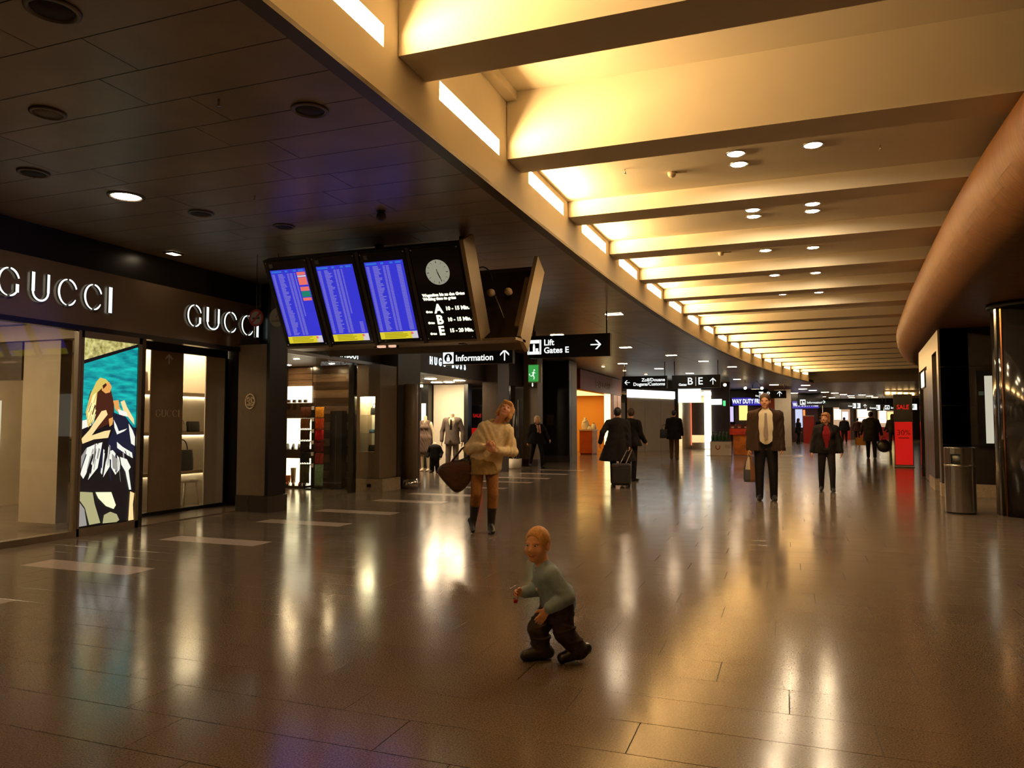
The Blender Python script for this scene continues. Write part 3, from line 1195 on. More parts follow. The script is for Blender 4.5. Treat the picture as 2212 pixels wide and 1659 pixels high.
sh = thing('display_shelves', 'cream backed shelf wall behind the boutique door glass', 'shelf', (-9.3, 9.2, 0))
m = MB()
m.box(-9.42, -9.36, 8.05, 10.19, 0.0, 2.60, M_CREAM)
m.build('back_panel', sh)
for z in (0.58, 1.20, 1.83):
    m = MB()
    m.box(-9.355, -9.0, 8.1, 10.18, z - 0.05, z, M_BRONZE)
    m.build('shelf_board', sh)
m = MB()
m.box(-9.35, -8.9, 8.1, 10.18, 2.52, 2.56, M_SHOPLIGHT2)
m.build('lamp_strip', sh)
for z in (1.145, 1.775, 0.525):
    m = MB()
    m.box(-9.355, -9.33, 8.1, 10.18, z - 0.01, z + 0.004, M_SHOPLIGHT2)
    m.build('shelf_light', sh)


def handbag(name, label, loc, w, d, h, mt, group=None, rz=0, handle=True):
    t = thing(name, label, 'bag', loc, rz, group)
    m = MB()
    vs = []
    for z, s in ((0, 0.92), (0.02, 1.0), (h * 0.5, 0.96), (h * 0.92, 0.72), (h, 0.66)):
        a, b_ = w / 2 * (0.85 + 0.15 * s), d / 2 * s
        for k in range(12):
            g = 2 * math.pi * k / 12
            cx, sx = math.cos(g), math.sin(g)
            vs.append((a * math.copysign(abs(cx) ** 0.5, cx), b_ * math.copysign(abs(sx) ** 0.5, sx), z))
    fs = [tuple(range(11, -1, -1)), tuple(range(48, 60))]
    for r_ in range(4):
        for k in range(12):
            j = (k + 1) % 12
            fs.append((r_ * 12 + k, r_ * 12 + j, r_ * 12 + 12 + j, r_ * 12 + 12 + k))
    m.add(vs, fs, mt, True)
    m.build('body', t, world=False)
    if handle:
        m = MB()
        m.tube([(w * 0.28 * math.cos(a), 0, h * 0.95 + h * 0.55 * math.sin(a)) for a in np.linspace(0, math.pi, 13)], 0.009, mt)
        m.build('handle', t, world=False)
    return t


M_LEATHER = mat('black_leather', (0.012, 0.010, 0.010), 0.4, vary=0.2, scale=40)
M_LEATHERB = mat('brown_leather', (0.10, 0.05, 0.025), 0.45, vary=0.25, scale=30)
M_LEATHERG = mat('grey_leather', (0.30, 0.27, 0.23), 0.5)
handbag('handbag', 'round black leather handbag with looped handle on the low shelf', (-9.15, 9.40, 0.581), 0.42, 0.16, 0.33, M_LEATHER, 'bags behind the boutique door', R(90))
handbag('handbag', 'small black clutch on the middle boutique shelf', (-9.15, 9.62, 1.201), 0.26, 0.10, 0.17, M_LEATHER, 'bags behind the boutique door', R(90), False)
handbag('handbag', 'small grey bag standing left of a clutch on the shelf', (-9.15, 9.38, 1.201), 0.16, 0.10, 0.13, M_LEATHERG, 'bags behind the boutique door', R(90))
handbag('handbag', 'brown bag on the upper boutique shelf behind the bronze leaf', (-9.15, 8.55, 1.831), 0.24, 0.10, 0.30, M_LEATHERB, 'bags behind the boutique door', R(90))
t = thing('acrylic_stool', 'pale curved stool standing on the boutique floor by the door', 'stool', (-8.95, 9.35, 0))
m = MB()
m.lathe([(0.13, 0.40), (0.15, 0.42), (0.15, 0.45), (0.12, 0.47), (0.001, 0.475)], (-8.95, 9.35, 0), M_CREAM, 20)
m.build('seat', t)
for a in (45, 165, 285):
    m = MB()
    m.tube([(-8.95 + 0.11 * math.cos(R(a)), 9.35 + 0.11 * math.sin(R(a)), 0.41), (-8.95 + 0.15 * math.cos(R(a)), 9.35 + 0.15 * math.sin(R(a)), 0.0)], 0.015, M_CREAM)
    m.build('leg', t)
m = MB()
t = thing('door_notice', 'red notice sticker with white arrow above on the bronze leaf', 'notice', (REC, 8.5, 2.2))
m.box(REC + 0.001, REC + 0.004, 8.34, 8.72, 2.42, 2.50, mat('red_sticker', lin((120, 20, 18)), 0.5))
m.build('red_strip', t)
m = MB()
m.add([(REC + 0.004, 8.54 + p[0], 2.22 + p[1]) for p in ((-0.012, 0), (0.012, 0), (0.012, 0.1), (0.06, 0.06), (0.075, 0.085), (0, 0.15), (-0.075, 0.085), (-0.06, 0.06), (-0.012, 0.1))], [tuple(range(9))], mat('sticker_white', (0.7, 0.72, 0.72), 0.5))
m.build('arrow', t)

# boutique end pier with round emblem
pier = thing('storefront_pier', 'bronze and black pier with round gold emblem beside the boutique', 'pier', (-7.6, 9.5, 0), kind='structure')
m = MB()
m.box(XL - 0.02, -7.36, 9.20, 9.62, 0.25, 2.54, M_BRONZE)
m.build('bronze_face', pier)
m = MB()
m.box(-7.355, -7.30, 9.20, 9.62, 0.25, CEIL - 0.02, M_BLACK)
m.box(XL - 0.005, -7.355, 9.67, 9.75, 2.545, CEIL - 0.02, M_BLACK)
m.build('black_cladding', pier)
m = MB()
m.box(XL - 0.02, -7.28, 9.18, 9.64, 0.0, 0.245, M_SATIN)
m.build('steel_plinth', pier)
m = MB()
mg = MATS['gold_letter']
m.tube([(-7.64 + 0.085 * math.cos(a), 9.19, 1.67 + 0.11 * math.sin(a)) for a in np.linspace(0, 2 * math.pi, 33)], 0.012, mg, cap=False)
for sx in (-1, 1):
    vs, fs = arc2d(sx * 0.022, 0, 0.045, 0.06, 40 if sx > 0 else 220, 330 if sx > 0 else 510, 0.02, 0.022)
    extrude2d(m, vs, fs, (-7.64, 9.199, 1.67), UXV, UZV, (0, -1, 0), 0.012, mg, mg)
    vs, fs = rect2d(min(0, sx * 0.05), max(0, sx * 0.05), -0.012, 0.006)
    extrude2d(m, vs, fs, (-7.64 + sx * 0.018, 9.199, 1.67 - 0.012 * sx), UXV, UZV, (0, -1, 0), 0.012, mg, mg)
m.build('round_emblem', pier)
m = MB()
m.box(-7.645, -7.63, 9.17, 9.179, 0.005, 0.24, M_CHROME)
m.build('joint_strip', pier)

# ---------------- shoe shop
M_SLAT = mat('gloss_walnut', (0.060, 0.032, 0.016), 0.16, spec=0.6, vary=0.3, scale=3, stretch=(1, 1, 8))
M_SLATL = mat('gloss_walnut_light', (0.17, 0.10, 0.055), 0.18, spec=0.6, vary=0.2, scale=3, stretch=(1, 1, 8))
M_LITBACK = glow('lit_shelf_back', (1.0, 0.86, 0.50), 2.2)
M_LITBOX = glow('lit_lamp_box', (1.0, 0.90, 0.62), 3.0)
nb = thing('shoe_shop_storefront', 'shoe shop front with thin white letters over a walnut interior', 'storefront', (XL, 11.4, 0), kind='structure')
m = MB()
m.box(XL - 0.30, XL - 0.02, 9.76, 13.5, 2.58, 3.20, M_DARKBRN)
nband = m.build('sign_band', nb)
mm = MB()
write(mm, 'NAVYBOOT', 0.22, (XL - 0.019, 12.18, 2.665), UYV, UZV, UXV, glow('thin_white_letters', (0.85, 1.0, 1.0), 1.8), thick=0.006, squeeze=0.72)
o = mm.build('name_letters', None)
o.parent = nband
m = MB()
m.box(XL - 0.04, XL + 0.01, 10.31, 13.5, 2.52, 2.578, mat('silver_edge', (0.62, 0.56, 0.50), 0.35, metal=0.7))
m.build('silver_edge', nb)
m = MB()
m.box(-12, XL - 0.05, 10.31, 13.2, 2.55, 2.62, mat('shop_ceiling_brown', (0.20, 0.13, 0.08), 0.4))
m.box(-12, -11.9, 10.31, 13.2, 0, 2.55, M_SLAT)
m.box(-12, -8.0, 13.24, 13.4, 0, 2.62, M_SLAT)
m.build('interior_shell', nb)
for k in range(15):                                    # horizontal walnut boards of the far wall
    z0 = 0.03 + k * 0.168
    m = MB()
    m.box(-9.36, -8.05, 13.20, 13.238, z0, z0 + 0.162, M_SLATL if k % 2 else M_SLAT)
    m.build('board', nb)
for k, z0 in enumerate((2.14, 2.27, 2.40)):
    m = MB()
    m.box(-9.98, -9.37, 13.19, 13.238, z0, z0 + 0.12, M_SLATL)
    m.build('board', nb)
for (x, y) in ((-9.65, 12.75), (-8.6, 12.75), (-9.65, 11.6), (-8.6, 11.6)):
    m = MB()
    m.lathe([(0.001, 2.545), (0.055, 2.545), (0.055, 2.549)], (x, y, 0), glow('spot_warm', (1, 0.74, 0.40), 140), 16)
    m.build('spot_lamp', nb)
m = MB()
m.box(XL - 0.12, XL, 12.42, 12.52, 0.0, 2.52, M_BLACKG)
m.build('black_mullion', nb)
m = MB()
m.box(XL - 0.03, XL - 0.02, 11.2, 12.41, 0.02, 2.51, M_GLASS)
m.build('glass_pane', nb)
su = thing('lit_shoe_shelves', 'glowing shoe shelf column in the walnut shop', 'shelf', (-9.65, 13.1, 0))
m = MB()
for (y0, z0, z1) in ((12.94, 0.0, 0.05), (12.94, 0.62, 0.80), (13.02, 1.46, 1.52)):
    m = MB()
    m.box(-9.98, -9.36, y0, 13.159, z0, z1, M_SLAT)
    m.build('shelf_board', su)
m = MB()
m.box(-9.98, -9.36, 13.15, 13.189, 1.52, 1.76, M_SLAT)
m.build('dark_panel', su)
for (x0, x1, z0, z1, mt) in ((-9.97, -9.37, 1.78, 2.13, M_LITBOX), (-9.97, -9.37, 0.81, 1.45, M_LITBACK), (-9.97, -9.37, 0.051, 0.61, M_LITBACK)):
    m = MB()
    m.box(x0, x1, 13.16, 13.189, z0, z1, mt)
    m.build('lit_back', su)


def shoe(label, loc, rz, mt, boot=0.0, group='shoes on the glowing shelves', L=0.20):
    t = thing('boot' if boot > 0.1 else 'shoe', label, 'boot' if boot > 0.1 else 'shoe', loc, rz, group)
    m = MB()
    sole = [(-0.5, -0.28), (-0.3, -0.36), (0.1, -0.34), (0.38, -0.30), (0.5, -0.1), (0.5, 0.1), (0.38, 0.30), (0.1, 0.34), (-0.3, 0.36), (-0.5, 0.28)]
    pl = [(x * L, y * L * 0.40) for x, y in sole]
    m.prism(pl, 0.0, 0.018, M_BLACK)
    m.build('sole', t, world=False)
    m = MB()
    n = len(pl)
    vs, fs = [], []
    hs = [0.10, 0.10, 0.075, 0.05, 0.03, 0.03, 0.05, 0.075, 0.10, 0.10]
    for s, hh in ((1.0, 0.0), (0.98, 0.45), (0.72, 0.85), (0.45, 1.0)):
        for (x, y), h_ in zip(pl, hs):
            vs.append((x * (0.5 + 0.5 * s), y * s, 0.018 + h_ * hh))
    for r_ in range(3):
        for k in range(n):
            j = (k + 1) % n
            fs.append((r_ * n + k, r_ * n + j, r_ * n + n + j, r_ * n + n + k))
    fs.append(tuple(range(3 * n, 4 * n)))
    m.add(vs, fs, mt, True)
    m.build('upper', t, world=False)
    if boot > 0.1:
        m = MB()
        m.lathe([(0.045, 0.05), (0.05, boot * 0.5), (0.058, boot), (0.05, boot)], (-L * 0.25, 0, 0), mt, 14)
        m.build('shaft', t, world=False)
    return t


M_TAN = mat('tan_leather', lin((185, 95, 40)), 0.5)
M_TAUPE = mat('taupe_leather', lin((150, 115, 80)), 0.55)
for i, (x, z, mt, b_, lb) in enumerate([
        (-9.88, 0.801, M_LEATHER, 0.0, 'black shoe with price card at the end of the middle glowing shelf'),
        (-9.72, 0.801, M_LEATHER, 0.0, 'black shoe second along the middle glowing shelf'),
        (-9.57, 0.801, M_LEATHERB, 0.0, 'dark brown shoe third along the middle glowing shelf'),
        (-9.44, 0.801, M_LEATHER, 0.16, 'short black ankle boot nearest the scarves on the middle shelf'),
        (-9.84, 0.051, M_TAN, 0.20, 'tan orange ankle boot on the bottom glowing shelf'),
        (-9.70, 0.051, M_TAUPE, 0.36, 'taupe knee boot standing tall on the bottom glowing shelf'),
        (-9.52, 0.051, M_TAN, 0.0, 'low tan shoe beside the tall taupe boot'),
        (-9.42, 0.051, M_LEATHERB, 0.0, 'brown low shoe at the scarf end of the bottom shelf')]):
    shoe(lb, (x, 13.045, z), R(-75 + 12 * (i % 3)), mt, b_)
for i in range(5):
    t = thing('price_card', 'small white price card on the edge of the middle shoe shelf', 'card', (-9.93 + i * 0.13, 13.012, 0.70), group='price cards on the shoe shelf')
    m = MB()
    m.box(-9.96 + i * 0.13, -9.89 + i * 0.13, 13.008, 13.018, 0.66, 0.74, mat('white_card', (0.75, 0.7, 0.62), 0.6))
    m.build('card_sheet', t)
    m = MB()
    m.box(-9.95 + i * 0.13, -9.90 + i * 0.13, 13.0065, 13.0078, 0.69, 0.70, M_BLACK)
    m.build('printed_line', t)
for i in range(4):
    t = thing('shoe_box', 'small dark display item on top of the lit lamp box', 'box', (-9.9 + i * 0.14, 13.1, 1.781), group='items on the lamp box')
    m = MB()
    m.box(-9.93 + i * 0.14, -9.86 + i * 0.14, 13.08, 13.14, 1.781, 1.83, M_LEATHERB, bev=0.008)
    m.build('box_body', t)
    m = MB()
    m.box(-9.932 + i * 0.14, -9.858 + i * 0.14, 13.078, 13.142, 1.831, 1.843, M_LEATHER)
    m.build('box_lid', t)

# scarf rack and scarves
t = thing('scarf_rack', 'dark upright rack hung with rows of coloured scarves', 'rack', (-9.10, 12.9, 0))
m = MB()
m.box(-9.14, -9.06, 12.86, 12.94, 0.03, 1.70, M_BLACK)
m.build('post', t)
m = MB()
m.lathe([(0.18, 0.0), (0.18, 0.02), (0.05, 0.03)], (-9.1, 12.9, 0), M_BLACK, 20)
m.build('base', t)
for k in range(6):
    m = MB()
    z = 1.66 - k * 0.235
    m.box(-9.40, -8.84, 12.885, 12.915, z, z + 0.02, M_BLACK)
    m.build('bar', t)
    m = MB()
    m.box(-9.135, -9.075, 12.845, 12.858, z - 0.04, z + 0.035, mat('clip_white', (0.7, 0.66, 0.6), 0.5))
    m.build('clip', t)


def scarf(label, x0, x1, z0, z1, rgb):
    t = thing('scarf', label, 'scarf', ((x0 + x1) / 2, 12.85, z0), group='scarves on the walnut shop rack')
    mt = fabric('scarf_%d_%d_%d' % rgb, rgb, 0.3)
    m = MB()
    n = 12
    vs, fs = [], []
    for r_, z in enumerate((z1, (z0 + z1) / 2, z0)):
        for i in range(n + 1):
            x = x0 + (x1 - x0) * i / n
            y = 12.862 + 0.012 * math.sin(i * 1.9 + r_) - 0.014 * (r_ > 0)
            vs.append((x, y, z + 0.008 * math.sin(i * 2.3) * (r_ == 2)))
    for i in range(n + 1):
        vs.append((x0 + (x1 - x0) * i / n, 12.892 if False else 12.880, z1 + 0.004))
    for r_ in range(2):
        for i in range(n):
            a = r_ * (n + 1) + i
            fs.append((a, a + n + 1, a + n + 2, a + 1))
    for i in range(n):
        fs.append((i, i + 1, 3 * (n + 1) + i + 1, 3 * (n + 1) + i))
    m.add(vs, fs, mt, True)
    m.build('cloth', t)
    m = MB()
    for i in range(0, n, 2):
        x = x0 + (x1 - x0) * (i + 0.5) / n
        m.box(x - 0.004, x + 0.004, 12.842, 12.850, z0 - 0.03, z0 + 0.004, mt)
    tag(m.build('fringe', t), kind='stuff')
    return t


left = [((86, 44, 22), 'dark brown'), ((104, 62, 30), 'tobacco brown'), ((58, 34, 24), 'deep chocolate'), ((46, 34, 34), 'charcoal brown'), ((36, 32, 32), 'almost black'), ((70, 66, 44), 'olive')]
rightc = [((236, 150, 36), 'amber'), ((205, 70, 22), 'burnt orange'), ((190, 24, 22), 'bright red'), ((110, 30, 30), 'wine red'), ((160, 52, 34), 'rust'), ((120, 150, 110), 'pale green')]
for k in range(6):
    z1 = 1.675 - k * 0.235
    scarf('%s scarf folded on the rack side nearest the shoe shelves' % left[k][1], -9.41, -9.16, z1 - (0.20 if k < 5 else 0.38), z1, left[k][0])
    scarf('%s scarf folded on the rack side nearest the glass' % rightc[k][1], -9.05, -8.83, z1 - (0.20 if k < 5 else 0.42), z1, rightc[k][0])
t = thing('shop_wardrobe', 'tall dark closet standing against the walnut wall', 'cabinet', (-8.65, 13.0, 0))
m = MB()
m.box(-8.80, -8.52, 13.02, 13.198, 0.02, 1.60, mat('near_black_wood', (0.012, 0.008, 0.006), 0.3))
m.build('body', t)
m = MB()
m.box(-8.66, -8.655, 13.01, 13.019, 0.1, 1.5, M_BRONZE)
m.build('handle', t)

# ---------------- pier with showcase niche, plinth, round column
sp = thing('showcase_pier', 'bronze pier with a lit glass showcase niche', 'pier', (-7.75, 13.2, 0), kind='structure')
m = MB()
m.box(-8.04, -7.97, 12.82, 13.5, 0.26, 2.51, M_BRONZE)
m.box(-7.63, -7.52, 12.82, 13.5, 0.26, 2.51, M_BRONZE)
m.box(-7.97, -7.63, 12.82, 13.5, 0.26, 0.78, M_BRONZE)
m.box(-7.97, -7.63, 12.82, 13.5, 1.87, 2.51, M_BRONZE)
m.box(-7.97, -7.63, 13.28, 13.5, 0.78, 1.87, M_CREAM)
m.build('bronze_face', sp)
m = MB()
m.box(-8.05, -7.42, 12.78, 13.5, 0.0, 0.25, M_STONE)
m.build('plinth', sp)
m = MB()
m.box(-7.76, -7.68, 12.768, 12.779, 0.09, 0.15, M_BLACK)
m.build('socket_box', sp)
m = MB()
m.box(-7.96, -7.64, 12.84, 13.27, 1.85, 1.869, glow('niche_lamp', (1, 0.88, 0.55), 30.0))
m.build('niche_lamp', sp)
for z in (1.14, 1.50):
    m = MB()
    m.box(-7.968, -7.632, 12.85, 13.27, z, z + 0.012, M_GLASS)
    m.build('glass_shelf', sp)
m = MB()
m.box(-7.968, -7.632, 12.822, 12.832, 0.785, 1.865, M_GLASS)
m.build('glass_front', sp)
handbag('handbag', 'square black bag on the top glass shelf of the showcase', (-7.78, 13.05, 1.513), 0.15, 0.09, 0.15, M_LEATHER, 'bags in the showcase niche')
handbag('handbag', 'small blue grey bag on the middle glass shelf of the showcase', (-7.82, 13.05, 1.153), 0.12, 0.08, 0.07, mat('blue_leather', (0.10, 0.18, 0.26), 0.5), 'bags in the showcase niche', 0, False)
handbag('handbag', 'tiny cream bag beside the blue grey bag in the showcase', (-7.69, 13.05, 1.153), 0.07, 0.06, 0.08, M_CREAM, 'bags in the showcase niche', 0, False)
handbag('handbag', 'wide black bag on the floor of the showcase niche', (-7.78, 13.05, 0.781), 0.22, 0.12, 0.13, M_LEATHER, 'bags in the showcase niche', 0, False)
m = MB()
m.box(-8.04, -7.50, 13.51, 14.50, 0, CEIL - 0.02, M_DARKBRN)
m.box(-8.06, -7.48, 13.51, 14.52, 0, 0.06, M_BRONZE)
tag(m.build('wall_pier'), 'dark brown pier between shoe shop and suit shop', 'pier', kind='structure')
t = thing('column', 'slim round bronze column standing before the dark brown pier', 'column', (-7.33, 13.75, 0), kind='structure')
m = MB()
m.lathe([(0.15, 0.2), (0.15, 2.15), (0.14, 2.16)], (-7.33, 13.75, 0), M_BRONZE, 24)
m.build('shaft', t)
m = MB()
m.lathe([(0.17, 0.0), (0.17, 0.2)], (-7.33, 13.75, 0), M_CHROME, 24)
m.build('steel_base', t)

# ---------------- suit shop
hb = thing('suit_shop_storefront', 'suit shop front with bluish white letters on a dark band', 'storefront', (XL, 17, 0), kind='structure')
m = MB()
m.box(XL - 0.3, XL - 0.02, 14.51, 22.3, 2.52, 3.20, mat('suit_shop_band', (0.030, 0.022, 0.016), 0.35))
hband = m.build('sign_band', hb)
mm = MB()
ML_BLUE = glow('suit_shop_letters', (0.75, 0.90, 1.0), 2.2)
for ch, y in zip('HUGO BOSS', np.linspace(15.78, 17.75, 9)):
    if ch != ' ':
        write(mm, ch, 0.26, (XL - 0.018, y, 2.83), UYV, UZV, UXV, ML_BLUE, thick=0.008, squeeze=0.8, bold=0.006)
o = mm.build('name_letters', None)
o.parent = hband
m = MB()
m.box(-13.8, -13.7, 14.5, 23, 0, 2.6, M_DARKBRN)
m.box(-13.8, -8.1, 23.0, 23.2, 0, 2.6, M_DARKBRN)
m.box(-13.8, XL - 0.3, 14.5, 23, 2.56, 2.62, mat('suit_shop_ceiling', (0.16, 0.11, 0.08), 0.5))
m.box(-11.2, -10.5, 20.66, 20.9, 0, 2.5, mat('mauve_brown', (0.10, 0.06, 0.055), 0.5))
m.build('interior_shell', hb)
m = MB()
m.box(-10.19, -9.10, 20.6, 20.68, 0.0, 2.54, M_CREAM)
m.build('cream_backdrop', hb)
m = MB()
m.box(-9.08, -8.95, 20.4, 20.7, 0.0, 2.54, M_BLACK)
m.build('black_post', hb)
m = MB()
m.box(-10.46, -10.22, 20.3, 20.6, 0.0, 2.54, M_BLACK)
m.build('black_post', hb)
for (x, y) in ((-9.6, 18.0), (-9.0, 18.0), (-9.6, 19.6), (-9.2, 19.6), (-8.6, 19.0), (-10.6, 18.6)):
    m = MB()
    m.box(x - 0.12, x + 0.12, y - 0.12, y + 0.12, 2.545, 2.559, glow('suit_shop_lamp', (1, 0.76, 0.48), 95))
    m.build('ceiling_lamp', hb)
m = MB()
m.box(-10.95, -10.25, 19.9, 20.0, 2.44, 2.52, glow('suit_shop_bar', (1, 0.86, 0.5), 3.5))
m.build('lamp_bar', hb)
for k, (x0, x1) in enumerate(((-10.72, -10.55), (-10.02 - 0.25, -10.02 - 0.13))):
    for z0, z1 in ((1.05, 1.95), (0.45, 0.80)):
        m = MB()
        m.box(x0, x1, 19.95, 20.0, z0, z1, glow('suit_shop_strip', (1, 0.93, 0.66), 2.5))
        m.build('lit_mirror', hb)


def sale_stand(label, cx, cy, rz, w, h, note):
    t = thing('sale_stand', label, 'sign', (cx, cy, 0), rz, group='red sale stands')
    m = MB()
    m.box(-w / 2, w / 2, -0.02, 0.02, 0.05, h, M_SATIN)
    m.build('frame', t, world=False)
    red = mat('sale_red', lin((225, 26, 22)), 0.5, emit=lin((225, 26, 22)), power=0.28)  # red print carries a faint glow of its own to look backlit
    blk = mat('sale_black', (0.016, 0.014, 0.014), 0.4)
    for s in (1, -1):
        m = MB()
        y = -0.0215 * s
        e = 0.02
        zr = h * 0.62

        def q(x0, x1, z0, z1, mt, yy):
            if s > 0:
                m.quad((x0, yy, z0), (x1, yy, z0), (x1, yy, z1), (x0, yy, z1), mt)
            else:
                m.quad((x1, yy, z0), (x0, yy, z0), (x0, yy, z1), (x1, yy, z1), mt)
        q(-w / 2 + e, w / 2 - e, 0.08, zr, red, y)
        q(-w / 2 + e, w / 2 - e, zr, h - 0.03, blk, y)
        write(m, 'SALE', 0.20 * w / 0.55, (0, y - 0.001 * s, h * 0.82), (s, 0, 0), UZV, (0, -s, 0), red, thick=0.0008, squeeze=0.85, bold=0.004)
        if note:
            write(m, note, 0.24 * w / 0.55, (0, y - 0.001 * s, h * 0.47), (s, 0, 0), UZV, (0, -s, 0), mat('sale_dark', lin((90, 6, 8)), 0.6), thick=0.0008)
            m.quad(*[(sx_ * s * w * 0.28, y - 0.001 * s, z_) for sx_, z_ in ((-1, h * 0.395), (1, h * 0.395), (1, h * 0.405), (-1, h * 0.405))], MATS['sale_dark'])
        m.build('printed_panel', t, world=False)
    m = MB()
    m.box(-w / 2 - 0.02, w / 2 + 0.02, -0.16, 0.16, 0.0, 0.03, M_SATIN)
    m.build('foot', t, world=False)
    return t


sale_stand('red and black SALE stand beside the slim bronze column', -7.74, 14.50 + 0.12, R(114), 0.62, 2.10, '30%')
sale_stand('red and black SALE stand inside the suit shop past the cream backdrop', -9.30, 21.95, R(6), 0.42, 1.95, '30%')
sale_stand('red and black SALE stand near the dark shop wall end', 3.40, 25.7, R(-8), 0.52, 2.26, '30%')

# ---------------- further piers, dark wall, planter, exit sign
m = MB()
m.box(-7.98, -7.52, 19.2, 20.1, 0, CEIL - 0.02, M_DARKBRN)
tag(m.build('wall_pier'), 'dark brown pier beyond the suit shop', 'pier', kind='structure')
m = MB()
m.box(-7.86, -7.40, 22.35, 22.9, 0, CEIL - 0.02, M_BRONZE)
m.box(-7.88, -7.38, 22.33, 22.92, 0, 0.22, M_SATIN)
tag(m.build('wall_pier'), 'bronze pier with the green exit sign in front', 'pier', kind='structure')
m = MB()
m.box(-13, -7.10, 25.0, 25.3, 0.25, CEIL - 0.02, M_BLACK)
m.box(-13, -7.08, 24.97, 25.3, 0, 0.245, M_SATIN)
m.box(-7.35, -7.10, 25.31, 26.0, 0.0, CEIL - 0.02, M_BRONZE)
wd = m.build('wall_dark')
tag(wd, 'black panelled wall with a steel plinth between the shops', 'wall', kind='structure')
for r_ in range(3):
    for k in range(2):
        mm = MB()
        x0 = -8.75 + k * 0.82
        mm.box(x0 + 0.004, x0 + 0.816, 24.955, 24.999, 0.25 + r_ * 1.1 + 0.004, 0.25 + r_ * 1.1 + 1.096, M_DARKWALL)
        mm.build('wall_panel', wd)
t = thing('wall_plate', 'small square metal plate on the black panelled wall', 'plate', (-7.78, 24.95, 1.4))
m = MB()
m.box(-7.92, -7.66, 24.93, 24.954, 1.30, 1.66, M_DARKBRN, bev=0.008)
m.build('plate_body', t)
m = MB()
m.box(-7.84, -7.74, 24.922, 24.929, 1.36, 1.42, M_SATIN)
m.build('slot', t)

t = thing('display_booth', 'tall black display booth with a cold white light strip', 'booth', (-8.15, 21.3, 0))
m = MB()
m.box(-8.42, -7.92, 21.35, 21.75, 0.0, 2.70, M_BLACKG, bev=0.02)
m.build('cabinet', t)
m = MB()
m.box(-8.46, -8.36, 21.30, 21.345, 1.30, 2.39, glow('cold_strip', (0.80, 0.86, 1.0), 1.6))
m.build('light_strip', t)
m = MB()
m.box(-8.30, -7.98, 21.32, 21.345, 1.55, 2.35, mat('booth_screen_blue', (0.01, 0.012, 0.03), 0.15, emit=(0.05, 0.07, 0.2), power=0.25))
m.build('screen', t)
t = thing('planter', 'white round planter with tall thin bare stems', 'planter', (-7.62, 20.9, 0))
m = MB()
m.lathe([(0.16, 0.0), (0.185, 0.02), (0.20, 0.30), (0.185, 0.30), (0.17, 0.26), (0.001, 0.26)], (-7.62, 20.9, 0), M_CREAM, 28)
m.build('pot', t)
rnd = random.Random(3)
for k in range(12):
    a, r0 = rnd.uniform(0, 6.28), rnd.uniform(0.02, 0.13)
    bx0, by0 = -7.62 + r0 * math.cos(a), 20.9 + r0 * math.sin(a)
    h_ = rnd.uniform(1.2, 2.2)
    m = MB()
    m.tube([(bx0, by0, 0.25), (bx0 + 0.02 * math.cos(a), by0 + 0.02 * math.sin(a), h_ * 0.6), (bx0 + rnd.uniform(-0.05, 0.05), by0 + rnd.uniform(-0.05, 0.05), h_)], [0.012, 0.010, 0.005],
           M_CREAM if k % 3 == 0 else M_BLACK, 6)
    m.build('stem', t)
t = thing('exit_sign', 'square green exit sign with white running figure hanging on a rod', 'sign', (-5.69, 17.0, 2.54))
m = MB()
m.box(-5.86, -5.53, 17.0, 17.06, 2.33, 2.78, mat('exit_case', (0.55, 0.5, 0.38), 0.5))
m.build('case', t)
m = MB()
m.box(-5.85, -5.60, 16.985, 16.999, 2.36, 2.76, glow('exit_green', lin((60, 165, 75)), 0.85))
m.build('green_face', t)
m = MB()
wt = glow('exit_white', (0.85, 1, 0.85), 1.0)
for a, b_, r_ in (((-5.73, 2.52), (-5.71, 2.60), 0.018), ((-5.73, 2.52), (-5.70, 2.46), 0.012), ((-5.70, 2.46), (-5.71, 2.41), 0.010), ((-5.73, 2.52), (-5.77, 2.49), 0.012), ((-5.77, 2.49), (-5.80, 2.50), 0.010), ((-5.715, 2.585), (-5.67, 2.56), 0.009), ((-5.715, 2.585), (-5.76, 2.57), 0.009)):
    m.tube([(a[0], 16.982, a[1]), (b_[0], 16.982, b_[1])], r_, wt, 6)
m.ell((-5.70, 16.982, 2.635), (0.02, 0.006, 0.022), wt, 10, 6)
m.add([(-5.84, 16.983, 2.53), (-5.81, 16.983, 2.50), (-5.81, 16.983, 2.56)], [(0, 1, 2)], wt)
m.build('running_figure', t)
m = MB()
m.tube([(-5.69, 17.03, 2.78), (-5.69, 17.03, CEIL - 0.003)], 0.012, M_BLACK)
m.build('hanging_rod', t)
m = MB()
m.lathe([(0.001, 2.23), (0.02, 2.26), (0.012, 2.33)], (-5.76, 17.03, 0), wt, 10)
m.build('lamp_tip', t)

# ================================================================== HANGING SIGNS AND FLIGHT BOARDS
M_SIGNBLK = mat('sign_black', (0.008, 0.008, 0.008), 0.35)
M_SIGNWHT = glow('sign_white_print', (0.95, 1.0, 0.97), 1.1)


def arrow2d(d, s):
    """airport arrow, pointing up; d = 'u','l','r'"""
    w = 0.11
    rects = [([(-w / 2, -0.5), (w / 2, -0.5), (w / 2, 0.32), (-w / 2, 0.32)], [(0, 1, 2, 3)]),
             ([(0, 0.5), (-0.42, 0.10), (-0.42, -0.08), (0, 0.32), (0.42, -0.08), (0.42, 0.10)], [(0, 1, 2, 3), (0, 3, 4, 5)])]
    out = []
    for vs, fs in rects:
        if d == 'l':
            vs = [(-y, x) for x, y in vs]
        elif d == 'r':
            vs = [(y, -x) for x, y in vs]
            fs = fs
        out.append(([(x * s, y * s) for x, y in vs], fs))
    return out


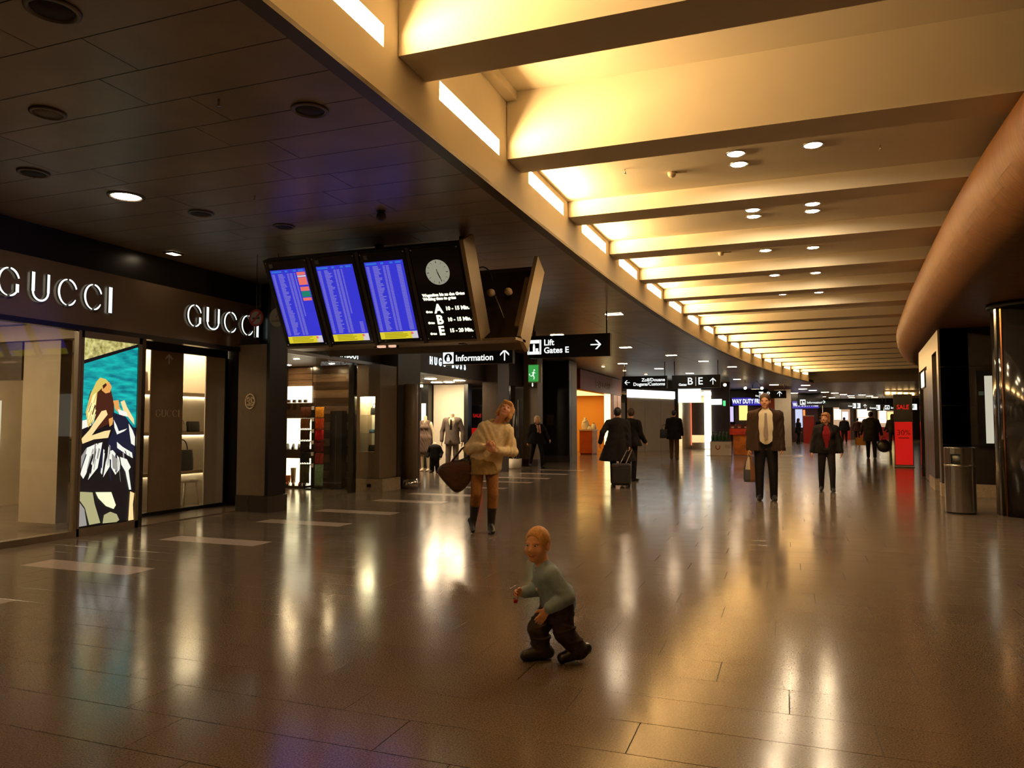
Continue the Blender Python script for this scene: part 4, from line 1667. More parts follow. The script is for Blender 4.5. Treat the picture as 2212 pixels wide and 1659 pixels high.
def hanging_sign(label, x0, x1, y, z0, z1, items, rz=0.0, name='hanging_sign', group=None):
    t = thing(name, label, 'sign', ((x0 + x1) / 2, y, z0), rz, group)
    w, h = (x1 - x0) / 2, z1 - z0
    m = MB()
    m.box(-w, w, -0.07, 0.07, 0, h, M_SIGNBLK)
    m.build('panel', t, world=False)
    for sx in (-1, 1):
        m = MB()
        m.tube([(sx * w * 0.9, 0, h), (sx * w * 0.9, 0, CEIL - z0 - 0.003)], 0.014, M_BLACK)
        m.build('hanging_rod', t, world=False)
    o = -0.0715
    for it in items:
        k = it[0]
        if k != 'letter':
            m = MB()
        if k == 'text':
            _, s, size, u, v = it[:5]
            write(m, s, size, (u * w, o, v * h), UXV, UZV, (0, -1, 0), M_SIGNWHT, thick=0.0008, align=it[5] if len(it) > 5 else 'LEFT', bold=0.004)
        elif k == 'arrow':
            _, d, s, u, v = it
            for vs, fs in arrow2d(d, s):
                put2d(m, vs, fs, (u * w, o, v * h), UXV, UZV, (0, -1, 0), M_SIGNWHT)
        elif k == 'lift':
            _, s, u, v = it
            cx, cz = u * w, v * h
            m.quad((cx - s / 2, o, cz - s / 2), (cx + s / 2, o, cz - s / 2), (cx + s / 2, o, cz + s / 2), (cx - s / 2, o, cz + s / 2), M_SIGNWHT)
            for (a, b_, c, d_) in ((-0.36, 0.36, -0.30, 0.26),):
                m.quad((cx + a * s, o - 0.001, cz + c * s), (cx + b_ * s, o - 0.001, cz + c * s), (cx + b_ * s, o - 0.001, cz + d_ * s), (cx + a * s, o - 0.001, cz + d_ * s), M_SIGNBLK)
            m.box(cx - 0.10 * s, cx + 0.06 * s, o - 0.003, o - 0.0012, cz - 0.30 * s, cz + 0.08 * s, M_SIGNWHT)
            m.ell((cx - 0.02 * s, o - 0.002, cz + 0.15 * s), (0.07 * s, 0.001, 0.07 * s), M_SIGNWHT, 10, 6)
            m.box(cx + 0.10 * s, cx + 0.28 * s, o - 0.003, o - 0.0012, cz - 0.30 * s, cz - 0.08 * s, M_SIGNWHT)
            for g in (-0.41, 0.38):
                m.box(cx + g * s, cx + (g + 0.03) * s, o - 0.003, o - 0.0012, cz - 0.48 * s, cz + 0.48 * s, M_SIGNBLK)
        elif k == 'desk':
            _, s, u, v = it
            cx, cz = u * w, v * h
            m.quad((cx - s / 2, o, cz - s / 2), (cx + s / 2, o, cz - s / 2), (cx + s / 2, o, cz + s / 2), (cx - s / 2, o, cz + s / 2), M_SIGNWHT)
            vs = [(cx + 0.38 * s * math.cos(a), o - 0.001, cz + 0.38 * s * math.sin(a)) for a in np.linspace(0, 2 * math.pi, 25)[:-1]]
            m.add(vs, [tuple(range(24))], M_SIGNBLK)
            m.ell((cx, o - 0.002, cz + 0.16 * s), (0.08 * s, 0.001, 0.09 * s), M_SIGNWHT, 10, 6)
            m.box(cx - 0.15 * s, cx + 0.15 * s, o - 0.003, o - 0.0015, cz - 0.30 * s, cz + 0.05 * s, M_SIGNWHT)
        elif k == 'block':
            _, sw, shh, u, v = it
            m.quad((u * w - sw / 2, o, v * h - shh / 2), (u * w + sw / 2, o, v * h - shh / 2), (u * w + sw / 2, o, v * h + shh / 2), (u * w - sw / 2, o, v * h + shh / 2), M_SIGNWHT)
        elif k == 'letter':
            _, s, size, u, v = it
            m = MB()
            write(m, s, size, (u * w, o - 0.001, v * h), UXV, UZV, (0, -1, 0), M_SIGNBLK, thick=0.0008, bold=0.006)
        m.build({'text': 'lettering', 'arrow': 'arrow', 'lift': 'lift_pictogram', 'desk': 'desk_pictogram', 'block': 'white_block', 'letter': 'gate_letter'}[k], t, world=False)
    return t


hanging_sign('black hanging sign reading Lift Gates E with arrow pointing right', -4.96, -3.25, 14.5, 2.68, 3.14,
             [('lift', 0.30, -0.86, 0.5), ('text', 'Lift', 0.17, -0.62, 0.68), ('text', 'Gates E', 0.17, -0.62, 0.33), ('arrow', 'r', 0.22, 0.66, 0.52)])
hanging_sign('black hanging sign reading Information with desk pictogram and up arrow', -6.93, -5.32, 14.5, 2.60, 3.04,
             [('desk', 0.25, -0.83, 0.34), ('text', 'Information', 0.185, -0.62, 0.30), ('arrow', 'u', 0.24, 0.78, 0.40)])
hanging_sign('black hanging customs sign in four languages with arrow pointing left', -5.62, -4.00, 27.0, 2.63, 3.08,
             [('arrow', 'l', 0.20, -0.78, 0.5), ('text', 'Zoll/Douane', 0.165, 0.92, 0.68, 'RIGHT'), ('text', 'Dogana/Customs', 0.165, 0.92, 0.34, 'RIGHT')])
hanging_sign('black hanging sign for gates B and E with up arrow', -3.82, -2.14, 27.0, 2.62, 3.08,
             [('text', 'Gates', 0.12, -0.72, 0.26), ('text', 'B', 0.36, -0.36, 0.5), ('block', 0.012, 0.32, 0.0, 0.5), ('text', 'E', 0.36, 0.08, 0.5), ('arrow', 'u', 0.24, 0.70, 0.5)])

# ---------------- hanging flight information unit (V-shaped, screens on both sides)
M_FRAME = mat('board_frame_champagne', (0.36, 0.27, 0.16), 0.35, metal=0.5)
M_SCRBLK = mat('screen_bezel_black', (0.006, 0.006, 0.007), 0.15)
M_BLUE = glow('screen_blue', (0.035, 0.035, 0.62), 0.95)
M_BLUETXT = glow('screen_lilac_text', (0.20, 0.18, 0.62), 0.95)
M_CYAN = glow('screen_cyan_head', (0.03, 0.16, 0.66), 0.95)
M_YEL = glow('screen_yellow', (0.72, 0.60, 0.03), 0.95)
M_SALMON = glow('screen_salmon', (0.80, 0.16, 0.13), 0.95)
M_GRN = glow('screen_green', (0.01, 0.22, 0.14), 0.95)
M_PALE = glow('screen_pale', (0.62, 0.58, 0.62), 0.95)
M_YTXT = glow('screen_yellow_text', (0.36, 0.30, 0.0), 0.9)
M_LEDW = glow('led_cream_text', (1.0, 0.98, 0.66), 1.5)
BXL, BXR = -6.02, -3.35
TOPY, TOPZ, BOTY, BOTZ = 7.40, 3.33, 7.90, 2.31
dirv = Vector((0, BOTY - TOPY, BOTZ - TOPZ))
PLEN = dirv.length
dn = dirv.normalized()                       # down along the panel
up_ = -dn
nrm = Vector((1, 0, 0)).cross(up_)           # facing the camera and down
if nrm.y > 0:
    nrm = -nrm
unit = thing('flight_information_board', 'hanging flight information unit with blue screens and clock', 'display board', (-4.7, 8.1, 2.25))


def pt(x, s, off):
    """point on the sloping front: x across, s metres down from the top edge, off metres outwards"""
    return Vector((x, TOPY, TOPZ)) + dn * s + nrm * off


def pbox(mb, x0, x1, s0, s1, o0, o1, mt):
    vs = [pt(x, s, o) for o in (o0, o1) for (x, s) in ((x0, s1), (x1, s1), (x1, s0), (x0, s0))]
    mb.add(vs, [(3, 2, 1, 0), (4, 5, 6, 7), (0, 1, 5, 4), (1, 2, 6, 5), (2, 3, 7, 6), (3, 0, 4, 7)], mt)


m = MB()
pbox(m, BXL, BXR, 0.0, PLEN, -0.16, -0.02, M_SIGNBLK)
m.build('front_housing', unit)
m = MB()
pbox(m, BXR + 0.001, BXR + 0.05, -0.03, PLEN + 0.02, -0.30, 0.01, M_FRAME)
m.build('end_plate', unit)
MODW = (BXR - BXL) / 4
rb_ = random.Random(11)
for k in range(4):
    x0, x1 = BXL + k * MODW + 0.035, BXL + (k + 1) * MODW - 0.035
    m = MB()
    pbox(m, x0, x1, 0.02, PLEN - 0.02, -0.019, 0.0, M_SCRBLK)
    mod = m.build('clock_panel' if k == 3 else 'screen', unit)
    for (cx, cs) in ((x0 + 0.015, 0.035), (x1 - 0.015, 0.035), (x0 + 0.015, PLEN - 0.035), (x1 - 0.015, PLEN - 0.035)):
        mm = MB()
        c = pt(cx, cs, 0.004)
        mm.ell(c, (0.010, 0.010, 0.010), M_CHROME, 8, 5)
        b_ = mm.build('screw', None)
        b_.parent = mod
    if k < 3:
        sx0, sx1, s0, s1 = x0 + 0.045, x1 - 0.045, 0.13, PLEN - 0.052
        W, Hh = sx1 - sx0, s1 - s0
        m = MB()
        pbox(m, sx0, sx1, s0, s1, 0.0, 0.004, M_BLUE)
        w_ = lambda a, b__, c, d_, mt, o=0.0046: m.add([pt(sx0 + a * W, s0 + d_ * Hh, o), pt(sx0 + b__ * W, s0 + d_ * Hh, o), pt(sx0 + b__ * W, s0 + c * Hh, o), pt(sx0 + a * W, s0 + c * Hh, o)], [(0, 1, 2, 3)], mt)
        for a, b__ in ((0.03, 0.32), (0.42, 0.50), (0.66, 0.74), (0.80, 0.95)):
            w_(a, b__, 0.012, 0.036, M_CYAN)
        nrow = 46
        for r_ in range(nrow):
            c, d_ = 0.055 + r_ * 0.0182, 0.055 + r_ * 0.0182 + 0.011
            w_(0.03, 0.11, c, d_, M_BLUETXT)
            w_(0.20, 0.30 + rb_.uniform(0, 0.10), c, d_, M_BLUETXT)
            w_(0.46, 0.52, c, d_, M_BLUETXT)
            w_(0.545, 0.62, c, d_, M_BLUETXT)
            if k < 2 and r_ < 32:
                w_(0.66, 0.70, c, d_, M_BLUETXT)
            if k == 2:
                w_(0.82, 0.94, c, d_, M_BLUETXT)
            if k == 1 and r_ > 37:
                w_(0.83, 0.93, c, d_, M_BLUETXT)
        if k == 0:
            for c, d_, mt in ((0.045, 0.085, M_SALMON), (0.09, 0.11, M_PALE), (0.115, 0.215, M_SALMON), (0.24, 0.295, M_SALMON), (0.30, 0.375, M_GRN), (0.385, 0.425, M_SALMON)):
                w_(0.74, 0.985, c, d_, mt, 0.0052)
        w_(0.0, 0.84, 0.905, 1.0, M_YEL, 0.0052)
        w_(0.84, 1.0, 0.905, 1.0, M_PALE, 0.0052)
        w_(0.83, 0.89, 0.915, 0.945, M_SALMON, 0.0058)
        for r_ in range(4):
            w_(0.12, 0.55 + rb_.uniform(0, 0.2), 0.915 + r_ * 0.02, 0.925 + r_ * 0.02, M_YTXT, 0.0058)
        b_ = m.build('picture', None)
        b_.parent = mod
        m = MB()
        m.add([pt(x0 + 0.05, 0.10, 0.001), pt(x0 + 0.10, 0.10, 0.001), pt(x0 + 0.10, 0.05, 0.001), pt(x0 + 0.05, 0.05, 0.001)], [(0, 1, 2, 3)], mat('grey_picto', (0.16, 0.15, 0.14), 0.4))
        b_ = m.build('plane_pictogram', None)
        b_.parent = mod
    else:
        cxm = (x0 + x1) / 2
        m = MB()
        cs = 0.31
        cr = 0.145
        ring = [pt(cxm + cr * math.cos(a), cs - cr * math.sin(a), 0.012) for a in np.linspace(0, 2 * math.pi, 41)[:-1]]
        ring2 = [pt(cxm + cr * math.cos(a), cs - cr * math.sin(a), 0.0) for a in np.linspace(0, 2 * math.pi, 41)[:-1]]
        dial = glow('clock_dial', (0.80, 0.78, 0.56), 0.34)
        m.add(ring + ring2, [tuple(range(40))] + [(i, 40 + i, 40 + (i + 1) % 40, (i + 1) % 40) for i in range(40)], dial)
        b_ = m.build('clock_face', None)
        b_.parent = mod
        for hh in range(12):
            m = MB()
            a = R(30 * hh)
            for (r0, r1, ww) in ((0.108, 0.132, 0.004),):
                ca, sa = math.cos(a), math.sin(a)
                px_, ps_ = -sa * ww, ca * ww
                m.add([pt(cxm + ca * r0 - px_, cs - sa * r0 + ps_ * 0 - ps_, 0.0125), pt(cxm + ca * r1 - px_, cs - sa * r1 - ps_, 0.0125), pt(cxm + ca * r1 + px_, cs - sa * r1 + ps_, 0.0125), pt(cxm + ca * r0 + px_, cs - sa * r0 + ps_, 0.0125)], [(0, 1, 2, 3)], M_BLACK)
            b_ = m.build('hour_mark', None)
            b_.parent = mod
        for ang, ln_, ww in ((-72, 0.115, 0.004), (-80 + 8, 0.07, 0.006), (100, 0.04, 0.004)):
            m = MB()
            a = R(ang)
            ca, sa = math.cos(a), math.sin(a)
            m.add([pt(cxm - sa * ww, cs - ca * ww, 0.014), pt(cxm + ca * ln_ - sa * ww, cs - sa * ln_ - ca * ww, 0.014), pt(cxm + ca * ln_ + sa * ww, cs - sa * ln_ + ca * ww, 0.014), pt(cxm + sa * ww, cs + ca * ww, 0.014)], [(0, 1, 2, 3)], M_BLACK)
            b_ = m.build('clock_hand', None)
            b_.parent = mod
        ux, uy = Vector((1, 0, 0)), up_

        def wt_(s, size, x, sdown, bold=0.003, align='LEFT'):
            m = MB()
            write(m, s, size, pt(x, sdown, 0.002), ux, uy, nrm, M_LEDW, thick=0.0008, align=align, bold=bold)
            b_ = m.build('walking_time_text', None)
            b_.parent = mod
        wt_('Wegzeiten bis zu den Gates', 0.047, x0 + 0.045, 0.575)
        wt_('Walking time to gates', 0.047, x0 + 0.045, 0.620)
        for r_, (g, tm) in enumerate((('A', '10 - 15 Min.'), ('B', '10 - 15 Min.'), ('E', '15 - 20 Min.'))):
            s_ = 0.745 + r_ * 0.135
            wt_('Gates', 0.035, x0 + 0.05, s_ + 0.03)
            wt_(g, 0.15, x0 + 0.165, s_, 0.006)
            wt_(tm, 0.062, x0 + 0.305, s_)
for k in range(1, 4):
    m = MB()
    x = BXL + k * MODW
    pbox(m, x - 0.022, x + 0.022, 0.0, PLEN + 0.02, -0.019, 0.006, mat('mullion_brown', (0.050, 0.034, 0.022), 0.35))
    m.build('mullion', unit)
# underside tray and rear row
m = MB()
m.box(BXL, BXR + 0.47, BOTY + 0.02, 8.26, BOTZ - 0.02, BOTZ + 0.01, M_FRAME)
m.build('bottom_tray', unit)
RTY, RBY, RX0, RX1 = 8.86, 8.24, BXL + 0.35, BXR + 0.47


def rbox(mb, x0, x1, f0, f1, o0, o1, mt):
    """rear row: f 0..1 from bottom to top of the slope, o metres from its inner face"""
    a, b_ = Vector((0, RBY, BOTZ - 0.02)), Vector((0, RTY, TOPZ))
    d = b_ - a
    n = Vector((0, d.z, -d.y)).normalized()
    vs = [Vector((x, 0, 0)) + a + d * f + n * o for o in (o0, o1) for (x, f) in ((x0, f0), (x1, f0), (x1, f1), (x0, f1))]
    mb.add(vs, [(0, 3, 2, 1), (4, 5, 6, 7), (0, 1, 5, 4), (1, 2, 6, 5), (2, 3, 7, 6), (3, 0, 4, 7)], mt)


m = MB()
rbox(m, RX0, RX1 - 0.05, 0.0, 1.0, 0.0, 0.14, M_DARKBRN)
m.build('rear_housing', unit)
m = MB()
rbox(m, RX1 - 0.049, RX1, -0.02, 1.02, -0.16, 0.15, M_FRAME)
m.build('rear_end_plate', unit)
m = MB()
rbox(m, RX1 - 0.75, RX1 - 0.06, 0.06, 0.94, -0.012, -0.001, mat('rear_inner_panel', (0.035, 0.026, 0.02), 0.15, spec=0.6))
m.build('inner_panel', unit)
m = MB()
rbox(m, RX1 - 0.16, RX1 - 0.10, 0.18, 0.82, -0.05, -0.013, M_FRAME)
m.build('inner_stiffener', unit)
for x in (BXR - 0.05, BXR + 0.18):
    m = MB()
    m.lathe([(0.001, 0.0), (0.045, 0.005), (0.05, 0.04), (0.03, 0.10), (0.001, 0.11)], (x, 8.42, 2.95), mat('reflection_cup', (0.70, 0.50, 0.30), 0.4), 14, axis='y')  # pale cups stand for two lamps reflected inside the unit
    m.build('lamp_reflection', unit)
m = MB()
m.tube([(BXR - 0.15 + 0.14 * math.cos(a), 8.4, 3.05 + 0.22 * math.sin(a)) for a in np.linspace(0.2, 2.9, 14)], 0.008, M_BLACK)
m.build('cable', unit)
m = MB()
m.tube([(BXR + 0.02, 8.42, 2.90), (BXR + 0.15, 8.38, 2.62)], 0.006, M_FRAME)
m.build('cable', unit)
for x in (-4.78, -3.62):
    m = MB()
    m.box(x - 0.035, x + 0.035, 8.05, 8.15, BOTZ - 0.03, CEIL - 0.003, M_BLACK)
    m.build('ceiling_post', unit)
    for sx in (-1, 1):
        m = MB()
        m.ell((x + sx * 0.075, 8.0, 3.36), (0.03, 0.03, 0.02), mat('post_lug', (0.7, 0.5, 0.35), 0.25, metal=1.0), 10, 6)
        m.build('lug', unit)
for x in (-4.66, -4.50):
    m = MB()
    m.box(x - 0.045, x + 0.045, 7.94, 8.00, BOTZ - 0.045, BOTZ - 0.021, mat('tray_lamp', (0.6, 0.4, 0.3), 0.4, emit=(1, 0.6, 0.42), power=0.5))
    m.build('tray_lamp', unit)
m = MB()
m.lathe([(0.001, 0.0), (0.02, 0.015), (0.02, 0.05)], (-4.45, 7.99, BOTZ - 0.071), M_BLACK, 10)
m.build('camera_dome', unit)

# round hanging signs beside the flight board
t = thing('no_smoking_sign', 'round red and white no smoking sign hanging left of the screens', 'sign', (-6.58, 8.0, 2.7))
m = MB()
m.lathe([(0.115, -0.004), (0.115, 0.004)], (-6.58, 8.0, 2.735), mat('sign_disc_pale', (0.34, 0.26, 0.20), 0.5), 36, False, 'y')
m.build('disc', t)
m = MB()
rd = mat('prohibition_red', lin((165, 22, 16)), 0.5)
vs, fs = arc2d(0, 0, 0.102, 0.102, 0, 360, 0.026, 0.026, 40)
put2d(m, vs, fs, (-6.58, 7.9945, 2.735), UXV, UZV, (0, -1, 0), rd)
put2d(m, [(-0.082, -0.062), (-0.062, -0.082), (0.082, 0.062), (0.062, 0.082)], [(0, 1, 2, 3)], (-6.58, 7.993, 2.735), UXV, UZV, (0, -1, 0), rd)
m.build('red_ring', t)
m = MB()
put2d(m, [(-0.06, -0.012), (0.06, -0.012), (0.06, 0.012), (-0.06, 0.012)], [(0, 1, 2, 3)], (-6.58, 7.9942, 2.73), UXV, UZV, (0, -1, 0), M_BLACK)
m.build('cigarette', t)
m = MB()
m.tube([(-6.58, 8.0, 2.85), (-6.58, 8.0, CEIL - 0.003)], 0.004, M_BLACK)
m.build('wire', t)
t = thing('round_hanging_sign', 'pale round sign with small dark lettering hanging by the first screen', 'sign', (-6.30, 8.0, 2.7))
m = MB()
m.lathe([(0.125, -0.004), (0.125, 0.004)], (-6.28, 8.05, 2.735), mat('sign_disc_cream', (0.36, 0.28, 0.18), 0.5), 36, False, 'y')
m.build('disc', t)
m = MB()
write(m, 'smoking', 0.055, (-6.28, 8.0445, 2.69), UXV, UZV, (0, -1, 0), M_BLACK, thick=0.0005)
put2d(m, [(-0.02, -0.02), (-0.012, -0.02), (0.03, 0.06), (0.022, 0.06)], [(0, 1, 2, 3)], (-6.28, 8.0445, 2.75), UXV, UZV, (0, -1, 0), M_BLACK)
m.build('lettering', t)
m = MB()
m.tube([(-6.28, 8.05, 2.86), (-6.28, 8.05, CEIL - 0.003)], 0.004, M_BLACK)
m.build('wire', t)

# ================================================================== CEILING FITTINGS
M_RINGM = mat('speaker_ring', (0.16, 0.12, 0.08), 0.4, metal=0.4)
M_GRILLE = mat('speaker_grille', (0.012, 0.010, 0.009), 0.7)


def ring_fit(label, x, y, r_, lit=None, group='round fittings in the dark ceiling', name='ceiling_speaker'):
    t = thing(name, label, 'cover' if name == 'ceiling_cover' else ('light' if lit else 'speaker'), (x, y, CEIL - 0.02), group=group)
    m = MB()
    m.lathe([(r_ * 0.80, -0.002), (r_ * 0.84, -0.016), (r_, -0.012), (r_ * 1.02, 0.0)], (x, y, CEIL - 0.002), M_RINGM, 28)
    m.build('ring', t)
    m = MB()
    m.lathe([(0.001, -0.008), (r_ * 0.78, -0.006), (r_ * 0.80, 0.0)], (x, y, CEIL - 0.002), lit or M_GRILLE, 28)
    m.build('grille' if not lit else 'lens', t)


ring_fit('large round speaker grille in the first ceiling row', -3.72, 2.82, 0.14)
ring_fit('round speaker with bright rim close to the white fascia', -3.18, 4.40, 0.13)
ring_fit('round speaker beyond the lit downlight over the boutique', -5.85, 6.20, 0.13)
ring_fit('round speaker between the pale cover and the boutique', -6.32, 4.66, 0.13)
ring_fit('round speaker above the first blue screen', -5.35, 6.95, 0.12)
ring_fit('pale round cover plate in the dark ceiling', -5.0, 3.78, 0.12, mat('pale_cover', (0.20, 0.15, 0.10), 0.6), name='ceiling_cover')
ring_fit('bright lit round downlight in the dark ceiling before the boutique', -6.11, 5.47, 0.17, glow('downlight_white', (1.0, 0.80, 0.58), 40), name='downlight')
t = thing('ceiling_dome', 'small dark ball shaped camera under the ceiling above the screens', 'camera', (-4.0, 6.81, CEIL - 0.1))
m = MB()
m.ell((-4.0, 6.81, CEIL - 0.06), (0.055, 0.055, 0.055), mat('dome_grey', (0.05, 0.042, 0.036), 0.4))
m.build('ball', t)
m = MB()
m.lathe([(0.05, -0.012), (0.05, 0.0)], (-4.0, 6.81, CEIL - 0.002), M_BLACK, 16)
m.build('mount', t)


def sprinkler(label, x, y, z, group):
    t = thing('sprinkler', label, 'sprinkler', (x, y, z - 0.06), group=group)
    m = MB()
    m.lathe([(0.008, 0.0), (0.008, 0.05)], (x, y, z - 0.052), M_CHROME, 8)
    m.build('stem', t)
    m = MB()
    m.lathe([(0.018, 0.0), (0.018, 0.004)], (x, y, z - 0.058), M_CHROME, 10)
    m.build('deflector', t)


sprinkler('small chrome sprinkler in the dark ceiling by the speakers', -3.67, 4.03, CEIL - 0.001, 'sprinklers')
sprinkler('small chrome sprinkler in the dark ceiling over the screens', -4.9, 5.9, CEIL - 0.001, 'sprinklers')
sprinkler('small sprinkler in the white bay near the wooden bulkhead', 0.95, 8.2, LOWZ - 0.001, 'sprinklers')
sprinkler('small sprinkler in the white bay behind the second beam', -1.62, 8.0, LOWZ - 0.001, 'sprinklers')
t = thing('spot_square', 'small lit square lamp recessed over the boutique band', 'light', (-7.56, 7.54, CEIL - 0.02))
m = MB()
m.box(-7.62, -7.50, 7.46, 7.62, CEIL - 0.018, CEIL - 0.002, glow('square_lamp', (1, 0.78, 0.5), 9))
m.build('lens', t)
m = MB()
for (x0, x1, y0, y1) in ((-7.64, -7.62, 7.44, 7.64), (-7.50, -7.48, 7.44, 7.64), (-7.62, -7.5, 7.44, 7.46), (-7.62, -7.5, 7.62, 7.64)):
    m.box(x0, x1, y0, y1, CEIL - 0.022, CEIL - 0.002, M_RINGM)
m.build('frame', t)

# smoke detectors in the white bays
for i, (x, y) in enumerate(((-1.15, 8.3), (-0.95, 12.5))):
    t = thing('smoke_detector', ('round smoke detector in the bay behind the second beam', 'small smoke detector in the bay with one pair of downlights')[i], 'detector', (x, y, LOWZ - 0.05), group='smoke detectors')
    m = MB()
    m.lathe([(0.001, -0.055), (0.035, -0.05), (0.045, -0.03), (0.05, -0.001)], (x, y, LOWZ - 0.001), M_BEIGE, 18)
    m.build('cover', t)
    m = MB()
    m.tube([(x + 0.05, y, LOWZ - 0.01), (x + 0.16, y, LOWZ - 0.01)], 0.008, M_BEIGE)
    m.build('conduit', t)

# downlights in the white bays
M_DOWN = glow('bay_downlight', (1.0, 0.76, 0.46), 170)
DL = [(-0.44, 7.94), (-0.43, 8.28), (0.31, 7.96), (-0.36, 10.14), (-0.36, 10.46), (0.37, 10.12), (0.38, 10.46), (-0.26, 12.60), (0.46, 12.65), (-0.15, 14.77), (0.57, 14.80), (-0.02, 17.0), (0.71, 17.02)]
for i, (x, y) in enumerate(DL):
    nb_ = int((y - BEAM0) / STEP)
    sd = 'fascia side' if x < 0.05 + 0.12 * (nb_ - 1) else 'bulkhead side'
    lab = {1: 'lit round downlight on the %s of the bay with three lamps', 2: 'lit round downlight on the %s of the bay with four lamps', 3: 'lit downlight on the %s of the first bay with only two lamps',
           4: 'lit downlight on the %s of the second bay with only two lamps', 5: 'lit downlight on the %s of the last bay that has lamps'}[nb_] % sd
    t = thing('downlight', lab, 'light', (x, y, LOWZ - 0.02), group='downlights in the white bays')
    m = MB()
    m.lathe([(0.001, -0.006), (0.082, -0.005), (0.086, -0.001)], (x, y, LOWZ - 0.002), M_DOWN, 20)
    m.build('lens', t)
    m = MB()
    m.lathe([(0.087, -0.001), (0.090, -0.010), (0.105, -0.006), (0.108, 0.0)], (x, y, LOWZ - 0.002), M_CHROME, 20)
    m.build('ring', t)

# ================================================================== FAR SHOPS
# ---------------- jeweller
M_ORANGE = mat('orange_lacquer', lin((196, 92, 28)), 0.4, vary=0.1, scale=4)
M_REDBRN = mat('red_brown_stone', lin((150, 60, 20)), 0.5, vary=0.15, scale=5)
M_GOLDL = glow('jeweller_light', (1.0, 0.62, 0.16), 2.6)
M_AMBER = mat('amber_wall', lin((235, 165, 70)), 0.55)
JX = -7.75
bv = thing('jeweller_storefront', 'jeweller shop front with brass letters and glowing amber interior', 'storefront', (JX, 32, 0), kind='structure')
m = MB()
m.box(JX - 0.25, JX - 0.02, 29.0, 37.0, 2.76, CEIL - 0.03, M_REDBRN)
jb = m.build('sign_band', bv)
mm = MB()
write(mm, 'BVLGARI', 0.42, (JX - 0.018, 33.0, 3.08), UYV, UZV, UXV, mat('brass_dark', (0.35, 0.20, 0.08), 0.3, metal=0.8), thick=0.012, squeeze=1.7)
o = mm.build('name_letters', None)
o.parent = jb
m = MB()
m.box(-11.5, -11.4, 29.0, 37, 0, 2.8, M_AMBER)
m.box(-11.5, JX - 0.02, 36.0, 36.1, 0, 2.76, M_AMBER)
m.box(-11.5, JX - 0.26, 29.0, 37, 2.76, 2.82, M_AMBER)
m.box(-11.5, JX - 0.3, 28.95, 29.0, 0, 2.76, M_AMBER)
m.build('interior_shell', bv)
m = MB()
m.box(-10.8, -8.2, 30.2, 35.4, 2.735, 2.755, M_GOLDL)
m.build('light_ceiling', bv)
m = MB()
m.box(JX - 0.30, JX - 0.05, 34.35, 34.6, 0.05, 2.75, glow('jeweller_jamb_glow', (1.0, 0.82, 0.36), 2.4))  # light falling on the jamb is put in as its own glow
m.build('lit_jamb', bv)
m = MB()
m.box(JX - 0.3, JX, 34.62, 35.0, 0, 2.75, M_REDBRN)
m.box(JX - 0.3, JX - 0.03, 35.2, 36.9, 0.0, 2.75, mat('orange_red_panel', lin((215, 70, 24)), 0.4))
m.build('side_panel', bv)
t = thing('jeweller_counter', 'orange lacquer counter in front of the glowing jeweller window', 'counter', (-8.2, 32.1, 0))
m = MB()
m.box(-8.52, -7.95, 31.6, 32.6, 0.06, 1.05, M_ORANGE, bev=0.01)
m.build('body', t)
m = MB()
m.box(-8.55, -7.92, 31.57, 32.63, 1.051, 1.10, mat('counter_top_pale', (0.75, 0.6, 0.42), 0.3))
m.build('top', t)
m = MB()
m.box(-8.5, -7.97, 31.65, 32.55, 0.0, 0.06, M_REDBRN)
m.build('kick', t)
MW = mat('display_white', (0.85, 0.78, 0.62), 0.5)
t = thing('necklace_bust', 'white necklace display bust on the orange counter', 'bust', (-8.3, 32.0, 1.101))
m = MB()
m.lathe([(0.14, 0.0), (0.16, 0.03), (0.17, 0.2), (0.13, 0.36), (0.06, 0.43), (0.055, 0.52), (0.001, 0.53)], (-8.36, 32.0, 1.101), MW, 18)
m.build('torso', t)
m = MB()
m.tube([(-8.36 + 0.1 * math.cos(a), 32.0 + 0.1 * math.sin(a) - 0.05, 1.50 - 0.10 * abs(math.sin(a / 2))) for a in np.linspace(0, 2 * math.pi, 17)], 0.008, MATS['brass_dark'], cap=False)
m.build('necklace', t)
for i, (x, y, r_) in enumerate(((-8.12, 31.85, 0.10), (-8.05, 32.3, 0.12))):
    t = thing('display_cushion', ('low white display cushion beside the bust', 'round white display stand at the counter edge')[i], 'display', (x, y, 1.101), group='jeweller displays')
    m = MB()
    m.lathe([(r_, 0.0), (r_ * 1.05, 0.05), (r_ * 0.6, 0.14 + 0.1 * i), (0.001, 0.16 + 0.1 * i)], (x, y, 1.101), MW, 16)
    m.build('cushion', t)
    m = MB()
    m.lathe([(0.04, 0.16 + 0.1 * i), (0.05, 0.19 + 0.1 * i), (0.001, 0.2 + 0.1 * i)], (x, y, 1.103), MATS['brass_dark'], 12)
    m.build('jewel', t)

# ---------------- hoarding with light band
def wslab(mb, a, b_, z0, z1, th, mt):
    """vertical slab on the floor line a->b (x, y), facing the right of a->b"""
    dx, dy = b_[0] - a[0], b_[1] - a[1]
    l = math.hypot(dx, dy)
    nx, ny = -dy / l * th, dx / l * th
    mb.prism([a, b_, (b_[0] + nx, b_[1] + ny), (a[0] + nx, a[1] + ny)], z0, z1, mt)


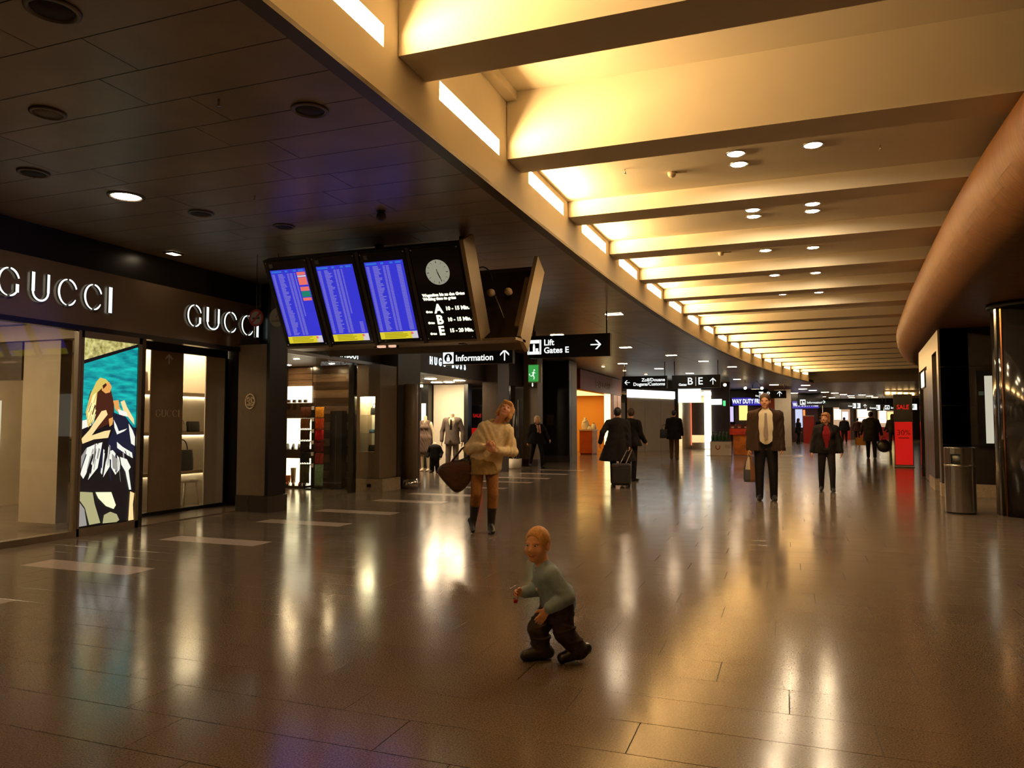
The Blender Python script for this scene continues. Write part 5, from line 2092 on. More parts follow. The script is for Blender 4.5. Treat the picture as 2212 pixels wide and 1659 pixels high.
HA, HB = (-7.15, 35.6), (-5.35, 39.0)
hd = thing('hoarding', 'plain beige hoarding panels below a white light band', 'hoarding', (HA[0], HA[1], 0), kind='structure')
for k in range(3):
    m = MB()
    f0, f1 = k / 3 + 0.003, (k + 1) / 3 - 0.003
    p = [(HA[0] + (HB[0] - HA[0]) * f, HA[1] + (HB[1] - HA[1]) * f) for f in (f0, f1)]
    wslab(m, p[0], p[1], 0.0, 2.62, 0.08, M_CREAM)
    m.build('board', hd)
M_LBOX = glow('cold_light_band', (0.90, 1.0, 0.98), 2.0)
m = MB()
wslab(m, (HA[0] + 0.02, HA[1] - 0.03), (HB[0] + 0.02, HB[1] - 0.03), 2.64, 3.02, 0.1, M_LBOX)
m.build('light_band', hd)
m = MB()
wslab(m, HA, HB, 3.03, CEIL - 0.02, 0.3, M_BLACK)
m.box(-5.42, -5.22, 38.9, 39.15, 0, CEIL - 0.02, M_BLACK)
m.build('dark_header', hd)

# ---------------- white-lit shop beyond the hoarding
ws = thing('white_shop_storefront', 'shop with broad cold white light band and pale round column', 'storefront', (-4.5, 40.5, 0), kind='structure')
m = MB()
m.box(-5.95, -4.30, 41.0, 41.2, 2.52, 3.25, M_LBOX)
m.build('light_band', ws)
m = MB()
m.box(-6.2, -2.80, 41.31, 41.6, 3.21, CEIL - 0.02, M_BLACK)
m.box(-9, -3.6, 46.0, 46.2, 0, 3.2, M_CREAM)
m.box(-9, -3.6, 41.3, 46.0, 3.1, 3.2, M_CREAM)
m.box(-3.75, -3.6, 41.3, 46.0, 0, 3.1, M_CREAM)
m.build('interior_shell', ws)
m = MB()
m.box(-8, -3.8, 42, 45.5, 3.05, 3.09, glow('white_shop_lamps', (1, 0.80, 0.48), 6))
m.build('light_ceiling', ws)
m = MB()
m.lathe([(0.26, 0.0), (0.26, 2.50)], (-5.05, 41.1, 0), M_CREAM, 24)
m.build('round_column', ws)
m = MB()
m.box(-4.80, -4.10, 41.0, 41.1, 0.75, 2.5, M_DARKBRN)
m.box(-4.80, -4.10, 40.95, 41.1, 0.0, 0.35, M_STONE)
m.build('dark_panel', ws)
m = MB()
m.box(-4.82, -4.78, 40.9, 40.98, 0.2, 2.5, mat('red_neon', (0.3, 0.02, 0.01), 0.4, emit=(1, 0.25, 0.12), power=0.6))
m.build('red_strip', ws)
m = MB()
m.box(-4.10, -3.76, 40.8, 40.9, 0.03, 3.12, glow('bright_jamb', (1.0, 0.96, 0.82), 2.4))
m.build('lit_jamb', ws)
m = MB()
m.box(-3.75, -3.20, 41.0, 41.05, 2.38, 2.68, M_LBOX)
m.build('small_light_band', ws)
m = MB()
m.box(-3.75, -2.80, 41.06, 41.3, 0, CEIL - 0.02, mat('plum_wall', (0.025, 0.014, 0.016), 0.4))
m.build('dark_wall_part', ws)
t = thing('exit_sign', 'small green exit sign glowing on the plum dark wall', 'sign', (-3.05, 41.0, 2.4))
m = MB()
m.box(-3.15, -2.98, 40.97, 41.04, 2.28, 2.62, M_BLACK)
m.build('case', t)
m = MB()
m.box(-3.13, -3.00, 40.955, 40.968, 2.31, 2.59, glow('exit_far_green', (0.1, 0.75, 0.25), 1.2))
m.build('green_face', t)

# ---------------- kiosk tables: white plinth with bottles, orange fruit display
t = thing('bottle_display', 'white promotion table with a red horseshoe emblem', 'table', (-2.64, 33.2, 0))
m = MB()
m.box(-3.08, -2.20, 32.9, 33.5, 0.0, 0.58, M_CREAM, bev=0.01)
m.build('body', t)
m = MB()
vs, fs = arc2d(0, 0, 0.085, 0.10, -40, 220, 0.03, 0.04)
put2d(m, [(x, -y) for x, y in vs], fs, (-2.76, 32.895, 0.36), UXV, UZV, (0, -1, 0), mat('emblem_red', lin((150, 40, 24)), 0.5))
m.build('emblem', t)
m = MB()
for k in range(4):
    m.box(-2.42 + k * 0.05, -2.41 + k * 0.05, 32.892, 32.897, 0.30, 0.46, M_DARKBRN)
m.build('small_print', t)
m = MB()
m.box(-3.06, -2.22, 32.92, 33.48, 0.581, 0.61, M_DARKBRN)
m.build('top', t)
mg_ = mat('green_glass', lin((18, 78, 40)), 0.2, spec=0.6)
for i in range(10):
    x, y = -2.99 + (i % 5) * 0.15, 33.05 + (i // 5) * 0.25
    t = thing('bottle', 'dark green bottle standing on the white promotion table', 'bottle', (x, y, 0.611), group='green bottles on the promotion table')
    m = MB()
    m.lathe([(0.05, 0), (0.055, 0.02), (0.055, 0.20), (0.02, 0.29), (0.018, 0.37)], (x, y, 0.611), mg_, 12)
    m.build('glass_body', t)
    m = MB()
    m.lathe([(0.02, 0.37), (0.02, 0.40), (0.001, 0.40)], (x, y, 0.612), mat('bottle_cap', lin((30, 110, 50)), 0.4), 10)
    m.build('cap', t)
t = thing('promotion_stand', 'orange and yellow printed promotion stand beside the bottles', 'stand', (-1.75, 33.4, 0))
m = MB()
m.box(-2.14, -1.40, 33.15, 33.75, 0.03, 0.88, mat('orange_print', lin((226, 130, 48)), 0.5, vary=0.4, scale=3))
m.build('body', t)
m = MB()
m.box(-2.28, -1.36, 33.05, 33.8, 0.88, 1.14, mat('red_orange_print', lin((226, 72, 40)), 0.5, vary=0.3, scale=4))
m.build('tray', t)
for i in range(6):
    x, y = -2.15 + (i % 3) * 0.27, 33.2 + (i // 3) * 0.3
    t = thing('candy_box', 'red and brown box in the orange promotion tray', 'box', (x, y, 1.141), group='boxes on the promotion stand')
    m = MB()
    m.box(x - 0.1, x + 0.1, y - 0.09, y + 0.09, 1.141, 1.26 + 0.06 * (i % 2), mat('candy_red', lin((120, 36, 26)), 0.5), bev=0.008)
    m.build('carton', t)
    m = MB()
    m.box(x - 0.06, x + 0.06, y - 0.0935, y - 0.0905, 1.17, 1.23, M_CREAM)
    m.build('carton_label', t)
m = MB()
m.box(-3.2, 0.6, 32.3, 34.2, 0.002, 0.010, mat('pale_mat', (0.34, 0.26, 0.22), 0.25))
tag(m.build('floor_mat'), 'pale floor area under the promotion tables', 'mat', kind='structure')

# ---------------- duty free
M_DFB = glow('duty_free_blue', (0.035, 0.022, 0.42), 0.8)
M_DFT = glow('duty_free_text', (0.75, 0.85, 1.0), 1.5)
M_REDC = mat('red_counter', lin((190, 40, 28)), 0.45)


def duty_front(label, xa, xb, y, z0, z1, tsize, words='WAY DUTY FREE'):
    t = thing('duty_free_storefront', label, 'storefront', ((xa + xb) / 2, y, 0), kind='structure')
    m = MB()
    m.box(xa, xb, y, y + 0.15, z0, z1, M_DFB)
    bnd = m.build('blue_band', t)
    mm = MB()
    write(mm, words, tsize, ((xa + xb) / 2, y - 0.006, (z0 + z1) / 2), UXV, UZV, (0, -1, 0), M_DFT, thick=0.002, squeeze=0.62, bold=0.012)
    o = mm.build('name_letters', None)
    o.parent = bnd
    m = MB()
    m.box(xa - 0.3, xb + 0.3, y + 0.1, y + 0.5, z1, CEIL - 0.01, M_BLACK)
    m.box(xa, xb, y + 2.5, y + 2.6, 0.0, z0, mat('duty_inner', (0.06, 0.025, 0.02), 0.4))
    m.build('dark_header', t)
    return t


d1 = duty_front('dark shop with blue lit duty free band and yellow poster', -3.25, -1.35, 50.0, 2.55, 3.05, 0.40)
m = MB()
m.box(-2.89, -2.36, 51.0, 51.1, 1.60, 2.58, glow('yellow_poster', (1.0, 0.66, 0.16), 1.7))
m.build('yellow_poster', d1)
m = MB()
m.box(-3.48, -3.25, 51.0, 51.1, 1.5, 2.5, glow('lilac_strip', (0.7, 0.6, 1.0), 1.0))
m.build('lilac_strip', d1)
m = MB()
m.box(-1.30, 0.30, 50.4, 50.6, 2.2, 3.45, mat('orange_wall', lin((226, 96, 34)), 0.5))
m.build('orange_wall', d1)
m = MB()
m.box(-0.62, 0.30, 47.0, 47.2, 0.0, 3.4, M_CREAM)
m.build('pale_panel', d1)
d2 = duty_front('dark shop with blue lit duty free band behind the red counters', 0.45, 2.25, 58.0, 2.50, 3.02, 0.36)
m = MB()
m.box(0.66, 1.15, 59, 59.1, 1.1, 2.45, glow('cool_shop_window', (0.66, 0.72, 1.0), 0.9))
m.build('cool_window', d2)
m = MB()
m.box(1.20, 1.34, 58.9, 59.0, 1.0, 2.4, glow('orange_neon', (1.0, 0.22, 0.05), 1.6))
m.build('orange_neon', d2)
for i, (x, y, w) in enumerate(((1.5, 56.5, 0.7), (2.3, 57.5, 0.5))):
    t = thing('red_counter', ('wide red sales counter before the second blue band', 'narrow red sales counter beside the wide one')[i], 'counter', (x, y, 0))
    m = MB()
    m.box(x - w / 2, x + w / 2, y - 0.3, y + 0.3, 0.0, 1.1 + 0.8 * (i == 0), M_REDC)
    m.build('body', t)
    m = MB()
    m.box(x - w / 2 - 0.02, x + w / 2 + 0.02, y - 0.32, y + 0.32, 1.101 + 0.8 * (i == 0), 1.15 + 0.8 * (i == 0), M_CREAM)
    m.build('top', t)

# ---------------- far row of lit shops
FY = 72.0
m = MB()
m.box(-16, 30, FY + 6, FY + 6.3, 0, CEIL, M_DARKBRN)
m.box(2.0, 30, FY + 0.3, FY + 0.6, 2.85, CEIL, M_BLACK)
tag(m.build('wall_far'), 'dark far wall closing the concourse', 'wall', kind='structure')
far_shops = [('far shop window with white and grey posters', 4.0, 5.35, [(4.05, 4.62, 1.75, 2.72, (1, 0.92, 0.66)), (4.72, 5.2, 1.75, 2.45, (0.62, 0.66, 0.86))]),
             ('far shop window with bright shelves', 5.9, 7.1, [(5.98, 7.0, 1.95, 2.72, (1, 0.90, 0.62)), (5.98, 6.9, 1.62, 1.9, (1, 0.72, 0.45))]),
             ('far shop window with yellow poster', 7.6, 9.1, [(7.7, 8.25, 1.45, 2.70, (1, 0.86, 0.56)), (8.35, 8.8, 1.4, 2.4, (1, 0.74, 0.20))])]
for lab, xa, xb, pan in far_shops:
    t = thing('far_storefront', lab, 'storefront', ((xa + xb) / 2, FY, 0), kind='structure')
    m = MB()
    m.box(xa, xb, FY + 0.4, FY + 0.5, 1.1, 2.85, glow('far_shop_wall_glow', (1.0, 0.62, 0.36), 0.55))  # wall glows itself in place of lamps inside the far shops
    m.build('glowing_wall', t)
    for (a, b_, c, d_, col) in pan:
        m = MB()
        m.box(a, b_, FY + 0.33, FY + 0.39, c, d_, glow('far_pan_%d' % int(a * 100), col, 1.9))
        m.build('lit_panel', t)
    m = MB()
    m.box(xa, xb, FY + 0.1, FY + 0.3, 0.0, 1.1, M_REDC)
    m.build('red_counter', t)
    m = MB()
    m.box(xb + 0.02, xb + 0.3, FY + 0.2, FY + 0.5, 0.0, 2.85, M_DARKBRN)
    m.build('pier', t)

hanging_sign('small far hanging sign with gate letters and a triangle arrow', -1.85, 0.05, 44.4, 2.80, 3.22,
             [('text', 'Gates', 0.12, -0.75, 0.35), ('block', 0.24, 0.34, -0.42, 0.5), ('letter', 'B', 0.26, -0.5, 0.5), ('text', 'P', 0.34, -0.10, 0.55), ('arrow', 'u', 0.30, 0.62, 0.6)])
hanging_sign('far black sign with lift pictogram and arrow over the second blue band', 0.75, 2.55, 55.0, 2.62, 3.10,
             [('lift', 0.36, -0.6, 0.5), ('text', 'Information', 0.20, -0.30, 0.42), ('arrow', 'r', 0.26, 0.86, 0.5)])
hanging_sign('far black sign with letters B E before the poster windows', 4.1, 6.1, 66.0, 2.55, 3.08,
             [('text', 'Gates', 0.14, -0.35, 0.5), ('block', 0.24, 0.40, 0.12, 0.55), ('letter', 'B', 0.3, 0.03, 0.55), ('block', 0.24, 0.40, 0.45, 0.55), ('letter', 'E', 0.3, 0.37, 0.55), ('arrow', 'u', 0.3, 0.9, 0.5)])
hanging_sign('far black sign with white letter block between the poster windows', 6.15, 7.35, 66.0, 2.42, 2.95,
             [('text', 'Gates', 0.2, -0.7, 0.42), ('block', 0.28, 0.40, 0.35, 0.5), ('letter', 'E', 0.3, 0.25, 0.5)])
hanging_sign('far black sign with square pictogram and long text beside the SALE stand', 7.4, 9.7, 66.0, 2.42, 2.95,
             [('desk', 0.34, -0.82, 0.5), ('text', 'Information', 0.24, -0.6, 0.42), ('arrow', 'u', 0.3, 0.22, 0.5), ('block', 0.36, 0.46, 0.86, 0.55), ('letter', 'E', 0.34, 0.8, 0.55)])
t = thing('exit_sign', 'tiny green exit sign on a post before the far windows', 'sign', (2.45, 57.0, 0))
m = MB()
m.tube([(2.45, 57.0, 0.0), (2.45, 57.0, 2.75)], 0.02, M_BEIGE)
m.build('post', t)
m = MB()
m.box(2.24, 2.66, 56.95, 57.05, 2.76, 2.98, glow('exit_tiny_green', (0.03, 0.40, 0.10), 0.9))
m.build('green_face', t)

# lit rectangular lamps in the dark ceiling further along
M_RECT = glow('rect_ceiling_lamp', (1.0, 0.76, 0.50), 45)
RL = [(-5.38, 17.9), (-3.27, 14.91), (-4.38, 21.51), (-5.66, 27.2), (-3.48, 24.47), (-4.79, 30.19), (-2.73, 27.21), (-3.95, 33.39), (-1.95, 30.24), (-3.45, 45.38), (-2.26, 38.66), (-0.6, 44.8),
      (-1.81, 50.3), (-0.17, 56.09), (1.04, 50.69), (1.71, 52.98), (2.60, 56.31), (3.34, 58.21), (4.11, 61.13), (4.86, 64.3), (2.85, 65.65), (3.68, 68.19), (0.61, 57.2), (1.41, 61.07), (1.10, 45.96), (5.5, 62.5), (6.3, 65.2), (5.2, 68.0), (7.0, 68.5)]
for i, (x, y) in enumerate(RL):
    far_ = y > 43.5
    lab = 'small lit rectangular lamp in the dark ceiling past the beams' if far_ else 'small lit rectangular lamp in the dark ceiling near the hanging signs'
    t = thing('ceiling_lamp', lab, 'light', (x, y, CEIL - 0.01), group='rectangular lamps past the beams' if far_ else 'rectangular lamps near the hanging signs')
    w = 0.17 if not far_ else 0.24
    m = MB()
    m.box(x - w, x + w, y - 0.10 - 0.06 * far_, y + 0.10 + 0.06 * far_, CEIL - 0.012, CEIL - 0.002, M_RECT)
    m.build('lens', t)
    m = MB()
    e = 0.11 + 0.06 * far_
    vs = [(x + sx * (w + q), y + sy * (e + q - 0.005), z) for z in (CEIL - 0.016, CEIL - 0.002) for q in (0.003, 0.02) for sx, sy in ((-1, -1), (1, -1), (1, 1), (-1, 1))]
    fs = []
    for k in range(4):
        j = (k + 1) % 4
        fs += [(k, j, 4 + j, 4 + k), (8 + k, 12 + k, 12 + j, 8 + j), (4 + k, 4 + j, 12 + j, 12 + k), (j, k, 8 + k, 8 + j)]
    m.add(vs, fs, M_RINGM)
    m.build('frame', t)
for i, (x, y) in enumerate(((-6.64, 28.24), (-6.32, 30.73), (-5.88, 33.32))):
    t = thing('spot_lamp', 'small warm round spot in the ceiling along the jeweller band', 'light', (x, y, CEIL - 0.01), group='warm spots along the jeweller')
    m = MB()
    m.lathe([(0.001, -0.03), (0.06, -0.028), (0.07, 0.0)], (x, y, CEIL - 0.002), glow('warm_spot', (1, 0.6, 0.25), 12), 14)
    m.build('lens', t)
    m = MB()
    m.lathe([(0.07, -0.012), (0.095, -0.01), (0.10, 0.0)], (x, y, CEIL - 0.002), M_RINGM, 16)
    m.build('ring', t)
# track spots on arms near the duty free
for i, (x, y, col) in enumerate(((-2.70, 36.5, (1, 0.75, 0.4)), (-1.95, 40.0, (1, 0.75, 0.4)), (-1.15, 40.5, (1, 0.95, 0.8)))):
    t = thing('arm_spotlight', ('gold spotlight tilted on a slanting arm before the duty free', 'gold spotlight on a straight arm in the red glow', 'white spotlight on a short arm near the last beams')[i], 'light', (x, y, 3.2), group='arm spotlights')
    m = MB()
    m.tube([(x - 0.25 * (i != 1), y, CEIL - 0.004), (x, y, 3.27)], 0.018, M_STEEL, 8)
    m.build('arm', t)
    m = MB()
    m.ell((x, y, 3.22), (0.09, 0.09, 0.09), MATS['brass_dark'], 12, 8)
    m.build('head', t)
    m = MB()
    m.ell((x + 0.01, y - 0.05, 3.20), (0.075, 0.06, 0.075), glow('arm_spot_%d' % i, col, 6), 12, 8)
    m.build('lens', t)
# little cove of lamps at the far bend
m = MB()
m.box(6.2, 12.0, 55.0, 55.4, 3.22, CEIL - 0.005, M_WHITE)
cove = m.build('wall_cove')
tag(cove, 'short white fascia with lamps at the far bend', 'wall', kind='structure')
for i in range(5):
    x = 6.4 + i * 0.36
    t = thing('cove_light', 'small glowing cove lamp at the far bend above the SALE stand', 'light', (x, 54.9, 3.3), group='cove lamps at the far bend')
    m = MB()
    m.box(x - 0.11, x + 0.11, 54.95, 54.998, 3.34 - 0.02 * i, 3.50 - 0.02 * i, glow('cove_lamp', WARM, 6))
    m.build('lens', t)
    m = MB()
    m.box(x - 0.13, x + 0.13, 54.93, 54.998, 3.505 - 0.02 * i, 3.52 - 0.02 * i, M_WHITE)
    m.build('hood', t)

# ================================================================== PEOPLE: smooth-union bodies polygonised with surface nets
def cap(a, b_, ra, rb, mt, k=None, sc=None):
    return ('c', np.array(a, float), np.array(b_, float), ra, rb, mt, k, sc)


def elp(c, r, mt, rot=None, k=None):
    q = np.eye(3) if rot is None else np.array(Euler(rot).to_matrix())
    return ('e', np.array(c, float), np.array(r, float), q, None, mt, k, None)


def pdist(p, P):
    if p[0] == 'c':
        a, b_, ra, rb, sc = p[1], p[2], p[3], p[4], p[7]
        q = P - a
        d = b_ - a
        if sc is not None:
            s = np.array(sc)
            q = q * s
            d = d * s
        dd = max(float(d @ d), 1e-9)
        t = np.clip((q @ d) / dd, 0, 1)
        r = ra + (rb - ra) * t
        dist = np.sqrt(np.maximum(((q - t[..., None] * d) ** 2).sum(-1), 1e-12)) - r
        return dist / (max(sc) if sc is not None else 1.0)
    c, r, q = p[1], p[2], p[3]
    l = (P - c) @ q
    k0 = np.sqrt(np.maximum(((l / r) ** 2).sum(-1), 1e-9))
    k1 = np.sqrt(np.maximum(((l / (r * r)) ** 2).sum(-1), 1e-9))
    return k0 * (k0 - 1.0) / k1


def pbounds(p):
    if p[0] == 'c':
        r = max(p[3], p[4])
        if p[7] is not None:
            rr = r / np.array(p[7])
        else:
            rr = np.array([r, r, r])
        return np.minimum(p[1], p[2]) - rr, np.maximum(p[1], p[2]) + rr
    r = max(p[2])
    return p[1] - r, p[1] + r


def sdf_mesh(name, prims, h, k=0.02, parent=None, subs=(), wr=0.0, wfreq=38.0, mats=None):
    lo = np.min([pbounds(p)[0] for p in prims], 0) - 4 * h
    hi = np.max([pbounds(p)[1] for p in prims], 0) + 4 * h
    n = np.ceil((hi - lo) / h).astype(int) + 1
    D = np.full(n, 0.5, np.float32)
    ax = [lo[i] + h * np.arange(n[i]) for i in range(3)]

    def region(p, pad):
        a, b_ = pbounds(p)
        i0 = np.maximum(((a - pad - lo) / h).astype(int), 0)
        i1 = np.minimum(((b_ + pad - lo) / h).astype(int) + 2, n)
        sl = tuple(slice(i0[i], i1[i]) for i in range(3))
        g = np.stack(np.meshgrid(*[ax[i][sl[i]] for i in range(3)], indexing='ij'), -1)
        return sl, g
    for p in prims:
        kk = p[6] if p[6] is not None else k
        sl, g = region(p, kk + 3 * h)
        d = pdist(p, g).astype(np.float32)
        e = D[sl]
        if kk > 0:
            hh = np.maximum(kk - np.abs(e - d), 0) / kk
            D[sl] = np.minimum(e, d) - hh * hh * kk * 0.25
        else:
            D[sl] = np.minimum(e, d)
    for p in subs:
        sl, g = region(p, 0.03)
        if min(D[sl].shape) == 0:
            continue
        D[sl] = np.maximum(D[sl], -pdist(p, g).astype(np.float32))
    if wr > 0:
        X_, Y_, Z_ = np.meshgrid(*ax, indexing='ij')
        D += (wr * np.sin(wfreq * Z_ + 9 * np.sin(11 * X_ + 3 * Y_)) * np.sin(13 * X_ + 17 * Y_ + 5 * Z_)).astype(np.float32)
    # surface nets
    S = D < 0
    nx, ny, nz = n
    acc = np.zeros((nx - 1, ny - 1, nz - 1, 3), np.float32)
    cnt = np.zeros((nx - 1, ny - 1, nz - 1), np.float32)
    cs = lambda i, j, l: (slice(i, nx - 1 + i), slice(j, ny - 1 + j), slice(l, nz - 1 + l))
    cor = [(0, 0, 0), (1, 0, 0), (0, 1, 0), (1, 1, 0), (0, 0, 1), (1, 0, 1), (0, 1, 1), (1, 1, 1)]
    ed = [(0, 1), (2, 3), (4, 5), (6, 7), (0, 2), (1, 3), (4, 6), (5, 7), (0, 4), (1, 5), (2, 6), (3, 7)]
    for a, b_ in ed:
        ca, cb = cor[a], cor[b_]
        m_ = S[cs(*ca)] != S[cs(*cb)]
        idx = np.nonzero(m_)
        da, db = D[cs(*ca)][idx], D[cs(*cb)][idx]
        t = da / (da - db)
        for q in range(3):
            acc[idx + (np.full(len(idx[0]), q),)] += ca[q] + (cb[q] - ca[q]) * t
        cnt[idx] += 1
    act = cnt > 0
    ids = np.full(act.shape, -1, np.int64)
    ii = np.nonzero(act)
    ids[ii] = np.arange(len(ii[0]))
    V = (np.stack(ii, -1) + acc[ii] / cnt[ii][:, None]) * h + lo
    F = []
    for axis in range(3):
        s0 = [slice(1, nx - 1), slice(1, ny - 1), slice(1, nz - 1)]
        s1 = list(s0)
        s0[axis] = slice(0, n[axis] - 1)
        s1[axis] = slice(1, n[axis])
        A, B = S[tuple(s0)], S[tuple(s1)]
        e = np.nonzero(A != B)
        off = [1, 1, 1]
        off[axis] = 0
        g = [e[i] + off[i] for i in range(3)]
        u, v = (axis + 1) % 3, (axis + 2) % 3

        def cell(du, dv):
            c = [g[0].copy(), g[1].copy(), g[2].copy()]
            c[u] -= du
            c[v] -= dv
            return ids[c[0], c[1], c[2]]
        q = np.stack([cell(1, 1), cell(0, 1), cell(0, 0), cell(1, 0)], -1)
        flip = B[e]
        q[flip] = q[flip][:, ::-1]
        F.append(q)
    F = np.concatenate(F)
    # light smoothing
    for _ in range(2):
        sm = np.zeros_like(V)
        c_ = np.zeros(len(V))
        for a, b_ in ((0, 1), (1, 2), (2, 3), (3, 0)):
            np.add.at(sm, F[:, a], V[F[:, b_]])
            np.add.at(c_, F[:, a], 1)
        V = V * 0.5 + 0.5 * sm / np.maximum(c_, 1)[:, None]
    cen = V[F].mean(1)
    best = np.full(len(F), 9.0)
    mi = np.zeros(len(F), int)
    ml = []
    for p in prims:
        mt = p[5]
        if mt not in ml:
            ml.append(mt)
        d = pdist(p, cen)
        w = d < best
        best[w] = d[w]
        mi[w] = ml.index(mt)
    me = bpy.data.meshes.new(name)
    me.from_pydata(V.tolist(), [], F.tolist())
    for mt in ml:
        me.materials.append(mt)
    me.polygons.foreach_set('material_index', mi.tolist())
    me.polygons.foreach_set('use_smooth', [True] * len(F))
    me.update()
    o = bpy.data.objects.new(name, me)
    COL.objects.link(o)
    if parent is not None:
        o.parent = parent
    return o


SKIN = mat('skin_light', lin((222, 158, 118)), 0.55, vary=0.06, scale=12)
SKINL = mat('skin_lips', lin((176, 84, 68)), 0.5)
SKINT = mat('skin_toddler', lin((236, 176, 134)), 0.5, vary=0.05, scale=15)
LIPST = mat('toddler_lips', lin((205, 96, 78)), 0.45)
EYEW = mat('eye_white', (0.75, 0.72, 0.68), 0.3)
EYED = mat('eye_dark', (0.02, 0.015, 0.012), 0.2)
M_SHOEB = mat('black_shoe', (0.010, 0.009, 0.009), 0.35)


def hand_prims(wrist, dirv, palmn, s, mt, curl=0.5, side=1):
    """palm, four unequal bent fingers and a thumb; dirv points to the fingertips, palmn out of the palm"""
    w = np.array(wrist, float)
    d = np.array(dirv, float)
    d /= np.linalg.norm(d)
    nn = np.array(palmn, float)
    nn = nn - d * (nn @ d)
    nn /= np.linalg.norm(nn)
    lat = np.cross(d, nn) * side
    out = []
    for o_ in (-0.028, -0.009, 0.010, 0.028):
        out.append(cap(w + lat * o_ * 0.6 * s, w + d * 0.085 * s + lat * o_ * s, 0.017 * s, 0.014 * s, mt, 0.012 * s))
    for o_, ln in ((-0.030, 0.062), (-0.010, 0.078), (0.010, 0.074), (0.029, 0.064)):
        a = w + d * 0.085 * s + lat * o_ * s
        c1, c2 = curl * 0.9, curl * 1.9
        b_ = a + (d * math.cos(c1) + nn * math.sin(c1)) * ln * 0.52 * s + lat * o_ * 0.15 * s
        e = b_ + (d * math.cos(c2) + nn * math.sin(c2)) * ln * 0.48 * s
        out.append(cap(a, b_, 0.0105 * s, 0.0095 * s, mt, 0.005 * s))
        out.append(cap(b_, e, 0.0095 * s, 0.0075 * s, mt, 0.005 * s))
    a = w + d * 0.03 * s - lat * 0.026 * s
    b_ = a + (d * 0.7 - lat * 0.75 + nn * 0.35) * 0.042 * s
    e = b_ + (d * 0.9 - lat * 0.25 + nn * 0.5) * 0.034 * s
    out.append(cap(a, b_, 0.014 * s, 0.012 * s, mt, 0.008 * s))
    out.append(cap(b_, e, 0.0115 * s, 0.009 * s, mt, 0.005 * s))
    return out


def rotm(yaw, pitch, roll):
    return np.array(Euler((pitch, roll, yaw), 'XYZ').to_matrix())


def head_prims(c, s, Rm, skin, lips, nose=1.0, child=False):
    """head centred on c, height about 0.23*s, looking along local -y"""
    f = lambda x, y, z: np.array(c) + Rm @ (np.array([x, y, z]) * s)
    rot3 = Matrix(Rm.tolist()).to_euler()
    P = [elp(f(0, 0.012, 0.022), np.array((0.076, 0.094, 0.094)) * s, skin, rot3, 0.02 * s),
         elp(f(0, -0.018, -0.045), np.array((0.060, 0.068, 0.070)) * s, skin, rot3, 0.03 * s),
         elp(f(0, -0.055, -0.092), np.array((0.028, 0.024, 0.022)) * s, skin, rot3, 0.02 * s)]
    ck = 0.030 if child else 0.022
    for sx in (-1, 1):
        P.append(elp(f(sx * 0.038, -0.058, -0.035), np.array((ck, ck * 0.9, ck)) * s, skin, rot3, 0.02 * s))
        P.append(elp(f(sx * 0.078, 0.018, -0.012), np.array((0.010, 0.020, 0.030)) * s, skin, rot3, 0.006 * s))
        P.append(cap(f(sx * 0.018, -0.079, 0.022), f(sx * 0.048, -0.070, 0.020), 0.008 * s, 0.007 * s, skin, 0.012 * s))
    P.append(cap(f(0, -0.082, 0.010), f(0, -0.098 - 0.006 * nose, -0.028), 0.008 * s, 0.012 * s, skin, 0.012 * s))
    for sx in (-1, 1):
        P.append(elp(f(sx * 0.011, -0.090, -0.032), np.array((0.008, 0.009, 0.007)) * s, skin, rot3, 0.006 * s))
    P.append(cap(f(-0.020, -0.0765, -0.061), f(0.020, -0.0765, -0.061), 0.0045 * s, 0.0045 * s, lips, 0.003 * s))
    P.append(cap(f(-0.013, -0.077, -0.069), f(0.013, -0.077, -0.069), 0.0055 * s, 0.0055 * s, lips, 0.003 * s))
    return P


def eyes(parent, c, s, Rm):
    for sx in (-1, 1):
        m = MB()
        p = np.array(c) + Rm @ (np.array((sx * 0.031, -0.077, 0.004)) * s)
        m.ell(p, (0.0115 * s, 0.010 * s, 0.0062 * s), EYEW, 10, 7)
        q = np.array(c) + Rm @ (np.array((sx * 0.031, -0.0845, 0.004)) * s)
        m.ell(q, (0.0082 * s, 0.004 * s, 0.0064 * s), EYED, 8, 6)
        o = m.build('eye', None)
        o.parent = parent


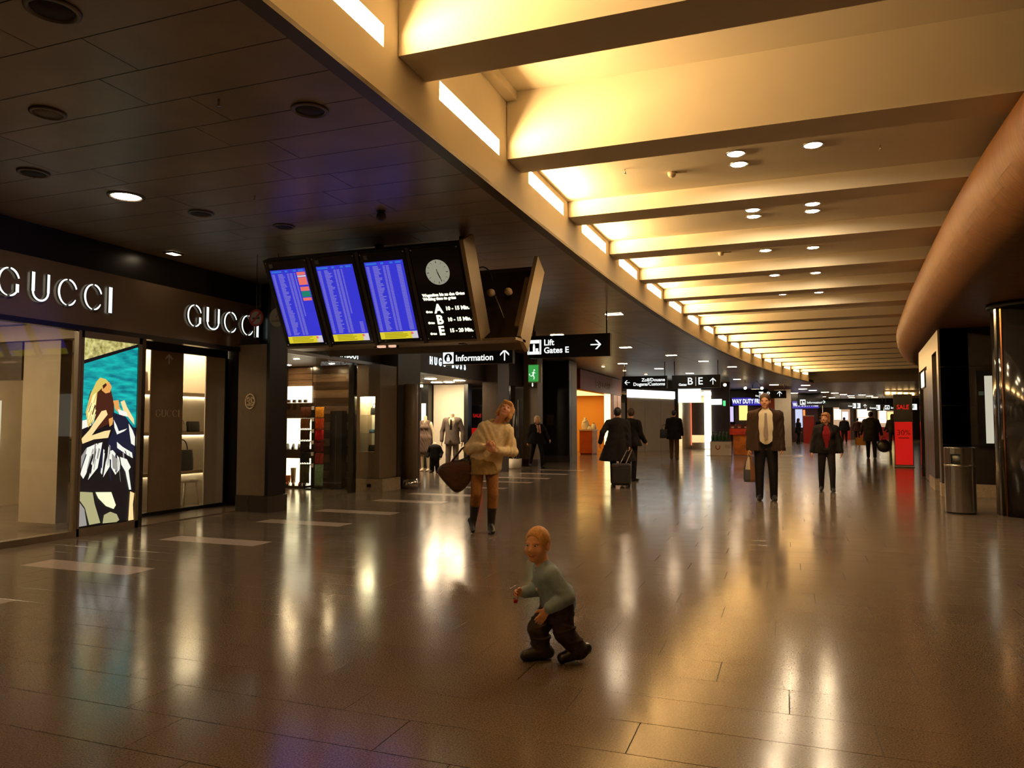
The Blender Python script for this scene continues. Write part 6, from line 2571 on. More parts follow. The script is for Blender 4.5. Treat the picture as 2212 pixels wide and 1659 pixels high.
def hair_prims(c, s, Rm, mt, style):
    f = lambda x, y, z: np.array(c) + Rm @ (np.array([x, y, z]) * s)
    rot3 = Matrix(Rm.tolist()).to_euler()
    P = [elp(f(0, 0.020, 0.034), np.array((0.086, 0.098, 0.098)) * s, mt, rot3, 0.02 * s)]
    subs = [elp(f(0, -0.112, -0.032), np.array((0.066, 0.080, 0.088)) * s, mt, rot3)]
    if style in ('short', 'toddler'):
        if style == 'toddler':
            P = [elp(f(0, 0.016, 0.030), np.array((0.083, 0.100, 0.099)) * s, mt, rot3, 0.02 * s)]
            subs = [elp(f(0, -0.118, -0.028), np.array((0.095, 0.088, 0.116)) * s, mt, rot3)]
        P.append(elp(f(0, 0.062, -0.010), np.array((0.062, 0.046, 0.060)) * s, mt, rot3, 0.03 * s))
        for sx in (-1, 1):
            subs.append(elp(f(sx * 0.085, 0.010, -0.030), np.array((0.026, 0.034, 0.050)) * s, mt, rot3))
        subs.append(elp(f(0, -0.03, -0.11), np.array((0.12, 0.10, 0.075)) * s, mt, rot3))
    elif style == 'bob':
        for sx in (-1, 1):
            P.append(cap(f(sx * 0.070, 0.020, 0.03), f(sx * 0.080, 0.000, -0.085), 0.034 * s, 0.030 * s, mt, 0.03 * s))
            P.append(cap(f(sx * 0.045, 0.060, 0.03), f(sx * 0.052, 0.062, -0.095), 0.045 * s, 0.036 * s, mt, 0.03 * s))
        P.append(cap(f(-0.045, -0.070, 0.080), f(0.045, -0.072, 0.070), 0.022 * s, 0.020 * s, mt, 0.03 * s))
        subs = [elp(f(0, -0.110, -0.045), np.array((0.056, 0.085, 0.098)) * s, mt, rot3)]
    elif style == 'bun':
        P.append(elp(f(0, 0.10, 0.07), np.array((0.045, 0.040, 0.045)) * s, mt, rot3, 0.01 * s))
        P.append(elp(f(0, 0.060, -0.010), np.array((0.066, 0.048, 0.066)) * s, mt, rot3, 0.03 * s))
    elif style == 'long':
        for sx in (-1, 0, 1):
            P.append(cap(f(sx * 0.06, 0.05 + 0.02 * (sx == 0), 0.03), f(sx * 0.065, 0.075, -0.17), 0.045 * s, 0.04 * s, mt, 0.03 * s))
    return P, subs


def leg_dir(pitch, ab, side):
    return np.array([math.sin(ab) * side, -math.sin(pitch) * math.cos(ab), -math.cos(pitch) * math.cos(ab)])


def person(label, loc, rz, H, pants, shoes, top, coat=None, coat_len=0.0, skin=None, hair=None, style='short', legs=((0, 0), (0, 0)),
           arms=((0, 0, 0.12), (0, 0, 0.12)), lean=0.0, tilt=0.0, head=(0, 0, 0), h=0.009, female=False, shirt_open=None, boots=None, bulk=1.0,
           group=None, curl=(0.6, 0.6), skirt=None, hands=True, flare=0.05, toe=(0, 0), scarf=None, belly=1.0, tie=None):
    """standing or walking adult facing local -y; legs = (thigh pitch, shin pitch) left/right in degrees (forward positive),
    arms = (upper pitch, forearm pitch, abduction)"""
    skin = skin or SKIN
    t = thing('person', label, 'person', loc, rz, group)
    s = H / 1.75
    sh, hipw = (0.185 if female else 0.205) * s * (0.85 + 0.15 * bulk), 0.085 * s
    Lt, Ls = 0.43 * s, 0.43 * s
    feet = []
    for i, (tp, sp) in enumerate(legs):
        side = (1, -1)[i]
        d1, d2 = leg_dir(R(tp), R(3), side), leg_dir(R(sp), R(0.5), side)
        feet.append((side, d1, d2))
    low = min((d1 * Lt + d2 * Ls)[2] - 0.085 * s * (1 if True else 0) for _, d1, d2 in feet)
    hipz = -low
    body, coatp, csub = [], [], []
    hip = np.array([0, 0, hipz])
    Rl = np.array(Euler((R(lean), R(tilt), 0)).to_matrix())          # torso lean (forward +) and sideways tilt
    T = lambda x, y, z: hip + Rl @ (np.array([x, y, z]) * s)
    body.append(cap(T(-0.06, 0.005, 0.02), T(0.06, 0.005, 0.02), 0.115 * s * bulk, 0.115 * s * bulk, pants, 0.04, (1, 1.15, 1)))
    shoe_h = 0.03 * s
    for i, (side, d1, d2) in enumerate(feet):
        a = hip + np.array([side * hipw, 0, -0.02 * s])
        kn = a + d1 * Lt
        an = kn + d2 * Ls
        lowm = pants
        body.append(cap(a, kn, 0.092 * s * bulk, 0.066 * s * bulk, lowm, 0.03))
        if boots is not None:
            body.append(cap(kn, kn + d2 * Ls * 0.45, 0.066 * s, 0.06 * s, lowm, 0.015))
            body.append(cap(kn + d2 * Ls * 0.45, an, 0.064 * s, 0.045 * s, boots, 0.012))
        else:
            body.append(cap(kn, an + d2 * 0.01, 0.066 * s * bulk, (0.058 if not female else 0.052) * s, lowm, 0.015))
        tz = R(toe[i]) + (0.0)
        pit = math.atan2(-d2[1], -d2[2]) if d2[2] < 0 else 0
        fd = np.array([0.10 * side, -1.0, 0])
        fd /= np.linalg.norm(fd)
        drop = math.sin(tz)
        heel = an + np.array([0, 0.03 * s, -0.045 * s])
        toep = heel + fd * 0.20 * s * math.cos(tz) + np.array([0, 0, -0.19 * s * drop])
        if heel[2] - 0.038 * s < 0:
            heel[2] = 0.038 * s
        if toep[2] - 0.03 * s < 0:
            toep[2] = 0.03 * s
        sm_ = boots if boots is not None else shoes
        body.append(cap(heel, toep, 0.038 * s, 0.030 * s, sm_, 0.015, (1.0, 1.0, 1.0)))
        body.append(cap(an, heel, 0.042 * s, 0.036 * s, sm_, 0.015))
        body.append(cap(an + fd * 0.03 * s, toep - fd * 0.05 * s, 0.036 * s, 0.030 * s, sm_, 0.015))
    # torso
    tm = top
    body.append(cap(T(0, 0.0, 0.08), T(0, -0.005, 0.26), 0.135 * s * bulk * belly, 0.145 * s * bulk, tm, 0.05, (0.92, 1.22, 1)))
    body.append(cap(T(-sh / s + 0.075, 0.0, 0.44), T(sh / s - 0.075, 0.0, 0.44), 0.085 * s, 0.085 * s, tm, 0.06, (1, 1.05, 1)))
    body.append(cap(T(0, 0, 0.26), T(0, 0.0, 0.42), 0.145 * s * bulk, 0.13 * s * bulk, tm, 0.05, (0.9, 1.25, 1)))
    if female:
        for sx in (-1, 1):
            body.append(elp(T(sx * 0.07, -0.085, 0.33), np.array((0.065, 0.06, 0.065)) * s, tm, None, 0.04))
    neck0, neck1 = T(0, 0.005, 0.48), T(0, -0.015, 0.60)
    Rh = Rl @ rotm(R(head[0]), R(head[1]), R(head[2]))
    hc = neck1 + Rh @ (np.array([0, -0.012, 0.085]) * s)
    body.append(cap(neck0, hc - Rh @ (np.array([0, -0.02, 0.05]) * s), 0.056 * s, 0.052 * s, skin, 0.02))
    body += head_prims(hc, s * (1.03 if not female else 0.98), Rh, skin, SKINL)
    # arms
    hands_at = []
    for i, (up, fp, ab) in enumerate(arms):
        side = (1, -1)[i]
        a = T(side * (sh / s), 0.0, 0.455)
        d1 = Rl @ leg_dir(R(up), ab, side)
        d2 = Rl @ leg_dir(R(fp), ab * 0.6 if ab >= 0 else ab, side)
        if isinstance(fp, tuple):
            d2 = np.array(fp, float)
            d2 /= np.linalg.norm(d2)
            d2 = Rl @ d2
        el = a + d1 * 0.29 * s
        wr_ = el + d2 * 0.25 * s
        slv = coat or top
        body.append(cap(a, el, 0.050 * s, 0.042 * s, tm, 0.02))
        body.append(cap(el, wr_, 0.040 * s, 0.030 * s, tm, 0.012))
        body.append(cap(el + d2 * 0.20 * s, wr_ + d2 * 0.02 * s, 0.030 * s, 0.026 * s, skin, 0.01))
        if hands:
            body += hand_prims(wr_, d2, np.array([-side, 0, 0]) if abs(d2[0]) < 0.8 else np.array([0, 0, -1]), s, skin, curl[i], side)
        hands_at.append((wr_, d2))
        if coat is not None:
            coatp.append(cap(a, el, 0.075 * s * (0.6 + 0.4 * bulk), 0.064 * s, coat, 0.05))
            coatp.append(cap(el, wr_ - d2 * 0.01, 0.064 * s, 0.052 * s, coat, 0.02))
    if coat is not None:
        zb = -coat_len
        for sx in (-1, 1):
            coatp.append(cap(T(0, 0.01, 0.465), T(sx * (sh / s - 0.045), 0.0, 0.425), 0.090 * s, 0.082 * s, coat, 0.05, (1, 0.92, 1)))
        coatp.append(cap(T(0, 0.0, 0.10), T(0, 0.0, 0.40), 0.170 * s * bulk * belly, 0.165 * s * bulk, coat, 0.05, (0.88, 1.18, 1)))
        if coat_len > 0:
            w0 = 0.17 * bulk
            coatp.append(cap(T(-0.05, 0.01, 0.08), hip + np.array([-0.06 - flare, 0.02, zb * s]), w0 * s, (w0 * 0.82 + flare) * s, coat, 0.04, (1.0, 1.2, 1)))
            coatp.append(cap(T(0.05, 0.01, 0.08), hip + np.array([0.06 + flare, 0.02, zb * s]), w0 * s, (w0 * 0.82 + flare) * s, coat, 0.04, (1.0, 1.2, 1)))
            csub.append(cap(hip + np.array([-0.8, 0, zb * s - 0.30]), hip + np.array([0.8, 0, zb * s - 0.30]), 0.30, 0.30, coat, None, (1, 0.45, 1)))
        coatp.append(cap(T(-0.05, 0.03, 0.50), T(0.05, 0.03, 0.50), 0.055 * s, 0.055 * s, coat, 0.03))
        if female:
            for sx in (-1, 1):
                coatp.append(elp(T(sx * 0.07, -0.085, 0.32), np.array((0.095, 0.085, 0.095)) * s, coat, None, 0.05))
        if shirt_open:
            w1, z0 = shirt_open[:2]
            dp = shirt_open[2] if len(shirt_open) > 2 else 0.105
            csub.append(cap(T(0, -0.24, 0.52), T(0, -0.26, z0), (w1 + dp) * s, (w1 * 0.55 + dp) * s, coat, None, (1, 0.75, 1)))
        csub.append(cap(T(0, -0.02, 0.53), T(0, -0.03, 0.70), 0.058 * s, 0.075 * s, coat))
    if skirt:
        body.append(cap(T(0, 0.0, 0.0), hip + np.array([0, 0.0, -0.36 * s]), 0.16 * s, 0.185 * s, skirt, 0.03, (1, 1.15, 1)))
    sdf_mesh('body', body, h, 0.02, t, wr=0.0)
    if coat is not None:
        sdf_mesh('coat', coatp, max(h, 0.009), 0.03, t, csub, wr=0.004)
    if hair:
        P, sb = hair_prims(hc, s * (1.03 if not female else 1.0), Rh, hair, style)
        sdf_mesh('hair', P, min(h, 0.009), 0.02, t, sb)
    if h < 0.012:
        eyes(t, hc, s * (1.03 if not female else 0.98), Rh)
    if tie is not None:
        m = MB()
        q = [T(-0.016, -0.150, 0.485), T(0.016, -0.150, 0.485), T(0.030, -0.178, 0.20), T(0.034, -0.176, 0.10), T(0.0, -0.178, 0.05), T(-0.034, -0.176, 0.10), T(-0.030, -0.178, 0.20)]
        m.add([tuple(p) for p in q] + [tuple(p + np.array([0, 0.012, 0])) for p in q], [tuple(range(7)), tuple(range(13, 6, -1))] + [(i, (i + 1) % 7, 7 + (i + 1) % 7, 7 + i) for i in range(7)], tie)
        o = m.build('tie', None)
        o.parent = t
    if scarf is not None:
        sdf_mesh('scarf', [cap(T(-0.06, -0.05, 0.50), T(0.06, -0.05, 0.50), 0.05 * s, 0.05 * s, scarf, 0.03), cap(T(-0.04, -0.12, 0.47), T(-0.035, -0.165, 0.28), 0.035 * s, 0.03 * s, scarf, 0.02),
                           cap(T(0.04, -0.12, 0.47), T(0.04, -0.165, 0.25), 0.035 * s, 0.03 * s, scarf, 0.02)], h, 0.02, t)
    return t, hands_at, T, Rl

# ------------------------------------------------------------------ the people in the hall
C_JACK = fabric('dark_brown_jacket', (54, 37, 26))
C_BLK = fabric('black_cloth', (22, 19, 19))
C_BLK2 = fabric('charcoal_cloth', (34, 29, 28))
C_SHIRT = mat('pale_shirt', lin((226, 208, 172)), 0.8)
C_TIE = mat('grey_tie', lin((150, 128, 112)), 0.6)
C_RED = fabric('dark_red_top', (120, 22, 26))
C_CREAM = fabric('cream_wool_jacket', (222, 196, 150), 0.12)
C_TAN = fabric('tan_trousers', (150, 100, 52), 0.15)
C_OLIVE = fabric('olive_tunic', (150, 122, 70), 0.12)
C_BRNPANT = fabric('brown_trousers', (84, 58, 36))
H_BLONDE = mat('hair_blonde', lin((196, 138, 70)), 0.6, vary=0.3, scale=40)
H_WHITE = mat('hair_white', lin((215, 190, 150)), 0.6, vary=0.15, scale=40)
H_BROWN = mat('hair_brown', lin((62, 40, 26)), 0.6, vary=0.3, scale=40)
H_DARK = mat('hair_dark', lin((34, 24, 20)), 0.5, vary=0.3, scale=40)
H_HONEY = mat('hair_honey', lin((150, 98, 52)), 0.6, vary=0.3, scale=40)

# man with open jacket, facing the camera
MANRZ = math.atan2(-0.36, 13.7) * -1.0 * -1
man, mh, _, _ = person('man in dark brown jacket, pale shirt and tie walking with a bag', (-0.34, 13.75, 0), R(4), 1.86, C_BLK, M_SHOEB, C_SHIRT, C_JACK, 0.13, None, H_BROWN, 'short',
                       ((2, -2), (3, 1)), ((2, 8, 0.08), (0, 6, 0.12)), head=(-8, 2, 0), shirt_open=(0.050, -0.35), bulk=1.12, belly=1.05, tie=C_TIE, toe=(4, 4), h=0.008)
# woman in black jacket
wom, wh, _, _ = person('woman in black jacket and dark red top walking towards the camera', (0.74, 15.95, 0), R(0), 1.56, C_BLK2, M_SHOEB, C_RED, C_BLK, 0.10, None, H_HONEY, 'bob',
                       ((8, 0), (-6, -14)), ((8, 12, 0.24), (-2, 8, 0.26)), head=(-28, 0, 0), shirt_open=(0.020, 0.05, 0.10), female=True, bulk=1.05, flare=0.02, h=0.008, toe=(0, 10))
# traveller with trolley case, seen from behind
trav, th_, _, _ = person('traveller in long black coat seen from behind pulling a trolley case', (-3.52, 16.3, 0), R(188), 1.70, C_BLK, M_SHOEB, C_BLK, C_BLK2, 0.40, None, H_DARK, 'short',
                         ((8, -4), (-10, -22)), ((-34, 18, 0.42), (-14, -12, 0.14)), lean=2, bulk=1.12, flare=0.10, h=0.009, toe=(0, 20))
comp, _, _, _ = person('companion in dark jacket half hidden by the traveller in long coat', (-3.42, 17.3, 0), R(160), 1.70, C_BLK, M_SHOEB, C_BLK, C_BLK, 0.10, None, H_BROWN, 'short',
                       ((4, 0), (-4, -6)), ((0, 25, 0.14), (10, 45, 0.14)), head=(40, 0, 0), h=0.011)
walk, wk, _, _ = person('man in dark coat and brown trousers walking away near the hoarding', (-4.0, 28.6, 0), R(176), 1.86, C_BRNPANT, M_SHOEB, C_BLK, C_BLK, 0.22, None, H_DARK, 'short',
                        ((6, 2), (-4, -12)), ((-4, 4, 0.18), (6, 10, 0.16)), h=0.012, bulk=1.1, flare=0.03)
old, _, _, _ = person('white haired person in black clothes with pale scarf walking past the black wall', (-7.13, 21.5, 0), R(40), 1.62, C_BLK, M_SHOEB, C_BLK, C_BLK, 0.12, None, H_WHITE, 'bob',
                      ((22, 4), (-20, -30)), ((28, 40, 0.3), (-20, -6, 0.2)), h=0.010, female=True, scarf=mat('pale_scarf', lin((206, 150, 116)), 0.8), toe=(0, 25))
shop, _, _, _ = person('dark haired shopper standing behind the inner SALE stand', (-9.02, 22.6, 0), R(20), 1.68, C_BLK, M_SHOEB, C_BLK, C_BLK2, 0.1, None, H_DARK, 'long',
                       ((0, 0), (2, 0)), ((0, 20, 0.12), (0, 20, 0.12)), h=0.012, female=True)
far1, f1h, _, _ = person('large traveller in dark coat carrying a yellow bag and a black case', (3.12, 32.2, 0), R(176), 1.82, C_BLK, M_SHOEB, C_BLK, C_BLK, 0.30, None, H_DARK, 'short',
                         ((4, 0), (-4, -8)), ((16, 20, 0.30), (0, 0, 0.34)), h=0.014, bulk=1.2, flare=0.03)
far2, _, _, _ = person('traveller in dark jacket standing with legs apart by the far windows', (4.90, 40.6, 0), R(190), 1.84, C_BLK2, M_SHOEB, C_BLK, C_BLK, 0.06, None, H_BROWN, 'long',
                       ((2, 0), (-2, -4)), ((10, 60, 0.22), (6, 50, 0.2)), h=0.015, female=True)
far3, _, _, _ = person('traveller in black jacket before the posters of a far shop', (4.0, 59.5, 0), R(180), 1.85, C_BLK2, M_SHOEB, C_BLK, C_BLK, 0.12, None, H_DARK, 'short',
                       ((4, 0), (-4, -8)), ((6, 20, 0.25), (-6, 10, 0.25)), h=0.020, bulk=1.3)
far4, _, _, _ = person('traveller in wine coloured jacket walking at the far end', (4.75, 58.0, 0), R(170), 1.78, C_BLK2, M_SHOEB, C_RED, fabric('wine_jacket', (66, 34, 34)), 0.12, None, H_DARK, 'short',
                       ((8, 2), (-6, -14)), ((6, 20, 0.25), (-6, 10, 0.25)), h=0.020)
far5, _, _, _ = person('traveller in dark coat passing the pale panel near the red counters', (0.78, 54.0, 0), R(120), 1.75, C_BLK, M_SHOEB, C_BLK, C_BLK2, 0.2, None, H_DARK, 'long',
                       ((10, 4), (-8, -18)), ((6, 20, 0.25), (-6, 10, 0.25)), h=0.020, female=True)
far6, _, _, _ = person('traveller in dark jacket behind the woman with honey hair', (2.05, 50.5, 0), R(180), 1.82, C_BLK, M_SHOEB, C_BLK, C_BLK, 0.15, None, H_DARK, 'short',
                       ((4, 0), (-4, -8)), ((6, 10, 0.2), (-6, 4, 0.2)), h=0.020)

# woman looking up at the boards, leaning over on one foot
t = thing('person', 'woman with blonde bob in cream jacket leaning and looking up', 'person', (-3.44, 8.42, 0), R(22))
B = []
pel = np.array([-0.03, 0.03, 0.85])
# local x runs to the right for a viewer in front of her (she faces -y)
legsW = [(np.array([0.06, 0.03, 0.83]), np.array([0.075, -0.02, 0.47]), np.array([0.055, 0.03, 0.10])),
         (np.array([-0.11, 0.03, 0.83]), np.array([-0.125, -0.05, 0.49]), np.array([-0.165, 0.10, 0.15]))]
B.append(cap(pel + [-0.05, 0, 0.02], pel + [0.05, 0, 0.02], 0.118, 0.118, C_OLIVE, 0.04, (1, 1.1, 1)))
BOOT = mat('black_boot_leather', (0.014, 0.011, 0.010), 0.35)
for i, (a, k_, n_) in enumerate(legsW):
    B.append(cap(a, k_, 0.088, 0.066, C_TAN, 0.03))
    B.append(cap(k_, k_ + (n_ - k_) * 0.40, 0.066, 0.062, C_TAN, 0.012))
    B.append(cap(k_ + (n_ - k_) * 0.40, n_, 0.062, 0.044, BOOT, 0.006))
    if i == 0:
        heel, toe_ = n_ + [-0.005, 0.03, -0.062], n_ + [0.02, -0.15, -0.07]
    else:
        heel, toe_ = n_ + [-0.03, 0.045, -0.01], n_ + [0.0, -0.09, -0.122]
    B.append(cap(n_, heel, 0.044, 0.038, BOOT, 0.015))
    B.append(cap(heel, toe_, 0.036, 0.028, BOOT, 0.015))
    B.append(cap(n_ + [0, -0.02, -0.01], toe_ + [0, 0.03, 0.005], 0.038, 0.028, BOOT, 0.015))
    B.append(cap(heel + [0, 0.012, 0], heel + ([0, 0.015, -0.035] if i == 0 else [-0.02, 0.04, -0.02]), 0.020, 0.015, BOOT, 0.004))
tors = np.array([0.04, 0.03, 1.16])
B.append(cap(pel + [0, 0, 0.06], tors, 0.125, 0.13, C_OLIVE, 0.05, (0.95, 1.15, 1)))
shc = np.array([0.105, 0.04, 1.27])
B.append(cap(shc + [-0.10, 0, 0.02], shc + [0.10, 0.0, -0.01], 0.080, 0.078, C_CREAM, 0.05))
hcW = np.array([0.235, 0.0, 1.50])
B.append(cap(shc + [0.02, 0, 0.05], hcW + [-0.045, 0.015, -0.055], 0.054, 0.050, SKIN, 0.02))
RhW = rotm(R(-10), R(-24), R(20))
B += head_prims(hcW, 0.96, RhW, SKIN, SKINL)
elR, wrR = np.array([-0.215, 0.02, 1.02]), np.array([-0.01, -0.19, 1.05])
elL, wrL = np.array([0.315, 0.03, 0.99]), np.array([0.105, -0.18, 1.00])
for el, wr_, sx in ((elR, wrR, -1), (elL, wrL, 1)):
    a = shc + [sx * 0.155, 0, -0.02 * sx]
    B.append(cap(a, el, 0.052, 0.043, C_CREAM, 0.02))
    B.append(cap(el, wr_, 0.040, 0.030, C_CREAM, 0.015))
    d2 = wr_ - el
    d2 /= np.linalg.norm(d2)
    B.append(cap(wr_ - d2 * 0.03, wr_ + d2 * 0.02, 0.027, 0.024, SKIN, 0.01))
    B += hand_prims(wr_ + d2 * 0.01, d2 + np.array([0, 0, 0.35]), np.array([0, 1, 0.2]), 0.92, SKIN, 1.0, sx)
sdf_mesh('body', B, 0.008, 0.02, t)
sdf_mesh('tunic', [cap(np.array([-0.035, 0.02, 0.66]), np.array([-0.01, 0.03, 0.98]), 0.175, 0.140, C_OLIVE, 0.02, (0.92, 1.12, 1))], 0.010, 0.02, t, [cap((-0.6, 0, 0.53), (0.6, 0, 0.56), 0.17, 0.17, C_OLIVE, None, (1, 0.3, 1))], wr=0.004)
CW = [cap(shc + [-0.12, 0.0, 0.0], shc + [0.12, 0.0, -0.03], 0.092, 0.090, C_CREAM, 0.05),
      cap(np.array([0.0, 0.03, 0.94]), np.array([0.07, 0.03, 1.20]), 0.165, 0.150, C_CREAM, 0.05, (0.95, 1.12, 1)),
      cap(np.array([0.10, 0.02, 0.80]), np.array([0.12, 0.03, 1.12]), 0.085, 0.10, C_CREAM, 0.05, (1, 1.1, 1)),
      cap(np.array([-0.12, 0.04, 0.93]), np.array([-0.04, 0.03, 1.15]), 0.085, 0.10, C_CREAM, 0.05, (1, 1.1, 1))]
for el, wr_, sx in ((elR, wrR, -1), (elL, wrL, 1)):
    a = shc + [sx * 0.145, 0, -0.02 - 0.01 * sx]
    CW.append(cap(a, el, 0.076, 0.068, C_CREAM, 0.04))
    CW.append(cap(el, wr_ + (el - wr_) * 0.16, 0.068, 0.052, C_CREAM, 0.02))
CW.append(cap(shc + [-0.05, 0.03, 0.07], shc + [0.07, 0.03, 0.07], 0.050, 0.050, C_CREAM, 0.03))
SW_ = [cap(np.array([-0.02, -0.27, 0.66]), np.array([0.0, -0.27, 0.93]), 0.19, 0.12, C_CREAM, None, (1.3, 1, 1)), cap(shc + [0.03, -0.04, 0.08], hcW, 0.062, 0.075, C_CREAM)]
sdf_mesh('coat', CW, 0.009, 0.03, t, SW_, wr=0.006, wfreq=30)
P, sb = hair_prims(hcW, 0.98, RhW, H_BLONDE, 'bob')
sdf_mesh('hair', P, 0.008, 0.02, t, sb)
eyes(t, hcW, 0.96, RhW)
# her brown bag
t = thing('shoulder_bag', 'large dark brown striped bag swinging from the arm of the woman looking up', 'bag', (-3.76, 8.34, 0.72), R(22))
M_BAGB = mat('brown_ribbed_leather', lin((74, 40, 22)), 0.5, vary=0.45, scale=10, stretch=(1, 1, 6), bump=0.5)
m = MB()
prof = [(-0.28, 0.06), (-0.20, 0.13), (0.10, 0.20), (0.17, 0.06), (0.14, -0.10), (0.02, -0.22), (-0.06, -0.24), (-0.16, -0.13), (-0.27, -0.01)]
n = len(prof)
vs = []
for y, sc_ in ((-0.10, 0.86), (-0.07, 1.0), (0.0, 1.04), (0.07, 1.0), (0.10, 0.86)):
    vs += [(p[0] * sc_, y, p[1] * sc_ + 0.0) for p in prof]
fs = [tuple(range(n)), tuple(range(5 * n - 1, 4 * n - 1, -1))]
for r_ in range(4):
    for k in range(n):
        j = (k + 1) % n
        fs.append((r_ * n + j, r_ * n + k, (r_ + 1) * n + k, (r_ + 1) * n + j))
m.add(vs, fs, M_BAGB, True)
bo = m.build('body', t, world=False)
bo.modifiers.new('smooth', 'SUBSURF').render_levels = 2
bo.modifiers['smooth'].levels = 2
for yy in (-0.05, 0.05):
    m = MB()
    m.tube([(-0.10, yy, 0.15), (0.02, yy, 0.30), (0.10, yy, 0.36), (0.16, yy, 0.26), (0.13, yy, 0.10)], 0.012, M_BAGB, 8)
    m.build('strap', t, world=False)
m = MB()
m.tube([(-0.27, -0.03, 0.055), (0.10, -0.03, 0.205)], 0.008, M_BLACK, 6)
m.build('zip', t, world=False)

# the toddler
C_SWEAT = fabric('blue_grey_sweater', (146, 168, 186), 0.10)
C_JEAN = fabric('dark_baggy_trousers', (52, 44, 40), 0.35)
H_TOD = mat('hair_toddler', lin((226, 172, 108)), 0.65, vary=0.2, scale=60)
TRZ = R(-52)                                        # turned to the left of the picture, face half to the camera
t = thing('person', 'blond toddler in blue grey sweater and baggy dark trousers walking', 'person', (-1.27, 4.02, 0), TRZ)
# local frame: walks along -y
B = []
pel = np.array([0, 0.055, 0.295])
hipL, hipR = pel + [0.045, 0, -0.01], pel + [-0.045, 0, -0.01]
# left leg (camera side) trails behind, right leg in front
kL, aL = np.array([0.055, 0.075, 0.165]), np.array([0.055, 0.165, 0.062])
kR, aR = np.array([-0.045, -0.045, 0.175]), np.array([-0.045, -0.020, 0.050])
B.append(cap(pel + [-0.03, 0, 0.02], pel + [0.03, 0, 0.02], 0.083, 0.083, C_JEAN, 0.03, (1, 1.0, 1)))
for hp, kk_, an in ((hipL, kL, aL), (hipR, kR, aR)):
    B.append(cap(hp, kk_, 0.072, 0.058, C_JEAN, 0.02))
    B.append(cap(kk_, an, 0.056, 0.050, C_JEAN, 0.012))
    rf = random.Random(5)
    for q0, q1, n_, r0_ in ((hp, kk_, 4, 0.070), (kk_, an + np.array([0, 0, -0.008]), 5, 0.057)):
        for z_ in range(n_):                      # soft horizontal folds of the baggy cloth
            f_ = (z_ + 0.7) / (n_ + 0.2)
            pm2 = q0 + (q1 - q0) * f_ + np.array([rf.uniform(-0.006, 0.006), rf.uniform(-0.008, 0.008), 0])
            B.append(elp(pm2, (r0_ * rf.uniform(0.96, 1.06), r0_ * rf.uniform(0.98, 1.08), 0.013), C_JEAN, (rf.uniform(-0.35, 0.35), rf.uniform(-0.3, 0.3), 0), 0.006))
# shoes
for an, lift in ((aL, 0.02), (aR, 0.0)):
    hl = np.array([an[0], an[1] + 0.040, 0.036 + lift * 1.6])
    tp = np.array([an[0], an[1] - 0.100, 0.030])
    B.append(cap(hl, tp, 0.034, 0.031, M_SHOEB, 0.01))
    B.append(cap(an + np.array([0, 0, -0.01]), tp + [0, 0.04, 0.01], 0.036, 0.030, M_SHOEB, 0.012))
# torso leaning forward
ch = np.array([0, -0.010, 0.470])
B.append(cap(pel + [0, 0, 0.035], ch, 0.090, 0.080, C_SWEAT, 0.03, (0.95, 1.05, 1)))
B.append(cap(pel + [0, 0.015, 0.025], pel + [0, 0.01, 0.06], 0.094, 0.092, C_SWEAT, 0.004, (0.95, 1.02, 1)))
B.append(cap(ch + [-0.052, 0.0, 0.015], ch + [0.052, 0.0, 0.015], 0.052, 0.052, C_SWEAT, 0.03))
hcT = np.array([0.0, -0.065, 0.648])
B.append(cap(ch + [0, -0.008, 0.04], hcT + [0, 0.01, -0.05], 0.040, 0.040, SKINT, 0.012))
B.append(cap(ch + [-0.02, -0.012, 0.058], ch + [0.02, -0.012, 0.058], 0.040, 0.040, C_SWEAT, 0.01))
RhT = rotm(R(42), R(0), R(0))
B += head_prims(hcT, 0.80, RhT, SKINT, LIPST, 0.4, True)
# left arm: elbow back, forearm forward-down; right arm bent in front holding a toy
shL, shR = ch + [0.088, 0.005, 0.02], ch + [-0.085, -0.005, 0.02]
eL, wL = np.array([0.125, 0.065, 0.375]), np.array([0.105, -0.030, 0.322])
eR, wR = np.array([-0.115, 0.00, 0.375]), np.array([-0.080, -0.110, 0.372])
for a, el, wr_ in ((shL, eL, wL), (shR, eR, wR)):
    B.append(cap(a, el, 0.048, 0.042, C_SWEAT, 0.02))
    B.append(cap(el, wr_, 0.041, 0.034, C_SWEAT, 0.012))
    B.append(elp(el + (a - el) * 0.35, (0.047, 0.047, 0.016), C_SWEAT, None, 0.008))
    d = (wr_ - el) / np.linalg.norm(wr_ - el)
    B.append(cap(wr_, wr_ + d * 0.018, 0.022, 0.019, SKINT, 0.005))
B += hand_prims(wL + [0, -0.012, -0.006], np.array([-0.05, -0.55, -0.75]), np.array([-1, 0, 0]), 0.62, SKINT, 0.25, 1)
B += hand_prims(wR + [0, -0.010, 0.0], np.array([0.25, -1.0, 0.0]), np.array([0.8, 0, -0.3]), 0.62, SKINT, 0.9, -1)
sdf_mesh('body', B, 0.0042, 0.012, t, wr=0.0)
P, sb = hair_prims(hcT, 0.80, RhT, H_TOD, 'toddler')
sdf_mesh('hair', P, 0.005, 0.012, t, sb)
eyes(t, hcT, 0.80, RhT)
m = MB()
M_BUTT = mat('sweater_button', (0.7, 0.62, 0.5), 0.5)
for z, y in ((0.505, -0.068), (0.455, -0.088), (0.405, -0.060)):
    m.ell((0.012, y - 0.012, z), (0.010, 0.005, 0.010), M_BUTT, 10, 6)
o = m.build('button_row', None)
o['kind'] = 'stuff'
o.parent = t
m = MB()
t2 = thing('toy', 'small red toy with a white band in the hand of the toddler', 'toy', t.location + Matrix.Rotation(TRZ, 3, 'Z') @ Vector((-0.052, -0.175, 0.352)), TRZ)
